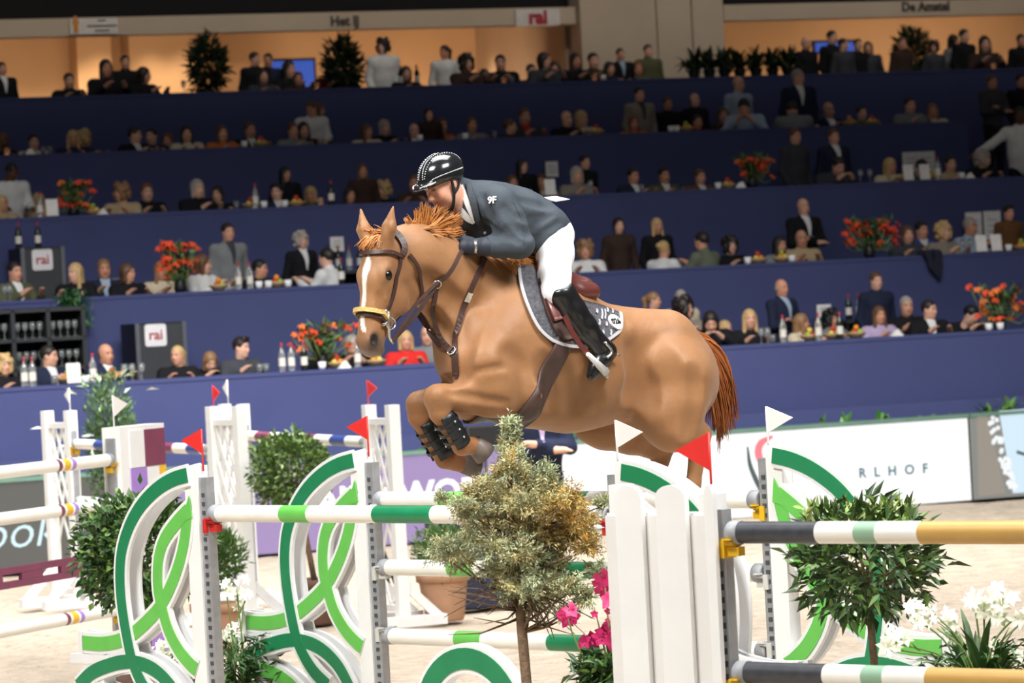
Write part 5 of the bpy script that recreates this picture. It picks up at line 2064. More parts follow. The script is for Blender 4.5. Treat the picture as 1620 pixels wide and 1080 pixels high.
skins = [(224, 172, 146), (214, 160, 134), (228, 180, 156), (206, 150, 122)]
for row, lst in enumerate(CROWD):
    v0, z0 = TIER[row]
    placed = []
    for (px, ty, sx, style, hcol, cc, yaw, pose, inner) in sorted(lst):
        sitting = pose in ('', 'lean', 'back')
        for dv in ((1.60, 2.2) if pose == 'back' else (.98, 1.60, 2.2) if sitting else (1.90, 2.30, 2.62 if row < 4 else 2.45)):
            uu = on_v(px, ty, v0 + dv)[0]
            if all(abs(uu - a) > .50 or abs(dv - b) > (.58 if (c or sitting) else .38) for a, b, c in placed):
                break
        placed.append((uu, dv, sitting))
        v = v0 + dv
        if pose in ('', 'back'):
            pose = 'seat'
        # height over the tier floor that the picture shows
        u, z = on_v(px, ty, v)
        need = z - FLZ[row]
        if pose in ('stand', 'cross', 'serve', 'reach') and need < 1.42:
            v = v0 + 1.5
            u, z = on_v(px, ty, v)
            need = z - FLZ[row]
        if pose == 'seat' and need > 1.46:
            pose = 'stand'
            v = v0 + 1.5
            u, z = on_v(px, ty, v)
            need = z - FLZ[row]
        if pose in ('stand', 'cross') and need < 1.36:
            pose = 'seat'
        sc = need / TOPH[pose]
        sc = max(.80, min(1.16, sc))
        zf = FLZ[row]
        fem = sx == 'w'
        hq = 0
        if abs(yaw) <= 90:
            hq = 35 if yaw > 25 else -35 if yaw < -25 else 0
        t = empty('person', S(u, v, zf), SYAW + R(yaw - hq))
        t.scale = (sc * .98, sc * .98, sc)
        # the head leaves the base point when it leans: bring it back under the picture column
        off = Vector(SKEL[pose]['head'])
        off.z = 0
        off.rotate(Matrix.Rotation(SYAW + R(yaw - hq), 3, 'Z'))
        t.location = t.location - SE * (off.dot(SE) * sc)
        skin = (96, 62, 48) if (row, px) in ((2, 14), (3, 4), (2, 1612)) else skins[rgp.integers(4)]
        dress(t, pose, hq, fem, style, hcol, cc, inner, skin)
        posew = 'seated' if pose in ('seat', 'lean') else 'standing'
        if pose == 'lean':
            posew = 'leaning forward'
        elif abs(yaw) > 100:
            posew = 'turned away'
        elif pose == 'cross':
            posew = 'standing arms folded'
        elif pose == 'reach':
            posew = 'standing with arm out'
        elif pose == 'serve':
            posew = 'bending to serve'
        PEOPLE.append([t, px, row, person_label(sx, style, hcol, cc, inner, ROWN[row], posew), sx, cc, u])
from collections import defaultdict
_by = defaultdict(list)
for P in PEOPLE:
    _by[P[3]].append(P)
for lab, ps in _by.items():
    ps.sort(key=lambda P: P[1])
    n = len(ps)
    for i, P in enumerate(ps):
        if n == 1:
            s = lab
        elif n == 2:
            s = lab + (', further left', ', further right')[i]
        else:
            s = lab + ', %s from left' % ('first', 'second', 'third', 'fourth', 'fifth', 'sixth', 'seventh')[i]
        tag(P[0], s, 'person', 'spectators in the ' + ROWN[P[2]])

# ------------------------------------------------------------------ man with folded arms by the boards
gp = at_z(866, 922, 0)
t = empty('person', gp, R(8), 'man in dark suit with arms folded standing behind the juniper', 'person')
zneed = 1.78
t.scale = (1.02, 1.02, 1.02)
dress(t, 'cross', 0, False, 'short', 'dark', 'navy', 'lilac', skins[0], (30, 34, 50))
for sg in (1, -1):
    Fq = Field((sg * .11 - .08, -.24, -.01), (sg * .11 + .08, .12, .14), .008)
    Fq.chain([((sg * .10, .03, .055), .050), ((sg * .105, -.06, .045), .046), ((sg * .11, -.13, .04), .042), ((sg * .11, -.17, .038), .036)], .02)
    Fq.cone((sg * .10, .03, .05), (sg * .10, .03, .11), .05, .05, .02)
    put('shoe', Fq.mesh('shoe', 1), t, M_BLACK)

# ------------------------------------------------------------------ the rider
RD = empty('person', (0, 0, 0), 0, 'rider in slate jacket, white breeches and black helmet crouched over the saddle', 'person')
RD.matrix_world = HM
pr = R(28)
RR = np.stack([(0, -1, 0), (math.cos(pr), 0, -math.sin(pr)), (math.sin(pr), 0, math.cos(pr))], 1)
RR = yaw_m(R(6)) @ RR
rc = hp(700, 290, .02)
Fr = Field((-.45, -.45, 2.2), (.85, .48, 3.30), .0075)
add_head(Fr, rc, RR, .95)
nk0 = rc + RR @ np.array((0, -.04, -.17))
Fr.cone(rc + RR @ np.array((0, -.02, -.07)), hp(742, 318, 0), .055, .065, .03)
Fr.chain([(hp(745, 322), .08), (hp(775, 340), .12), (hp(830, 352), .11), (hp(872, 372), .10)], .04, YL, 1.2)
body = Fr.mesh('rider_body', 1)
set_col(body, face_cols(Fr.V, rc, RR, .95, (.2, .13, .1)))
o = put('body', body, RD, M_SKIN)
o.color = (*lin((222, 168, 142)), 1)
# helmet
M_HELM = mat('black_gloss_helmet', (24, 26, 28), .18, noise=.1, coat=.6)
Fh = Field(rc - .26, rc + .26, .006)
Lr = lambda x, y, z: rc + RR @ (np.array((x, y, z)) * .95)
Fh.ell(Lr(0, -.016, .045), np.array((.100, .124, .100)), RR, .02)
Fh.ell(Lr(0, .04, -.085), np.array((.16, .115, .112)), RR, .02, 'sub')
Fh.ell(Lr(0, -.10, -.12), np.array((.16, .10, .09)), RR, .02, 'sub')
Fh.ell(Lr(0, .108, .048), np.array((.072, .052, .012)), RR, .012)
Fh.ell(Lr(0, -.02, .0), np.array((.070, .088, .085)), RR, .012, 'sub')
helm = put('helmet', Fh.mesh('helmet', 1), RD, M_HELM)
HB = BVHTree.FromPolygons([tuple(v) for v in Fh.V], [tuple(int(i) for i in q) for q in Fh.Q])
mb = MB()
def stud_row(pts, n, r=.0032):
    for q in smooth_line(pts, n):
        p, nn, _, _ = HB.find_nearest(Vector(Lr(*q)))
        if (Vector(Lr(0, -.016, .045)) - p).length > .07:
            mb.ico(p, r, 6, 4)
for w in (1, -1):
    stud_row([(w * .035, .12, .09), (w * .04, .05, .15), (w * .04, -.06, .155), (w * .035, -.14, .09), (w * .03, -.15, .03)], 26)
    stud_row([(w * .02, .13, .08), (w * .015, .06, .16), (w * .015, -.05, .16)], 20)
    stud_row([(w * .06, .115, .07), (w * .10, .05, .065), (w * .115, -.03, .05), (w * .09, -.10, .03)], 26)
    stud_row([(w * .03, .15, .052), (w * .065, .12, .050), (w * .085, .085, .046)], 12, .004)
tag(mb.build('crystal_rows', mat('crystal_studs', (240, 240, 244), .15, metal=.6, emit=0), helm), kind='stuff')
# chin strap
M_STRAP = mat('black_webbing', (20, 20, 22), .7)
mb = MB()
for w in (1, -1):
    q = [Lr(w * .086, -.005, .02), Lr(w * .080, .015, -.05), Lr(w * .050, .040, -.118), Lr(0, .052, -.140)]
    mb.tube([Vector(a) for a in smooth_line(q, 10)], .0075, 6)
    q = [Lr(w * .080, -.06, .0), Lr(w * .082, -.02, -.04), Lr(w * .080, .015, -.055)]
    mb.tube([Vector(a) for a in smooth_line(q, 8)], .006, 6)
mb.build('chin_strap', M_STRAP, helm)
put('hair', None, RD) if False else None
# jacket
M_JACK = mat('slate_riding_jacket', (64, 71, 78), .75, noise=.10, scale=8, bump=.35, bscale=14, spec=.25)
Fj = Field((-.55, -.52, 2.2), (.72, .55, 3.15), .009)
Fj.chain([(hp(752, 330), .115), (hp(778, 340), .155), (hp(815, 348), .150), (hp(840, 358), .136), (hp(858, 372), .128)], .05, YL, 1.22)
Fj.ell(hp(862, 372), (.12, .165, .11), None, .05)
sL, sR = hp(786, 322, .19), hp(786, 322, .19) * (1, -1, 1)
Fj.cone(hp(775, 320, .12), hp(775, 320, .12) * (1, -1, 1), .095, .095, .06)
eL, wL = hp(822, 386, .29), hp(760, 390, .19)
for s in (1, -1):
    m_ = np.array((1, s, 1))
    sh = hp(790, 324, .20) * m_
    el = eL * m_
    wr = wL * m_
    Fj.chain([(sh, .092), ((sh + el) / 2, .080), (el, .066), ((el + wr) / 2, .056), (wr, .043)], .03)
    # skirt of the jacket over the thigh
    Fj.cone(hp(850, 365, .10) * m_, hp(858, 388, .14) * m_, .10, .06, .05)
    Fj.cone(hp(862, 364, .12) * m_, hp(872, 356, .12) * m_, .08, .075, .05)
Fj.cone(hp(745, 318), hp(730, 304), .085, .072, .03)
_V, _Q = Fj.nets()
_JB = BVHTree.FromPolygons([tuple(v) for v in _V], [tuple(int(i) for i in q) for q in _Q])
for pts, r_, dp_ in (([(800, 330), (818, 360), (836, 372)], .03, .012), ([(812, 340), (838, 346), (864, 344)], .03, .008), ([(835, 372), (852, 352), (872, 340)], .025, .009), ([(842, 384), (862, 366), (884, 352)], .02, .007),
                     ([(800, 362), (812, 376), (822, 382)], .02, .006), ([(786, 368), (800, 374), (815, 376)], .015, .006), ([(762, 310), (770, 326), (778, 345)], .03, .006), ([(826, 318), (846, 322), (866, 328)], .03, .006), ([(772, 352), (782, 366), (786, 378)], .02, .008)):
    pr_ = None
    for q in smooth_line(pts, 8):
        h_ = _JB.ray_cast(CAM_H, (HMI.to_3x3() @ ray(q[0], q[1])).normalized())
        if h_[0] is not None:
            c_ = np.array(h_[0] + h_[1] * (r_ - dp_))
            if pr_ is not None and np.linalg.norm(c_ - pr_) < .1:
                Fj.cone(pr_, c_, r_, r_, .015, None, 1, 'sub')
            pr_ = c_
jk = put('jacket', Fj.mesh('jacket', 1), RD, M_JACK)
JB = BVHTree.FromPolygons([tuple(v) for v in Fj.V], [tuple(int(i) for i in q) for q in Fj.Q])


def hit_on(bvh, px, py):
    r = (HMI.to_3x3() @ ray(px, py)).normalized()
    h = bvh.ray_cast(CAM_H, r)
    if h[0] is None:
        return None
    return h[0], h[1]


def on_jacket(pts, off=.004, dens=10):
    out = []
    for q in smooth_line(pts, dens):
        h = hit_on(JB, q[0], q[1])
        if h:
            out.append((h[0] + h[1] * off, h[1]))
    return out


def garment_patch(name, top, bot, bvh, m, parent, off=.004, nu=14, nv=6, th=.004):
    A, B = smooth_line(top, nu), smooth_line(bot, nu)
    vs, n2 = [], []
    last = None
    for i in range(nu + 1):
        for j in range(nv + 1):
            q = A[i] * (1 - j / nv) + B[i] * (j / nv)
            h = hit_on(bvh, q[0], q[1])
            if h is None:
                r = (HMI.to_3x3() @ ray(q[0], q[1])).normalized()
                d = (last - CAM_H).length if last is not None else 17.8
                h = (CAM_H + r * d, -r)
            last = h[0]
            vs.append(h[0] + h[1] * off)
            n2.append(h[0] + h[1] * (off - th))
    K, N0 = nv + 1, len(vs)
    fs = []
    for i in range(nu):
        for j in range(nv):
            a = i * K + j
            fs += [(a, a + 1, a + K + 1, a + K), (N0 + a, N0 + a + K, N0 + a + K + 1, N0 + a + 1)]
    return MB().add(vs + n2, fs, 0, True).build(name, m, parent)


M_SHIRT = mat('white_shirt_cloth', (222, 218, 214), .7)
garment_patch('shirt_collar', [(727, 296), (736, 322), (750, 352)], [(732, 292), (742, 316), (752, 352)], JB, M_SHIRT, RD, .006)
garment_patch('shirt_collar', [(718, 326), (726, 336), (738, 348), (748, 353)], [(726, 322), (734, 330), (744, 342), (750, 353)], JB, M_SHIRT, RD, .008)
garment_patch('lapel', [(736, 291), (746, 318), (756, 350)], [(744, 290), (756, 318), (762, 346)], JB, M_JACK, RD, .010, th=.008)
for pts in ([(812, 320), (826, 350), (829, 385)], [(770, 302), (776, 330), (790, 352)]):
    P = on_jacket(pts, .001, 12)
    if len(P) > 3:
        strap_mesh(MB(), P, .005, .004).build('seam', M_JACK, jk)
h = hit_on(JB, 779, 317)
nd = h[1]
xd = Vector((0, 0, 1)).cross(nd).normalized()
yd = nd.cross(xd)
o = put('sleeve_emblem', text_mesh('9F', .045, .001, bold=.0015), RD, M_SHIRT)
o.matrix_local = Matrix(((xd.x, -nd.x, yd.x, 0), (xd.y, -nd.y, yd.y, 0), (xd.z, -nd.z, yd.z, 0), (0, 0, 0, 1)))
o.location = h[0] + nd * .006
h = hit_on(JB, 768, 368)
if h:
    MB().ico(h[0] + h[1] * .003, .009, 10, 6).build('button', mat('horn_button', (130, 130, 128), .4), RD)
# loose coat tail tip
q0, q1 = hp(858, 312, 0), hp(902, 315, 0)
garment = MB().add([tuple(hp(855, 312, -.06)), tuple(hp(880, 310, -.05)), tuple(hp(902, 315, -.02)), tuple(hp(880, 317, .02)), tuple(hp(858, 314, -.06) - (0, 0, .008)), tuple(hp(880, 313, -.05) - (0, 0, .008)), tuple(hp(900, 316, -.02)), tuple(hp(880, 319, .02))],
                    [(0, 1, 2, 3), (7, 6, 5, 4), (0, 3, 7, 4), (3, 2, 6, 7), (2, 1, 5, 6), (1, 0, 4, 5)]).build('coat_tail', M_SHIRT, RD)
# breeches
M_BREE = mat('white_breeches_cloth', (236, 236, 238), .75, noise=.04, bump=.15, bscale=10)
Fb = Field((-.55, -.48, 1.95), (.45, .50, 3.05), .010)
Fb.ell(hp(864, 376), (.115, .155, .11), None, .04)
for s in (1, -1):
    m_ = np.array((1, s, 1))
    Fb.chain([(hp(874, 372, .10) * m_, .105), (hp(878, 402, .17) * m_, .086), (hp(877, 435, .25) * m_, .074), (hp(880, 462, .29) * m_, .064), (hp(890, 480, .30) * m_, .058)], .04)
put('breeches', Fb.mesh('breeches', 1), RD, M_BREE)
# boots, both legs
M_BOOT = mat('black_riding_boot', (20, 20, 22), .3, noise=.2, scale=15, coat=.3)
for s in (1, -1):
    m_ = np.array((1, s, 1))
    Fo = Field((-.62, -.46 if s < 0 else .18, 1.75), (.30, -.18 if s < 0 else .46, 2.70), .008)
    Fo.chain([(hp(889, 466, .315) * m_, .072), (hp(905, 492, .325) * m_, .068), (hp(925, 518, .335) * m_, .062), (hp(948, 545, .34) * m_, .047), (hp(957, 552, .34) * m_, .046)], .02)
    Fo.chain([(hp(963, 556, .34) * m_, .042), (hp(952, 570, .345) * m_, .042), (hp(943, 583, .345) * m_, .038), (hp(936, 594, .345) * m_, .026)], .02)
    Fo.ell(hp(873, 440, .315) * m_, (.10, .14, .055), None, .01, 'sub')
    bt = put('boot', Fo.mesh('boot', 1), RD, M_BOOT)
    mb = MB()
    q = [hp(965, 545, .34) * m_, hp(974, 556, .36) * m_, hp(980, 563, .34) * m_]
    mb.tube([Vector(a) for a in q], .006, 6)
    q = [hp(957, 541, .395) * m_, hp(968, 556, .395) * m_, hp(960, 566, .395) * m_]
    mb.tube([Vector(a) for a in smooth_line(q, 8)], .007, 6)
    mb.build('spur', M_STEEL, bt)
# gloves: palm, four closed fingers, thumb on top
M_GLV = mat('dark_navy_glove', (36, 44, 56), .6, noise=.1)
for s, w, hnd in ((1, wL, hand_l), (-1, wL * (1, -1, 1), hand_r)):
    w, hnd = np.array(w), np.array(hnd)
    lo = np.minimum(w, hnd) - .12
    hi = np.maximum(w, hnd) + .12
    Fg = Field(lo, hi, .0055)
    d = hnd - w
    d /= np.linalg.norm(d)
    Fg.cone(w - d * .03, w + d * .03, .048, .036, .015)
    Fg.cone(w + d * .02, hnd, .034, .040, .015, (0, 1, 0), .62)
    inw = np.array((0, -s, 0))
    for i, ln in enumerate((.9, 1.0, .95, .8)):
        k0 = hnd + np.array((.0, 0, .030 - .020 * i)) + d * .012
        k1 = k0 + d * .034 * ln + inw * .008
        k2 = k1 + inw * .030 * ln - d * .006
        k3 = k2 - d * .028 * ln
        Fg.chain([(k0, .0105), (k1, .0100), (k2, .0092), (k3, .0085)], .006)
    k0 = hnd + np.array((0, 0, .034)) - d * .03
    Fg.chain([(k0, .013), (k0 + d * .035 + inw * .012 + np.array((0, 0, .012)), .011), (k0 + d * .062 + inw * .020 + np.array((0, 0, .004)), .0095)], .008)
    put('glove', Fg.mesh('glove', 1), RD, M_GLV)
mb = MB()
P = on_jacket([(752, 380), (754, 390), (753, 399)], .004, 6)
if len(P) > 2:
    strap_mesh(mb, P, .012, .004).build('cuff_tab', M_STEEL, RD)
# ================================================================== PLANTS
M_LEAF = mat('leaf', (60, 96, 44), .42, noise=.15, scale=30, attr='Col', spec=.5)
M_LEAFM = mat('matt_leaf', (60, 96, 44), .65, noise=.15, scale=30, attr='Col', spec=.3)
M_BARK = mat('grey_brown_bark', (120, 98, 76), .9, noise=.3, scale=30, bump=.5, bscale=50)
M_TERRA = mat('terracotta_clay', (176, 134, 104), .8, noise=.10, scale=10)
M_TERRAD = mat('dark_brown_clay', (98, 70, 56), .8, noise=.10)
M_SOIL = mat('potting_soil', (54, 42, 34), .95, noise=.3, scale=40)


def leaves(name, P, D, L, Wd, C, m, parent, fold=.25, droop=.15, seed=0):
    """folded two-facet leaves, one mesh"""
    rg = np.random.default_rng(seed)
    P, D = np.asarray(P, float), np.asarray(D, float)
    n = len(P)
    D = D / np.maximum(np.linalg.norm(D, axis=1, keepdims=True), 1e-6)
    U = rg.normal(0, 1, (n, 3))
    U[:, 2] += 1.0
    U -= D * (U * D).sum(1, keepdims=True)
    U /= np.maximum(np.linalg.norm(U, axis=1, keepdims=True), 1e-6)
    Sd = np.cross(D, U)
    L, Wd = np.broadcast_to(L, n)[:, None], np.broadcast_to(Wd, n)[:, None]
    base = P
    tip = P + D * L - U * L * droop
    mid = P + D * L * .45
    l = mid + Sd * Wd / 2 + U * Wd * fold
    r = mid - Sd * Wd / 2 + U * Wd * fold
    V = np.stack([base, l, tip, r], 1).reshape(-1, 3)
    i = np.arange(n) * 4
    T = np.concatenate([np.stack([i, i + 2, i + 1], 1), np.stack([i, i + 3, i + 2], 1)])
    me = mesh_np(name, V, T, smooth=False)
    set_col(me, np.repeat(np.asarray(C), 4, axis=0))
    return tag(put(name, me, parent, m), kind='stuff')


def tint(n, cols, rg, var=.25):
    cols = np.array([lin(c) for c in cols])
    k = rg.integers(0, len(cols), n)
    return cols[k] * rg.uniform(1 - var, 1 + var, (n, 1))


def ball_leaves(c, r, n, rg, inner=.55):
    d = rg.normal(0, 1, (n, 3))
    d /= np.linalg.norm(d, axis=1, keepdims=True)
    f = rg.uniform(inner ** 3, 1, (n, 1)) ** (1 / 3)
    lump = 1 + .10 * np.sin(d[:, :1] * 7 + d[:, 1:2] * 5) + .06 * rg.normal(0, 1, (n, 1))
    P = np.array(c) + d * f * np.array(r) * lump
    return P, d


def pot(t, r, h, m, z=0, name='pot'):
    mb = MB()
    mb.lathe([(0, z), (r * .72, z), (r * .76, z + .02), (r * .95, z + h * .80), (r * .95, z + h * .82), (r * 1.06, z + h * .82), (r * 1.08, z + h), (r * .98, z + h), (r * .95, z + h * .92), (0, z + h * .92)], 24)
    o = mb.build(name, m, t)
    MB().lathe([(0, z + h * .93), (r * .95, z + h * .93)], 20).build('soil', M_SOIL, t)
    return o


def branchy(t, base, c, r, n, rad, rg, m=M_BARK, name='branch'):
    for k in range(n):
        d = rg.normal(0, 1, 3)
        d[2] = abs(d[2]) * .6
        d /= np.linalg.norm(d)
        e = np.array(c) + d * np.array(r) * .8
        mid = (np.array(base) + e) / 2 + rg.normal(0, .03, 3)
        MB().tube([base, tuple(mid), tuple(e)], [rad, rad * .6, rad * .25], 6).build(name, m, t)


def topiary(label, gp, zc, r, n, leaf, cols, potspec, seed, trunk_r=.02, inner=.5, name='topiary_tree', off=(0, 0), m=M_LEAF):
    rg = np.random.default_rng(seed)
    t = empty(name, gp, 0, label, 'tree')
    pr_, ph, pm = potspec
    pot(t, pr_, ph, pm)
    c = np.array((off[0], off[1], zc))
    MB().tube([(0, 0, ph * .9), (off[0] * .5 + .012, off[1] * .5, (zc + ph) / 2), (off[0], off[1], zc - r[2] * .4)], [trunk_r * 1.15, trunk_r, trunk_r * .85], 10).build('trunk', M_BARK, t)
    branchy(t, tuple(c - (0, 0, r[2] * .5)), c, r, 14, trunk_r * .55, rg)
    P, d = ball_leaves(c, r, n, rg, inner)
    D = d + rg.normal(0, .55, (n, 3))
    D[:, 2] += .15
    leaves('foliage', P, D, rg.uniform(.7, 1.25, n) * leaf[0], rg.uniform(.8, 1.2, n) * leaf[1], tint(n, cols, rg), m, t, seed=seed)
    return t, c, rg


def gxy(px, depth, py=900):
    p = at_depth(px, py, depth)
    return Vector((p.x, p.y, 0))


def zat(px, py, depth):
    return at_depth(px, py, depth).z


DARKG = [(58, 96, 44), (74, 112, 52), (48, 80, 40), (112, 142, 68), (84, 108, 66)]
topiary('round glossy bay tree at left, partly behind the green arcs', gxy(226, 22.0), zat(222, 872, 22.0), (.40, .40, .34), 3200, (.062, .034), DARKG, (.2, .36, M_TERRAD), 1, .022)
topiary('clipped round bush tree between the lattice standards', gxy(497, 29.5), zat(455, 745, 29.5), (.31, .31, .30), 2600, (.06, .030), [(104, 132, 66), (90, 120, 58), (128, 154, 84), (72, 100, 50)], (.19, .36, M_TERRAD), 2, .022, off=(-.15, 0))
rt, rcn, rgr = topiary('small round citrus tree standing between the jump poles at right', gxy(1371, 16.0), zat(1375, 888, 16.0), (.31, .31, .25), 1150, (.085, .028), [(74, 102, 50), (60, 88, 42), (96, 126, 60), (52, 76, 38)], (.17, .32, M_TERRA), 3, .017, .35)
# upright new shoots on its crown
n = 130
P = np.array([(rgr.uniform(-.26, .20), rgr.uniform(-.2, .2), rcn[2] + rgr.uniform(.14, .24)) for _ in range(n)])
D = np.stack([rgr.normal(0, .5, n), rgr.normal(0, .5, n), rgr.uniform(.5, 1.3, n)], 1)
leaves('new_shoots', P, D, .065, .026, tint(n, [(140, 168, 84), (120, 150, 70), (150, 160, 96)], rgr), M_LEAF, rt, seed=9)


# ---- potted shrubs and conifers
def potted_shrub(label, gp, potspec, zc, r, n, leaf, cols, seed, name='potted_shrub', up=.6):
    rg = np.random.default_rng(seed)
    t = empty(name, gp, 0, label, 'plant')
    pot(t, *potspec)
    ph = potspec[1]
    for k in range(7):
        a = rg.uniform(0, 6.28)
        MB().tube([(0, 0, ph * .9), (.5 * r[0] * math.cos(a), .5 * r[1] * math.sin(a), zc)], [.010, .004], 6).build('stem', M_BARK, t)
    P, d = ball_leaves((0, 0, zc), r, n, rg, .2)
    D = d * .6 + rg.normal(0, .4, (n, 3))
    D[:, 2] += up
    leaves('foliage', P, D, rg.uniform(.7, 1.2, n) * leaf[0], leaf[1], tint(n, cols, rg), M_LEAFM, t, seed=seed)
    return t


dp = 29.2
potted_shrub('bushy green shrub in terracotta pot under the oxer poles', gxy(700, dp), (.20, .38, M_TERRA), zat(700, 880, dp), (.23, .23, .24), 1800, (.06, .016), [(96, 122, 70), (120, 146, 84), (84, 150, 60), (110, 128, 92)], 11)
potted_shrub('needle-leaved shrub in terracotta pot beside the nearest standard', gxy(338, 27.5), (.18, .36, M_TERRA), zat(352, 885, 27.5), (.22, .22, .24), 1500, (.08, .014), [(70, 104, 44), (92, 128, 56), (58, 88, 40)], 12)
cs = potted_shrub('tall narrow evergreen with pale wisps behind the block standard', gxy(186, 34.2), (.2, .36, M_TERRAD), zat(186, 700, 34.2), (.24, .24, .62), 3200, (.055, .018), [(84, 112, 70), (104, 130, 88), (70, 98, 60)], 13, 'evergreen_column')
rg = np.random.default_rng(31)
zc = zat(186, 680, 34.2)
P = [(rg.normal(0, .22), rg.normal(0, .15), zc + rg.uniform(-.3, .52)) for _ in range(46)]
D = [(p[0] * 3 + rg.normal(0, .3), rg.normal(0, .5), rg.uniform(.0, .5)) for p in P]
leaves('pale_wisps', P, D, .13, .03, tint(46, [(190, 206, 176), (160, 188, 140), (220, 228, 214)], rg), M_LEAFM, cs, seed=31)


# ---- the juniper in front of the oxer
def juniper():
    rg = np.random.default_rng(5)
    dj = 16.4
    base = gxy(838, dj, 1300)
    t = empty('juniper_tree', base, 0, 'scraggy grey-green and ochre juniper standing in front of the poles', 'tree')
    J = lambda px, py, dy=0.0: np.array(at_depth(px, py, dj)) - np.array(base) + np.array((0, dy, 0))
    MB().tube([(0, 0, 0), J(833, 1080), J(826, 1000), J(822, 950), J(815, 900), J(808, 800), J(806, 720), J(808, 665)], [.026, .024, .024, .022, .018, .012, .007, .003], 10).build('trunk', M_BARK, t)
    clumps = []  # px, py, r px, ochre 0..1
    for c in ((808, 672, 9, .0), (804, 685, 8, 0), (815, 692, 8, 0), (806, 702, 13, .05), (812, 725, 18, .1), (804, 745, 24, .3), (826, 752, 20, .1), (862, 752, 16, .0), (874, 772, 18, .0), (776, 772, 18, .15), (835, 775, 28, .2), (760, 785, 28, .4), (790, 790, 36, .25),
              (830, 800, 40, .35), (868, 810, 32, .75), (900, 790, 22, .8), (895, 815, 30, .8), (925, 830, 22, .5), (910, 850, 36, .8), (930, 868, 20, .7), (745, 810, 28, .1), (730, 800, 16, .05), (765, 835, 34, .25), (800, 835, 36, .3), (840, 840, 36, .45),
              (870, 858, 36, .6), (785, 865, 30, .1), (750, 860, 20, .0), (720, 870, 28, .0), (695, 878, 24, .0), (730, 895, 18, .0), (820, 880, 36, .15), (850, 892, 34, .05), (880, 900, 30, .1), (800, 905, 30, .0), (830, 930, 34, .05), (860, 935, 32, .15),
              (885, 945, 26, .0), (905, 930, 24, .0), (925, 945, 20, .0), (810, 935, 22, .0), (895, 975, 18, .0), (940, 905, 12, .0), (700, 790, 6, 0), (955, 800, 8, 0), (772, 905, 10, 0), (838, 962, 24, 0.1)):
        clumps.append(c)
    PP, DD, CC, LL = [], [], [], []
    g1, g2 = np.array(lin((178, 186, 150))), np.array(lin((206, 166, 84)))
    for i, (px, py, rp, oc) in enumerate(clumps):
        dy = rg.uniform(-.20, .20) if rp > 14 else 0
        c = J(px, py, dy)
        r = rp / 360
        # branch from the trunk
        tt = J(np.interp(py + rp * 1.6 + 20, [665, 720, 800, 900, 950, 1000], [808, 806, 808, 815, 822, 826]), min(py + rp * 1.6 + 20, 1000))
        mid = (tt + c) / 2 + np.array((0, 0, -.02)) + rg.normal(0, .02, 3)
        MB().tube([tt, mid, c], [.008, .006, .003], 5).build('branch', M_BARK, t)
        nt = int(26 * (rp / 26) ** 1.6) + 8
        for k in range(nt):  # sprays
            d = rg.normal(0, 1, 3)
            d[2] = d[2] * .7 + .65
            d /= np.linalg.norm(d)
            s0 = c + d * r * rg.uniform(-.1, .4)
            ln = r * rg.uniform(.45, .95) + .025
            ocm = min(1, max(0, oc + rg.normal(0, .22)))
            col = (g1 * (1 - ocm) + g2 * ocm) * rg.uniform(.7, 1.3)
            for q in range(32):
                f = rg.uniform(.05, 1)
                p = s0 + d * ln * f + rg.normal(0, .008, 3)
                PP.append(p)
                DD.append(d * .75 + rg.normal(0, .65, 3))
                CC.append(col * rg.uniform(.8, 1.2))
                LL.append(rg.uniform(.016, .034) * (1.1 - .4 * f))
    LL = np.array(LL)
    leaves('foliage', PP, DD, LL, LL * .26, CC, M_LEAFM, t, seed=5)
    # bare twigs low in the crown
    for k in range(46):
        a = J(rg.uniform(770, 880), rg.uniform(850, 1000), rg.uniform(-.12, .12))
        tt = J(818 + rg.uniform(-3, 5), rg.uniform(900, 985))
        e = J(rg.choice([rg.uniform(700, 790), rg.uniform(850, 945)]), rg.uniform(900, 1010), rg.uniform(-.2, .2))
        mid = (tt + e) / 2 + rg.normal(0, .025, 3)
        MB().tube([tt, mid, e], [.006, .004, .0015], 5).build('twig', M_BARK, t)
    return t


juniper()


# ---- flowering plants
def blades(t, n, base, ln, w, cols, seed, m=M_LEAF, spread=.8, name='leaf_blade'):
    rg = np.random.default_rng(seed)
    for k in range(n):
        a = rg.uniform(0, 2 * math.pi)
        el = rg.uniform(.35, 1.25)
        d = np.array((math.cos(a) * math.cos(el) * spread, math.sin(a) * math.cos(el) * spread, math.sin(el)))
        l = ln * rg.uniform(.6, 1.15)
        p0 = np.array(base) + rg.normal(0, .03, 3) * (1, 1, 0)
        p1 = p0 + d * l * .55
        p2 = p0 + d * l - np.array((0, 0, l * .28 * math.cos(el) * 1.5))
        ln_ = smooth_line([p0, p1, p2], 6)
        sd = np.cross(d, (0, 0, 1))
        sd /= np.linalg.norm(sd) + 1e-6
        up = np.cross(sd, d)
        vs, fs = [], []
        for i, q in enumerate(ln_):
            ww = w * math.sin(math.pi * min(.97, .12 + .86 * i / 6)) / 2
            vs += [q - sd * ww + up * ww * .3, q, q + sd * ww + up * ww * .3]
        for i in range(6):
            fs += [(3 * i, 3 * i + 1, 3 * i + 4, 3 * i + 3), (3 * i + 1, 3 * i + 2, 3 * i + 5, 3 * i + 4)]
        mb = MB()
        mb.add(vs, fs, 0, True)
        me = mb.mesh(name)
        set_col(me, np.tile(tint(1, cols, rg), (len(vs), 1)))
        put(name, me, t, m)


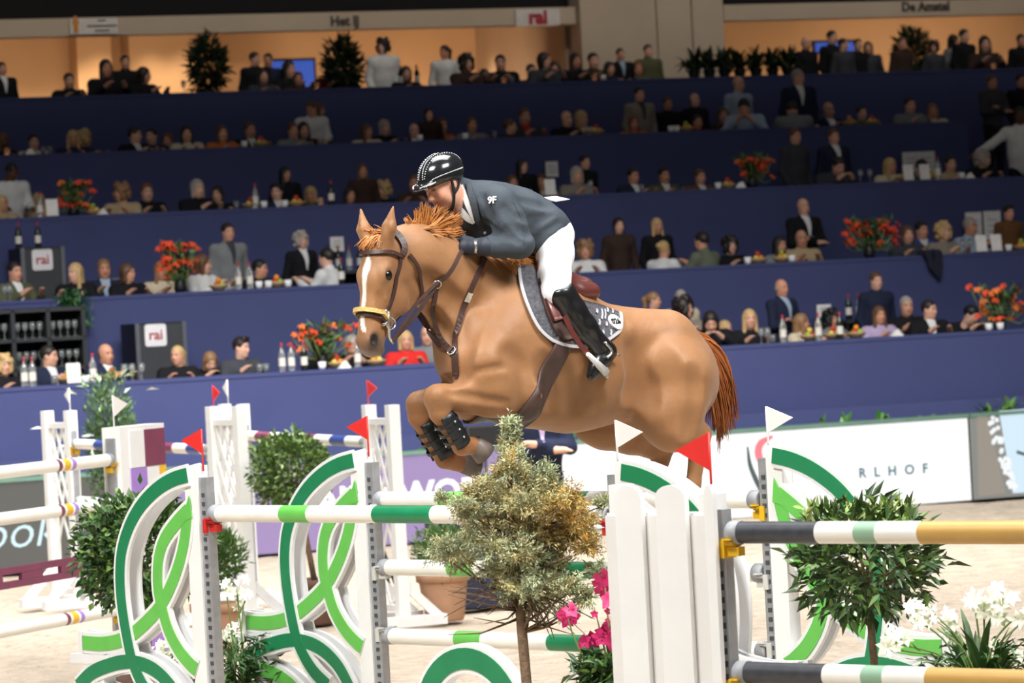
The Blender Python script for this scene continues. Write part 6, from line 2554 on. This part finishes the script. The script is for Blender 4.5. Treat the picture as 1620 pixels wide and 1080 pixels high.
def petal_flower(mb, c, ax, r, n, w=.5, cup_=.35, rg=None, inner=True):
    ax = np.array(ax, float)
    ax /= np.linalg.norm(ax)
    x = np.cross(ax, (0.3, .1, 1))
    x /= np.linalg.norm(x)
    y = np.cross(ax, x)
    for k in range(n):
        a = 2 * math.pi * k / n + (rg.uniform(-.15, .15) if rg is not None else 0)
        d = x * math.cos(a) + y * math.sin(a)
        s = np.cross(ax, d)
        L_ = r * (rg.uniform(.8, 1.15) if rg is not None else 1)
        b = np.array(c)
        m1 = b + d * L_ * .55 + ax * L_ * cup_
        tp = b + d * L_ + ax * L_ * cup_ * .6
        wv = s * r * w
        mb.add([b, m1 + wv * .5 + ax * r * .08, tp, m1 - wv * .5 + ax * r * .08, m1], [(0, 4, 1), (1, 4, 2), (2, 4, 3), (3, 4, 0)], 0, True)


M_MAG = mat('magenta_petal', (196, 34, 100), .5, noise=.2, scale=40)
M_WPET = mat('cream_white_petal', (236, 238, 214), .55, noise=.06, scale=40)
M_STEMG = mat('green_stem', (110, 132, 70), .6)
M_ORP = mat('orange_red_petal', (216, 74, 40), .55, noise=.25, scale=30)
M_ORP2 = mat('orange_petal', (226, 120, 50), .55, noise=.2, scale=30)

# magenta orchids
do = 15.9
b0 = gxy(975, do, 1200)
t = empty('orchid_plant', b0, 0, 'magenta orchids with dark ferny leaves left of the picket standard', 'plant')
J = lambda px, py, dy=0.0: np.array(at_depth(px, py, do)) - np.array(b0) + np.array((0, dy, 0))
pot(t, .16, .28, M_TERRAD)
rg = np.random.default_rng(8)
for px, py, r in ((958, 912, .055), (963, 930, .06), (952, 925, .05), (966, 948, .05), (968, 983, .03), (965, 992, .045), (972, 1000, .05), (958, 1003, .05), (970, 1012, .05), (950, 1008, .04), (935, 1012, .045), (925, 1015, .04), (903, 965, .04), (895, 980, .045), (905, 978, .04), (890, 973, .035), (962, 965, .02), (940, 970, .02)):
    mb = MB()
    petal_flower(mb, J(px, py, rg.uniform(-.08, .05)), (rg.normal(0, .3), -1, rg.normal(.1, .3)), r, 5, .8, .2, rg)
    petal_flower(mb, J(px, py, -.02), (rg.normal(0, .3), -1, -.2), r * .5, 3, .6, .5, rg)
    mb.build('blossom', M_MAG, t)
for pts in ([(978, 1200), (962, 1050), (950, 1000), (940, 960)], [(980, 1200), (968, 1050), (962, 980), (956, 915)], [(975, 1200), (930, 1060), (905, 1000), (898, 975)], [(982, 1200), (972, 1080), (968, 1010)]):
    MB().tube([J(*p) for p in pts], [.006, .005, .004, .003][:len(pts)], 6).build('stem', M_STEMG, t)
P, D = [], []
for k in range(900):
    f = rg.random()
    px, py = rg.uniform(920, 985), 1040 + 130 * f
    P.append(J(px + rg.normal(0, 12), py, rg.uniform(-.12, .12)))
    D.append((rg.normal(0, 1), rg.normal(-.3, .6), rg.normal(.4, .5)))
leaves('fern_leaves', P, D, .08, .022, tint(900, [(52, 84, 40), (66, 100, 48), (40, 66, 34), (92, 120, 56)], rg), M_LEAF, t, seed=4)


def white_flowers(label, px0, depth, heads, base_py, nbl, seed, blen=.38, potm=M_TERRAD, cat='plant', fern=0, zb=.28):
    b0 = gxy(px0, depth, base_py)
    t = empty('flowering_plant', b0, 0, label, cat)
    J = lambda px, py, dy=0.0: np.array(at_depth(px, py, depth)) - np.array(b0) + np.array((0, dy, 0))
    rg = np.random.default_rng(seed)
    pot(t, .17, zb, potm)
    blades(t, nbl, (0, 0, zb), blen, .035, [(70, 104, 52), (90, 120, 62), (58, 88, 44)], seed)
    for px, py, r in heads:
        c = J(px, py, rg.uniform(-.12, .12))
        mb = MB()
        nfl = 5 if r > .05 else 2
        for q in range(nfl):
            o_ = rg.normal(0, r * .45, 3)
            petal_flower(mb, c + o_, (o_[0] * 8 + rg.normal(0, .4), -1 + rg.normal(0, .4), o_[2] * 8 + .3), r * .7, 6, .5, .3, rg)
        mb.build('blossom', M_WPET, t)
        p0 = np.array((rg.normal(0, .04), rg.normal(0, .04), zb))
        mid = (p0 + c) / 2 + np.array(((c[0]) * -.15, 0, .06))
        MB().tube([tuple(q) for q in smooth_line([p0, mid, c], 8)], .0045, 6).build('stem', M_STEMG, t)
    if fern:
        P, D = [], []
        for k in range(fern):
            a = rg.uniform(0, 6.28)
            rr = rg.uniform(.05, .26)
            P.append((rr * math.cos(a), rr * math.sin(a), zb + rg.uniform(-.1, .26)))
            D.append((math.cos(a) + rg.normal(0, .5), math.sin(a) + rg.normal(0, .5), rg.normal(.1, .5)))
        leaves('fern_leaves', P, D, .07, .016, tint(fern, [(54, 86, 42), (70, 108, 54), (44, 70, 36)], rg), M_LEAF, t, seed=seed)
    return t


white_flowers('cream white flowers on tall stems with long leaves, far right', 1562, 15.4, [(1560, 955, .07), (1546, 962, .05), (1583, 962, .06), (1612, 970, .07), (1505, 985, .06), (1452, 980, .07), (1470, 965, .045), (1480, 992, .04), (1618, 990, .05), (1600, 1035, .05), (1412, 1015, .07), (1420, 1030, .05), (1570, 1030, .035)], 1240, 90, 21, .50, fern=420, zb=.66)
white_flowers('cream white lilies with dark ferns in a pot between the left standards', 378, 20.4, [(375, 930, .06), (390, 945, .05), (358, 925, .04), (368, 995, .055), (358, 1005, .05), (384, 960, .04)], 1150, 22, 22, .30, mat('pale_basket', (150, 120, 84), .8, noise=.3, scale=60), fern=700, zb=.44)
white_flowers('pale green-white flowers low behind the nearest standard', 262, 20.6, [(258, 1020, .06), (272, 1035, .06), (280, 1050, .05), (250, 1040, .05)], 1180, 16, 23, .28, zb=.40)


# ---- plants in the stands and on the boards
def tuft(label, p, n, ln, w, cols, seed, cat='plant', name='fern', spread=.8, pots=None):
    t = empty(name, p, 0, label, cat)
    if pots:
        pot(t, *pots)
    blades(t, n, (0, 0, pots[1] * .9 if pots else 0), ln, w, cols, seed, spread=spread)
    return t


GR = [(96, 150, 70), (70, 120, 56), (130, 170, 90)]
for k, (px, py, n, ln, w, lab) in enumerate((
        (1296, 652, 10, .24, .05, 'low fern above the white board, left of the yucca'), (1340, 648, 12, .28, .05, 'leafy green fern above the white board, beside the yucca'), (1392, 640, 7, .34, .06, 'pale yucca rising above the white board'),
        (1465, 640, 9, .22, .05, 'small green fern above the right end of white board'), (1494, 638, 5, .16, .04, 'single pale sprig above the white board'), (1525, 636, 5, .14, .04, 'small sprig above the corner of the white board'),
        (1562, 632, 14, .30, .06, 'bright green fern above the grey picture board'), (1595, 628, 16, .34, .06, 'tall bright fern at the far right above the boards'), (1222, 664, 10, .18, .05, 'dull green fern beside the white flag'),
        (904, 690, 12, .26, .06, 'bright leafy plant beside the horse belly above the board'), (668, 664, 12, .20, .05, 'leafy plant above the purple board by the forelegs'), (515, 690, 10, .18, .05, 'leafy plant above the purple board behind the round bush'),
        (60, 738, 8, .16, .04, 'small sprig above the dark grey board at left'))):
    u, z = on_v(px, py, .34)
    tuft(lab, S(u, .34, LED_H - .06), n, ln, w, GR, 40 + k)
struct('trim_12', sbox(MB(), U0, U1, .22, .50, .0, LED_H - .06), M_RAIL)

DKG = [(40, 58, 36), (30, 46, 30), (54, 70, 44)]
for k, (px, py, lab) in enumerate(((328, 98, 'tall dark leafy tree in the gallery by the glowing pilasters'), (541, 100, 'tall dark leafy tree in the gallery behind the bar guests'),
                                  (1443, 82, 'tall dark leafy tree in the gallery at right'))):
    v_ = TIER[4][0] + .62 if k < 2 else TIER[4][0] + 2.3
    u, z = on_v(px, py, v_)
    zc_ = z - FLZ[4]
    potted_shrub(lab, S(u, v_, FLZ[4]), (.14, .5, M_BLACK), zc_ - .06, (.24, .2, .40), 620, (.17, .045), DKG, 60 + k, 'potted_tree', .2)
for k, px in enumerate((1098, 1122, 1146, 1170, 1196, 1222, 1246)):
    u, z = on_v(px, 110, TIER[4][0] + .28)
    tuft('dark leafy plant in the gallery hedge, %s from left' % ('first', 'second', 'third', 'fourth', 'fifth', 'sixth', 'seventh')[k], S(u, TIER[4][0] + .28, TIER[4][1]), 52, .46, .07, DKG, 70 + k, pots=(.1, .12, M_BLACK), name='potted_fern')
# trailing plant over the second ledge
u, z = on_v(122, 468, TIER[1][0] - .02)
t = empty('trailing_plant', S(u, TIER[1][0] + .1, TIER[1][1]), 0, 'dark green trailing plant hanging over the second ledge', 'plant')
pot(t, .09, .10, M_BLACK)
rg = np.random.default_rng(77)
P = [(rg.normal(0, .09), -.16 + rg.normal(0, .03), rg.uniform(-.36, .1)) for _ in range(420)]
leaves('foliage', P, [(rg.normal(0, .5), -.5, -.8 + rg.normal(0, .4)) for _ in P], .08, .03, tint(420, [(44, 92, 44), (34, 74, 38)], rg), M_LEAF, t, seed=77)


def bouquet(label, px, py, row, wpx, hpx, n, seed, cols, v_off=.34, stems=True, deep=True):
    """vase of tulips on a ledge: px, py is the middle of the blossom mass"""
    rg = np.random.default_rng(seed)
    v = TIER[row][0] + v_off
    u, zc = on_v(px, py, v)
    base = S(u, v, TIER[row][1])
    sc_ = FPX / base.y
    t = empty('flower_vase', base, SYAW, label, 'flowers')
    MB().lathe([(0, 0), (.06, 0), (.075, .05), (.06, .14), (.05, .17), (.045, .17), (.05, .1), (0, .02)], 16).build('vase', M_BLACK, t)
    zz = zc - TIER[row][1]
    w, h = wpx / sc_, hpx / sc_
    P, D = [], []
    for k in range(160):
        a = rg.uniform(0, 6.28)
        f = rg.random()
        P.append((rg.uniform(-.4, .4) * w * f, rg.uniform(-.12, .12), .14 + f * (zz + h * .1)))
        D.append((rg.normal(0, .6), rg.normal(-.2, .5), rg.uniform(.1, 1)))
    leaves('foliage', P, D, .13, .035, tint(160, [(66, 96, 52), (50, 78, 44), (90, 120, 70)], rg), M_LEAF, t, seed=seed)
    for k in range(n):
        x, z = rg.uniform(-.5, .5) * w, zz + rg.uniform(-.5, .5) * h
        z = max(z, .1)
        y = rg.uniform(-.16, .12)
        mb = MB()
        petal_flower(mb, (x, y, z), (rg.normal(0, .5), -.6, 1), .062, 6, .75, .9, rg)
        mb.build('blossom', cols[k % len(cols)], t)
        if stems:
            MB().tube([(x * .2, y * .3, .12), (x * .7, y, z * .6), (x, y, z)], .006, 5).build('stem', M_STEMG, t)
    return t


bouquet('tall orange tulips in a vase on the front ledge beside the horse head', 508, 540, 0, 110, 46, 26, 91, [M_ORP, M_ORP2])
bouquet('wild orange tulips in a vase on the front ledge at far right', 1580, 486, 0, 95, 66, 30, 92, [M_ORP, M_ORP2])
bouquet('dense orange-red flowers on the second ledge beside the grey-suited man', 283, 415, 1, 58, 55, 46, 93, [M_ORP])
bouquet('wide bank of red tulips with leaves on the second ledge', 1374, 372, 1, 96, 40, 44, 94, [M_ORP])
bouquet('orange-red tulips on the third ledge at left', 115, 315, 2, 62, 46, 22, 95, [M_ORP, M_ORP2])
bouquet('orange-red tulips on the third ledge at right', 1189, 270, 2, 64, 34, 26, 96, [M_ORP, M_ORP2])
# ================================================================== THINGS ON THE LEDGES AND IN THE ARENA
M_GLASS = mat('clear_glass', (235, 240, 240), .08, trans=.85, noise=0)
M_WINE = mat('dark_green_bottle_glass', (24, 32, 26), .15, noise=0)
M_LABELP = mat('paper_label', (226, 220, 208), .7)
M_CAPR = mat('red_foil', (150, 34, 46), .4)
M_PAPER = mat('white_paper', (236, 232, 228), .7)
M_CERAM = mat('white_ceramic', (236, 236, 234), .3)
M_BOWL = mat('pale_wood_bowl', (190, 160, 110), .6)
M_CANDLE = mat('candle_glow', (255, 150, 60), .5, emit=6, noise=0)
FRUITC = [mat('orange_fruit', (230, 140, 40), .5), mat('green_fruit', (150, 180, 60), .45), mat('yellow_fruit', (228, 196, 80), .5), mat('red_fruit', (190, 60, 44), .5)]


def proto_mesh(build):
    return build(MB())


BT_BODY = MB().lathe([(0, 0), (.036, 0), (.038, .01), (.038, .19), (.030, .22), (.014, .25), (.013, .31), (0, .31)], 12).mesh('bottle_body')
BT_LAB = MB().lathe([(.0388, .06), (.0388, .15)], 12).mesh('bottle_label')
BT_CAP = MB().lathe([(.015, .27), (.0155, .315), (0, .316)], 10).mesh('bottle_cap')
GL_ = MB().lathe([(0, 0), (.032, .0), (.030, .006), (.004, .010), (.004, .075), (.030, .10), (.036, .13), (.031, .18), (.029, .18), (.033, .13), (.027, .10), (0, .085)], 12).mesh('wine_glass')
TUM = MB().lathe([(0, 0), (.030, 0), (.036, .10), (.033, .10), (.028, .012), (0, .012)], 12).mesh('tumbler')
CUP_ = MB().lathe([(0, 0), (.032, 0), (.042, .03), (.044, .085), (.040, .085), (.036, .02), (0, .015)], 12).mesh('cup')
BWL = MB().lathe([(0, 0), (.06, 0), (.11, .05), (.12, .07), (.112, .07), (.06, .02), (0, .015)], 14).mesh('bowl')
FR_ = MB().ico((0, 0, 0), .034, 8, 6).mesh('fruit')
CND = MB().lathe([(0, 0), (.035, 0), (.04, .09), (.036, .09), (.03, .01), (0, .01)], 10).mesh('candle_glass')
FLM = MB().ico((0, 0, .06), (.024, .024, .034), 8, 6).mesh('candle_flame')
MEN = MB().box((0, .02, .11), (.15, .006, .22), Matrix.Rotation(R(-8), 3, 'X')).mesh('menu_card')
MEB = MB().box((0, .03, .006), (.16, .08, .012)).mesh('menu_base')
NAP = MB().add([(-.07, -.04, 0), (.07, -.05, 0), (.06, .05, 0), (-.06, .04, 0), (-.02, -.02, .07), (.04, .01, .085), (0, .03, .06)], [(0, 1, 4), (1, 5, 4), (1, 2, 5), (2, 6, 5), (2, 3, 6), (3, 0, 4), (3, 4, 6), (4, 5, 6), (3, 2, 1, 0)]).mesh('napkin')

ITEMS = []


def item(kind, px, row, v_off=None, z=None, base=None, rg=np.random.default_rng(5)):
    if base is None:
        v = TIER[row][0] + (v_off if v_off is not None else .33 if kind == 'fruit' else .12)
        u, _ = on_v(px, TY[row] - .05 * px * 0, v)
        base = S(u, v, TIER[row][1])
    rz = SYAW + rg.uniform(-.6, .6)
    if kind in ('wine', 'water'):
        t = empty('bottle', base, rz)
        put('glass', BT_BODY, t, None)
        t.children[-1].active_material = None if False else None
        o = t.children[-1]
        bm = M_WINE if kind == 'wine' else M_GLASS
        if len(BT_BODY.materials) == 0:
            BT_BODY.materials.append(bm)
        o.material_slots[0].link = 'OBJECT'
        o.material_slots[0].material = bm
        put('label', BT_LAB, t, M_LABELP)
        put('cap', BT_CAP, t, M_CAPR)
        d, c = ('dark wine bottle with pale label', 'bottle') if kind == 'wine' else ('clear water bottle with pale label', 'bottle')
    elif kind == 'glass':
        t = put('wine_glass', GL_, None, M_GLASS)
        d, c = 'stemmed wine glass', 'glass'
    elif kind == 'tumbler':
        t = put('tumbler', TUM, None, M_GLASS)
        d, c = 'clear tumbler', 'glass'
    elif kind == 'cup':
        t = put('cup', CUP_, None, M_CERAM)
        d, c = 'white cup', 'cup'
    elif kind == 'napkin':
        t = put('napkin', NAP, None, M_PAPER)
        d, c = 'crumpled white napkin', 'napkin'
    elif kind == 'menu':
        t = empty('menu_card', base, rz)
        put('card', MEN, t, M_PAPER)
        put('base', MEB, t, M_BLACK)
        rz = SYAW
        d, c = 'upright white menu card', 'menu'
    elif kind == 'candle':
        t = empty('candle', base, rz)
        put('holder', CND, t, M_GLASS)
        put('flame', FLM, t, M_CANDLE)
        d, c = 'glowing orange candle', 'candle'
    elif kind == 'fruit':
        t = put('bowl', BWL, None, M_BOWL)
        d, c = 'bowl of bright fruit', 'bowl'
        ITEMS.append([t, px, row, d, c])
        t.location = base
        for k in range(4):
            a = k * 2.094
            rr = .042 if k < 3 else 0
            f = put('fruit', FR_, None, None)
            if len(FR_.materials) == 0:
                FR_.materials.append(FRUITC[0])
            f.material_slots[0].link = 'OBJECT'
            q = (k + int(px)) % 4
            f.material_slots[0].material = FRUITC[q]
            f.location = Vector(base) + Vector((rr * math.cos(a), rr * math.sin(a), .072 if k < 3 else .122))
            f.rotation_euler.z = rg.uniform(0, 6)
            ITEMS.append([f, px, row, '%s fruit' % ('orange', 'green', 'yellow', 'red')[q] + ' in bowl', 'fruit'])
        return t
    t.location = base
    t.rotation_euler.z = rz
    ITEMS.append([t, px, row, d, c])
    return t


TY = (567, 436, 312, 217, 131)
LAYOUT = [
    [('water', 37), ('water', 50), ('tumbler', 84), ('fruit', 106), ('menu', 116), ('cup', 134), ('water', 146), ('fruit', 176), ('glass', 196), ('glass', 208), ('glass', 223), ('tumbler', 410), ('tumbler', 420), ('water', 446), ('water', 461), ('wine', 481),
     ('cup', 509), ('fruit', 532), ('napkin', 543), ('water', 566), ('fruit', 594), ('glass', 1206), ('glass', 1216), ('tumbler', 1224), ('water', 1241), ('fruit', 1283), ('water', 1297), ('fruit', 1320), ('fruit', 1357), ('wine', 1331), ('napkin', 1420), ('cup', 1567), ('cup', 1585)],
    [('glass', 6), ('glass', 14), ('fruit', 345), ('water', 377), ('water', 395), ('cup', 409), ('cup', 424), ('fruit', 437), ('cup', 455), ('wine', 540), ('cup', 1184), ('fruit', 1200), ('fruit', 1238), ('cup', 1254), ('glass', 1526), ('glass', 1538), ('menu', 1556), ('menu', 1580), ('cup', 1598), ('fruit', 1618)],
    [('water', 62), ('menu', 82), ('fruit', 146), ('napkin', 160), ('tumbler', 373), ('fruit', 396), ('water', 404), ('cup', 417), ('cup', 450), ('fruit', 468), ('candle', 507), ('wine', 524), ('menu', 872), ('cup', 837), ('glass', 935), ('tumbler', 1016), ('cup', 1137), ('fruit', 1152), ('napkin', 1172), ('glass', 1363), ('glass', 1378), ('menu', 1440), ('menu', 1466),
     ('fruit', 1432), ('fruit', 1474), ('water', 1486), ('cup', 1523), ('napkin', 1535)],
    [('candle', 10), ('napkin', 45), ('tumbler', 67), ('tumbler', 78), ('cup', 386), ('fruit', 412), ('cup', 664), ('cup', 736), ('tumbler', 782), ('fruit', 944), ('cup', 1062), ('cup', 1071), ('fruit', 1086), ('cup', 1318), ('fruit', 1345), ('fruit', 1380)],
    [('candle', 501), ('candle', 797), ('candle', 941), ('candle', 1573), ('wine', 634), ('wine', 660), ('tumbler', 810), ('cup', 955), ('glass', 290)],
]
for row, L in enumerate(LAYOUT):
    for kd, px in L:
        item(kd, px, row)
# tall service menus standing on poles behind the guests
# bottles on the cabinet and above the shelf
for px, dx, kd in ((66, .02, 'wine'), (46, -.22, 'wine')):
    item(kd, px, 1, base=cabA.location + SE * dx + SN * .25 + Vector((0, 0, hA)))
# glasses in the shelf unit: nothing tells them apart
rgs = np.random.default_rng(3)
for si, zz in enumerate(SHELF_Z[1:]):
    for c in range(3):
        for k in range(4):
            x = SHELF_X[c] + .075 + (SHELF_X[c + 1] - SHELF_X[c] - .15) * k / 3
            o = put('wine_glass', GL_, None, M_GLASS)
            o.location = SHU.matrix_basis @ Vector((x, .12, zz + .022))
            tag(o, 'stemmed glass standing in the black shelf unit', 'glass', 'glasses in the black shelf unit')

NEAR = {'m': 'man', 'w': 'woman'}
byl = defaultdict(list)
for it in ITEMS:
    t, px, row, d, c = it
    P = min((p for p in PEOPLE if p[2] == row), key=lambda p: abs(p[1] - px))
    if c == 'fruit':
        lab = '%s on %s ledge near %s-clad %s' % (d, ROWN[row].split()[0] if row < 4 else 'gallery', P[5], NEAR[P[4]])
    else:
        lab = '%s on %s ledge near %s-clad %s' % (d, ROWN[row].split()[0] if row < 4 else 'gallery', P[5], NEAR[P[4]])
    byl[lab].append(it)
for lab, its in byl.items():
    its.sort(key=lambda q: q[1])
    pxs = sorted(set(q[1] for q in its))
    for it in its:
        s = lab
        n = len(pxs)
        if n == 2:
            s += (', further left', ', further right')[pxs.index(it[1])]
        elif n > 2:
            s += ', %s from left' % ('first', 'second', 'third', 'fourth', 'fifth', 'sixth', 'seventh', 'eighth')[pxs.index(it[1])]
        tag(it[0], s, it[4], it[4] + ' on the ' + ROWN[it[2]] + ' ledge')

# ------------------------------------------------------------------ chair, coat, service stands
M_WICK = mat('beige_chair_cloth', (170, 150, 124), .85)
u, z = on_v(233, 425, TIER[1][0] + 1.0)
t = sframe('chair', u, TIER[1][0] + 2.4, FLZ[1], 'beige upholstered chair between two women in the second row', 'chair')
MB().box((0, .2, .78), (.42, .08, .62)).build('backrest', M_WICK, t)
MB().box((0, -.02, .45), (.44, .44, .09)).build('seat', M_WICK, t)
for sx in (-1, 1):
    for sy in (-.2, .2):
        MB().tube([(sx * .19, sy, .42), (sx * .2, sy, 0)], [.02, .014], 8).build('leg', M_BLACK, t)
u, z = on_v(1472, 405, TIER[1][0] - .03)
t = empty('draped_coat', S(u, TIER[1][0] - .03, TIER[1][1]), SYAW, 'dark coat draped over the second ledge in front of the blue-clad woman', 'coat')
Fc = Field((-.22, -.10, -.36), (.22, .30, .10), .014)
Fc.chain([((-.08, .10, .025), .045), ((-.06, -.05, .01), .045), ((-.02, -.065, -.14), .04), ((.07, -.065, -.28), .022)], .04)
Fc.chain([((.10, .10, .025), .045), ((.08, -.05, .01), .045), ((.07, -.065, -.14), .05), ((.09, -.065, -.27), .022)], .04)
Fc.chain([((-.08, .10, .025), .04), ((.10, .10, .025), .04)], .04)
put('cloth', Fc.mesh('draped_coat', 1), t, mat('navy_wool', (26, 30, 48), .9))


def pole_menu(label, px0, px1, py0, py1, row, v_off):
    v = TIER[row][0] + v_off
    a, b = on_v(px0, py1, v), on_v(px1, py0, v)
    t = sframe('menu_stand', (a[0] + b[0]) / 2, v, FLZ[row], label, 'menu stand')
    zc = (a[1] + b[1]) / 2 - FLZ[row]
    w, h = b[0] - a[0], abs(b[1] - a[1])
    MB().box((0, 0, zc), (w, .012, h)).build('board', M_PAPER, t)
    MB().tube([(0, .02, 0), (0, .02, zc)], .012, 8).build('pole', M_BLACK, t)
    MB().lathe([(0, 0), (.14, 0), (.14, .015), (0, .02)], 14).build('foot', M_BLACK, t)
    for k in range(3):
        MB().box((0, -.008, zc + h * (.2 - .2 * k)), (w * .55, .004, .012)).build('print_line', M_GREYM, t)


pole_menu('tall white menu board behind the cream-clad blonde, third row left one', 1429, 1452, 240, 275, 2, 2.95)
pole_menu('tall white menu board behind guests in third row, right one', 1453, 1478, 239, 275, 2, 2.9)
pole_menu('tall white menu board left, behind the light blue shirted man', 1529, 1552, 335, 380, 1, 2.95)
pole_menu('tall white menu board right, beside the brown sweatered man', 1558, 1582, 333, 380, 1, 2.9)
pole_menu('small white sign above the service table behind white-shirted man', 523, 543, 374, 398, 1, 3.0)
pole_menu('small white sign behind the patterned-top woman in third row', 864, 882, 255, 280, 2, 2.9)
pole_menu('white card on a stand behind the curly-haired man, front row', 1293, 1314, 481, 502, 0, 2.9)
# dark service tables
for k, (px0, px1, py, row, lab) in enumerate(((520, 580, 428, 1, 'dark service table with bottles behind the horse head, second row'), (1325, 1385, 505, 0, 'dark service table behind the lilac-clad woman, front row'))):
    v = TIER[row][0] + 2.62
    a, b = on_v(px0, py, v), on_v(px1, py, v)
    t = sframe('service_table', (a[0] + b[0]) / 2, v, FLZ[row], lab, 'table')
    h = (a[1] + b[1]) / 2 - FLZ[row]
    w = b[0] - a[0]
    MB().box((0, 0, h - .02), (w, .5, .04)).build('table_top', M_SHELF, t)
    MB().box((0, .2, h / 2), (w - .04, .03, h - .06)).build('panel', M_SHELF, t)
    for sx in (-1, 1):
        for sy in (-.2, .2):
            MB().box((sx * (w / 2 - .03), sy, h / 2 - .02), (.04, .04, h - .04)).build('leg', M_BLACK, t)
    for q in range(3):
        bse = t.matrix_basis @ Vector((-.14 + .14 * q, -.08, h))
        o = empty('bottle', bse, SYAW, 'bottle on the dark service table in the %s, %s from left' % (ROWN[row], ('first', 'second', 'third')[q]), 'bottle', 'bottles on service tables')
        g = put('glass', BT_BODY, o)
        g.material_slots[0].link = 'OBJECT'
        g.material_slots[0].material = M_WINE if q != 1 else M_GLASS
        put('label', BT_LAB, o)
        put('cap', BT_CAP, o)

# ------------------------------------------------------------------ loudspeaker, tripod, navy box in the arena
sp = at_z(775, 868, 0)
sd_ = sp.y
t = empty('loudspeaker', Vector((sp.x, sp.y, 0)), SYAW, 'dark loudspeaker on a stand behind the near forehoof, by the purple board', 'loudspeaker')
za, zb_ = at_depth(775, 703, sd_).z, at_depth(775, 672, sd_).z
w = 72 / FPX * sd_
MB().box((0, 0, (za + zb_) / 2), (w, .3, zb_ - za)).build('cabinet', mat('dark_grille', (46, 46, 50), .7, noise=.2, scale=80), t)
MB().box((0, -.155, (za + zb_) / 2), (w - .04, .02, zb_ - za - .03)).build('grille', M_BLACK, t)
MB().tube([(0, 0, .02), (0, 0, za)], .02, 8).build('pole', M_BLACK, t)
MB().lathe([(0, 0), (.22, 0), (.22, .02), (0, .03)], 16).build('foot', M_BLACK, t)
gp = at_z(628, 975, 0)
dt = gp.y
t = empty('tripod', Vector((gp.x, gp.y, 0)), 0, 'black camera tripod standing behind the left end of the back poles', 'tripod')
apex = Vector((at_depth(588, 818, dt) - gp))
for px, py in ((643, 978), (628, 975), (575, 985)):
    f = at_z(px, py, 0) - gp
    MB().tube([tuple(apex), tuple(apex.lerp(Vector((f.x, f.y, 0.02)), .55)), (f.x, f.y, .02)], [.016, .014, .011], 8).build('leg', M_BLACK, t)
    MB().ico((f.x, f.y, .015), .02, 8, 5).build('rubber_foot', M_BLACK, t)
MB().tube([tuple(apex), (apex.x, apex.y, apex.z + .12)], .025, 10).build('head', M_BLACK, t)
MB().box((apex.x, apex.y, apex.z + .17), (.12, .09, .09)).build('camera', M_BLACK, t)
g0 = at_z(750, 962, 0)
t = empty('navy_box', Vector((g0.x, g0.y, 0)), R(12), 'navy blue box standing on the sand behind the terracotta pot', 'box')
sc_ = FPX / g0.y
w = 130 / sc_
MB().box((0, 0, .40), (w, .4, .76)).build('body', mat('navy_cover', (38, 44, 72), .6), t)
MB().box((0, 0, .80), (w + .03, .43, .04)).build('lid', mat('navy_lid', (30, 34, 56), .5), t)
MB().box((0, 0, .02), (w - .1, .3, .04)).build('plinth', M_BLACK, t)
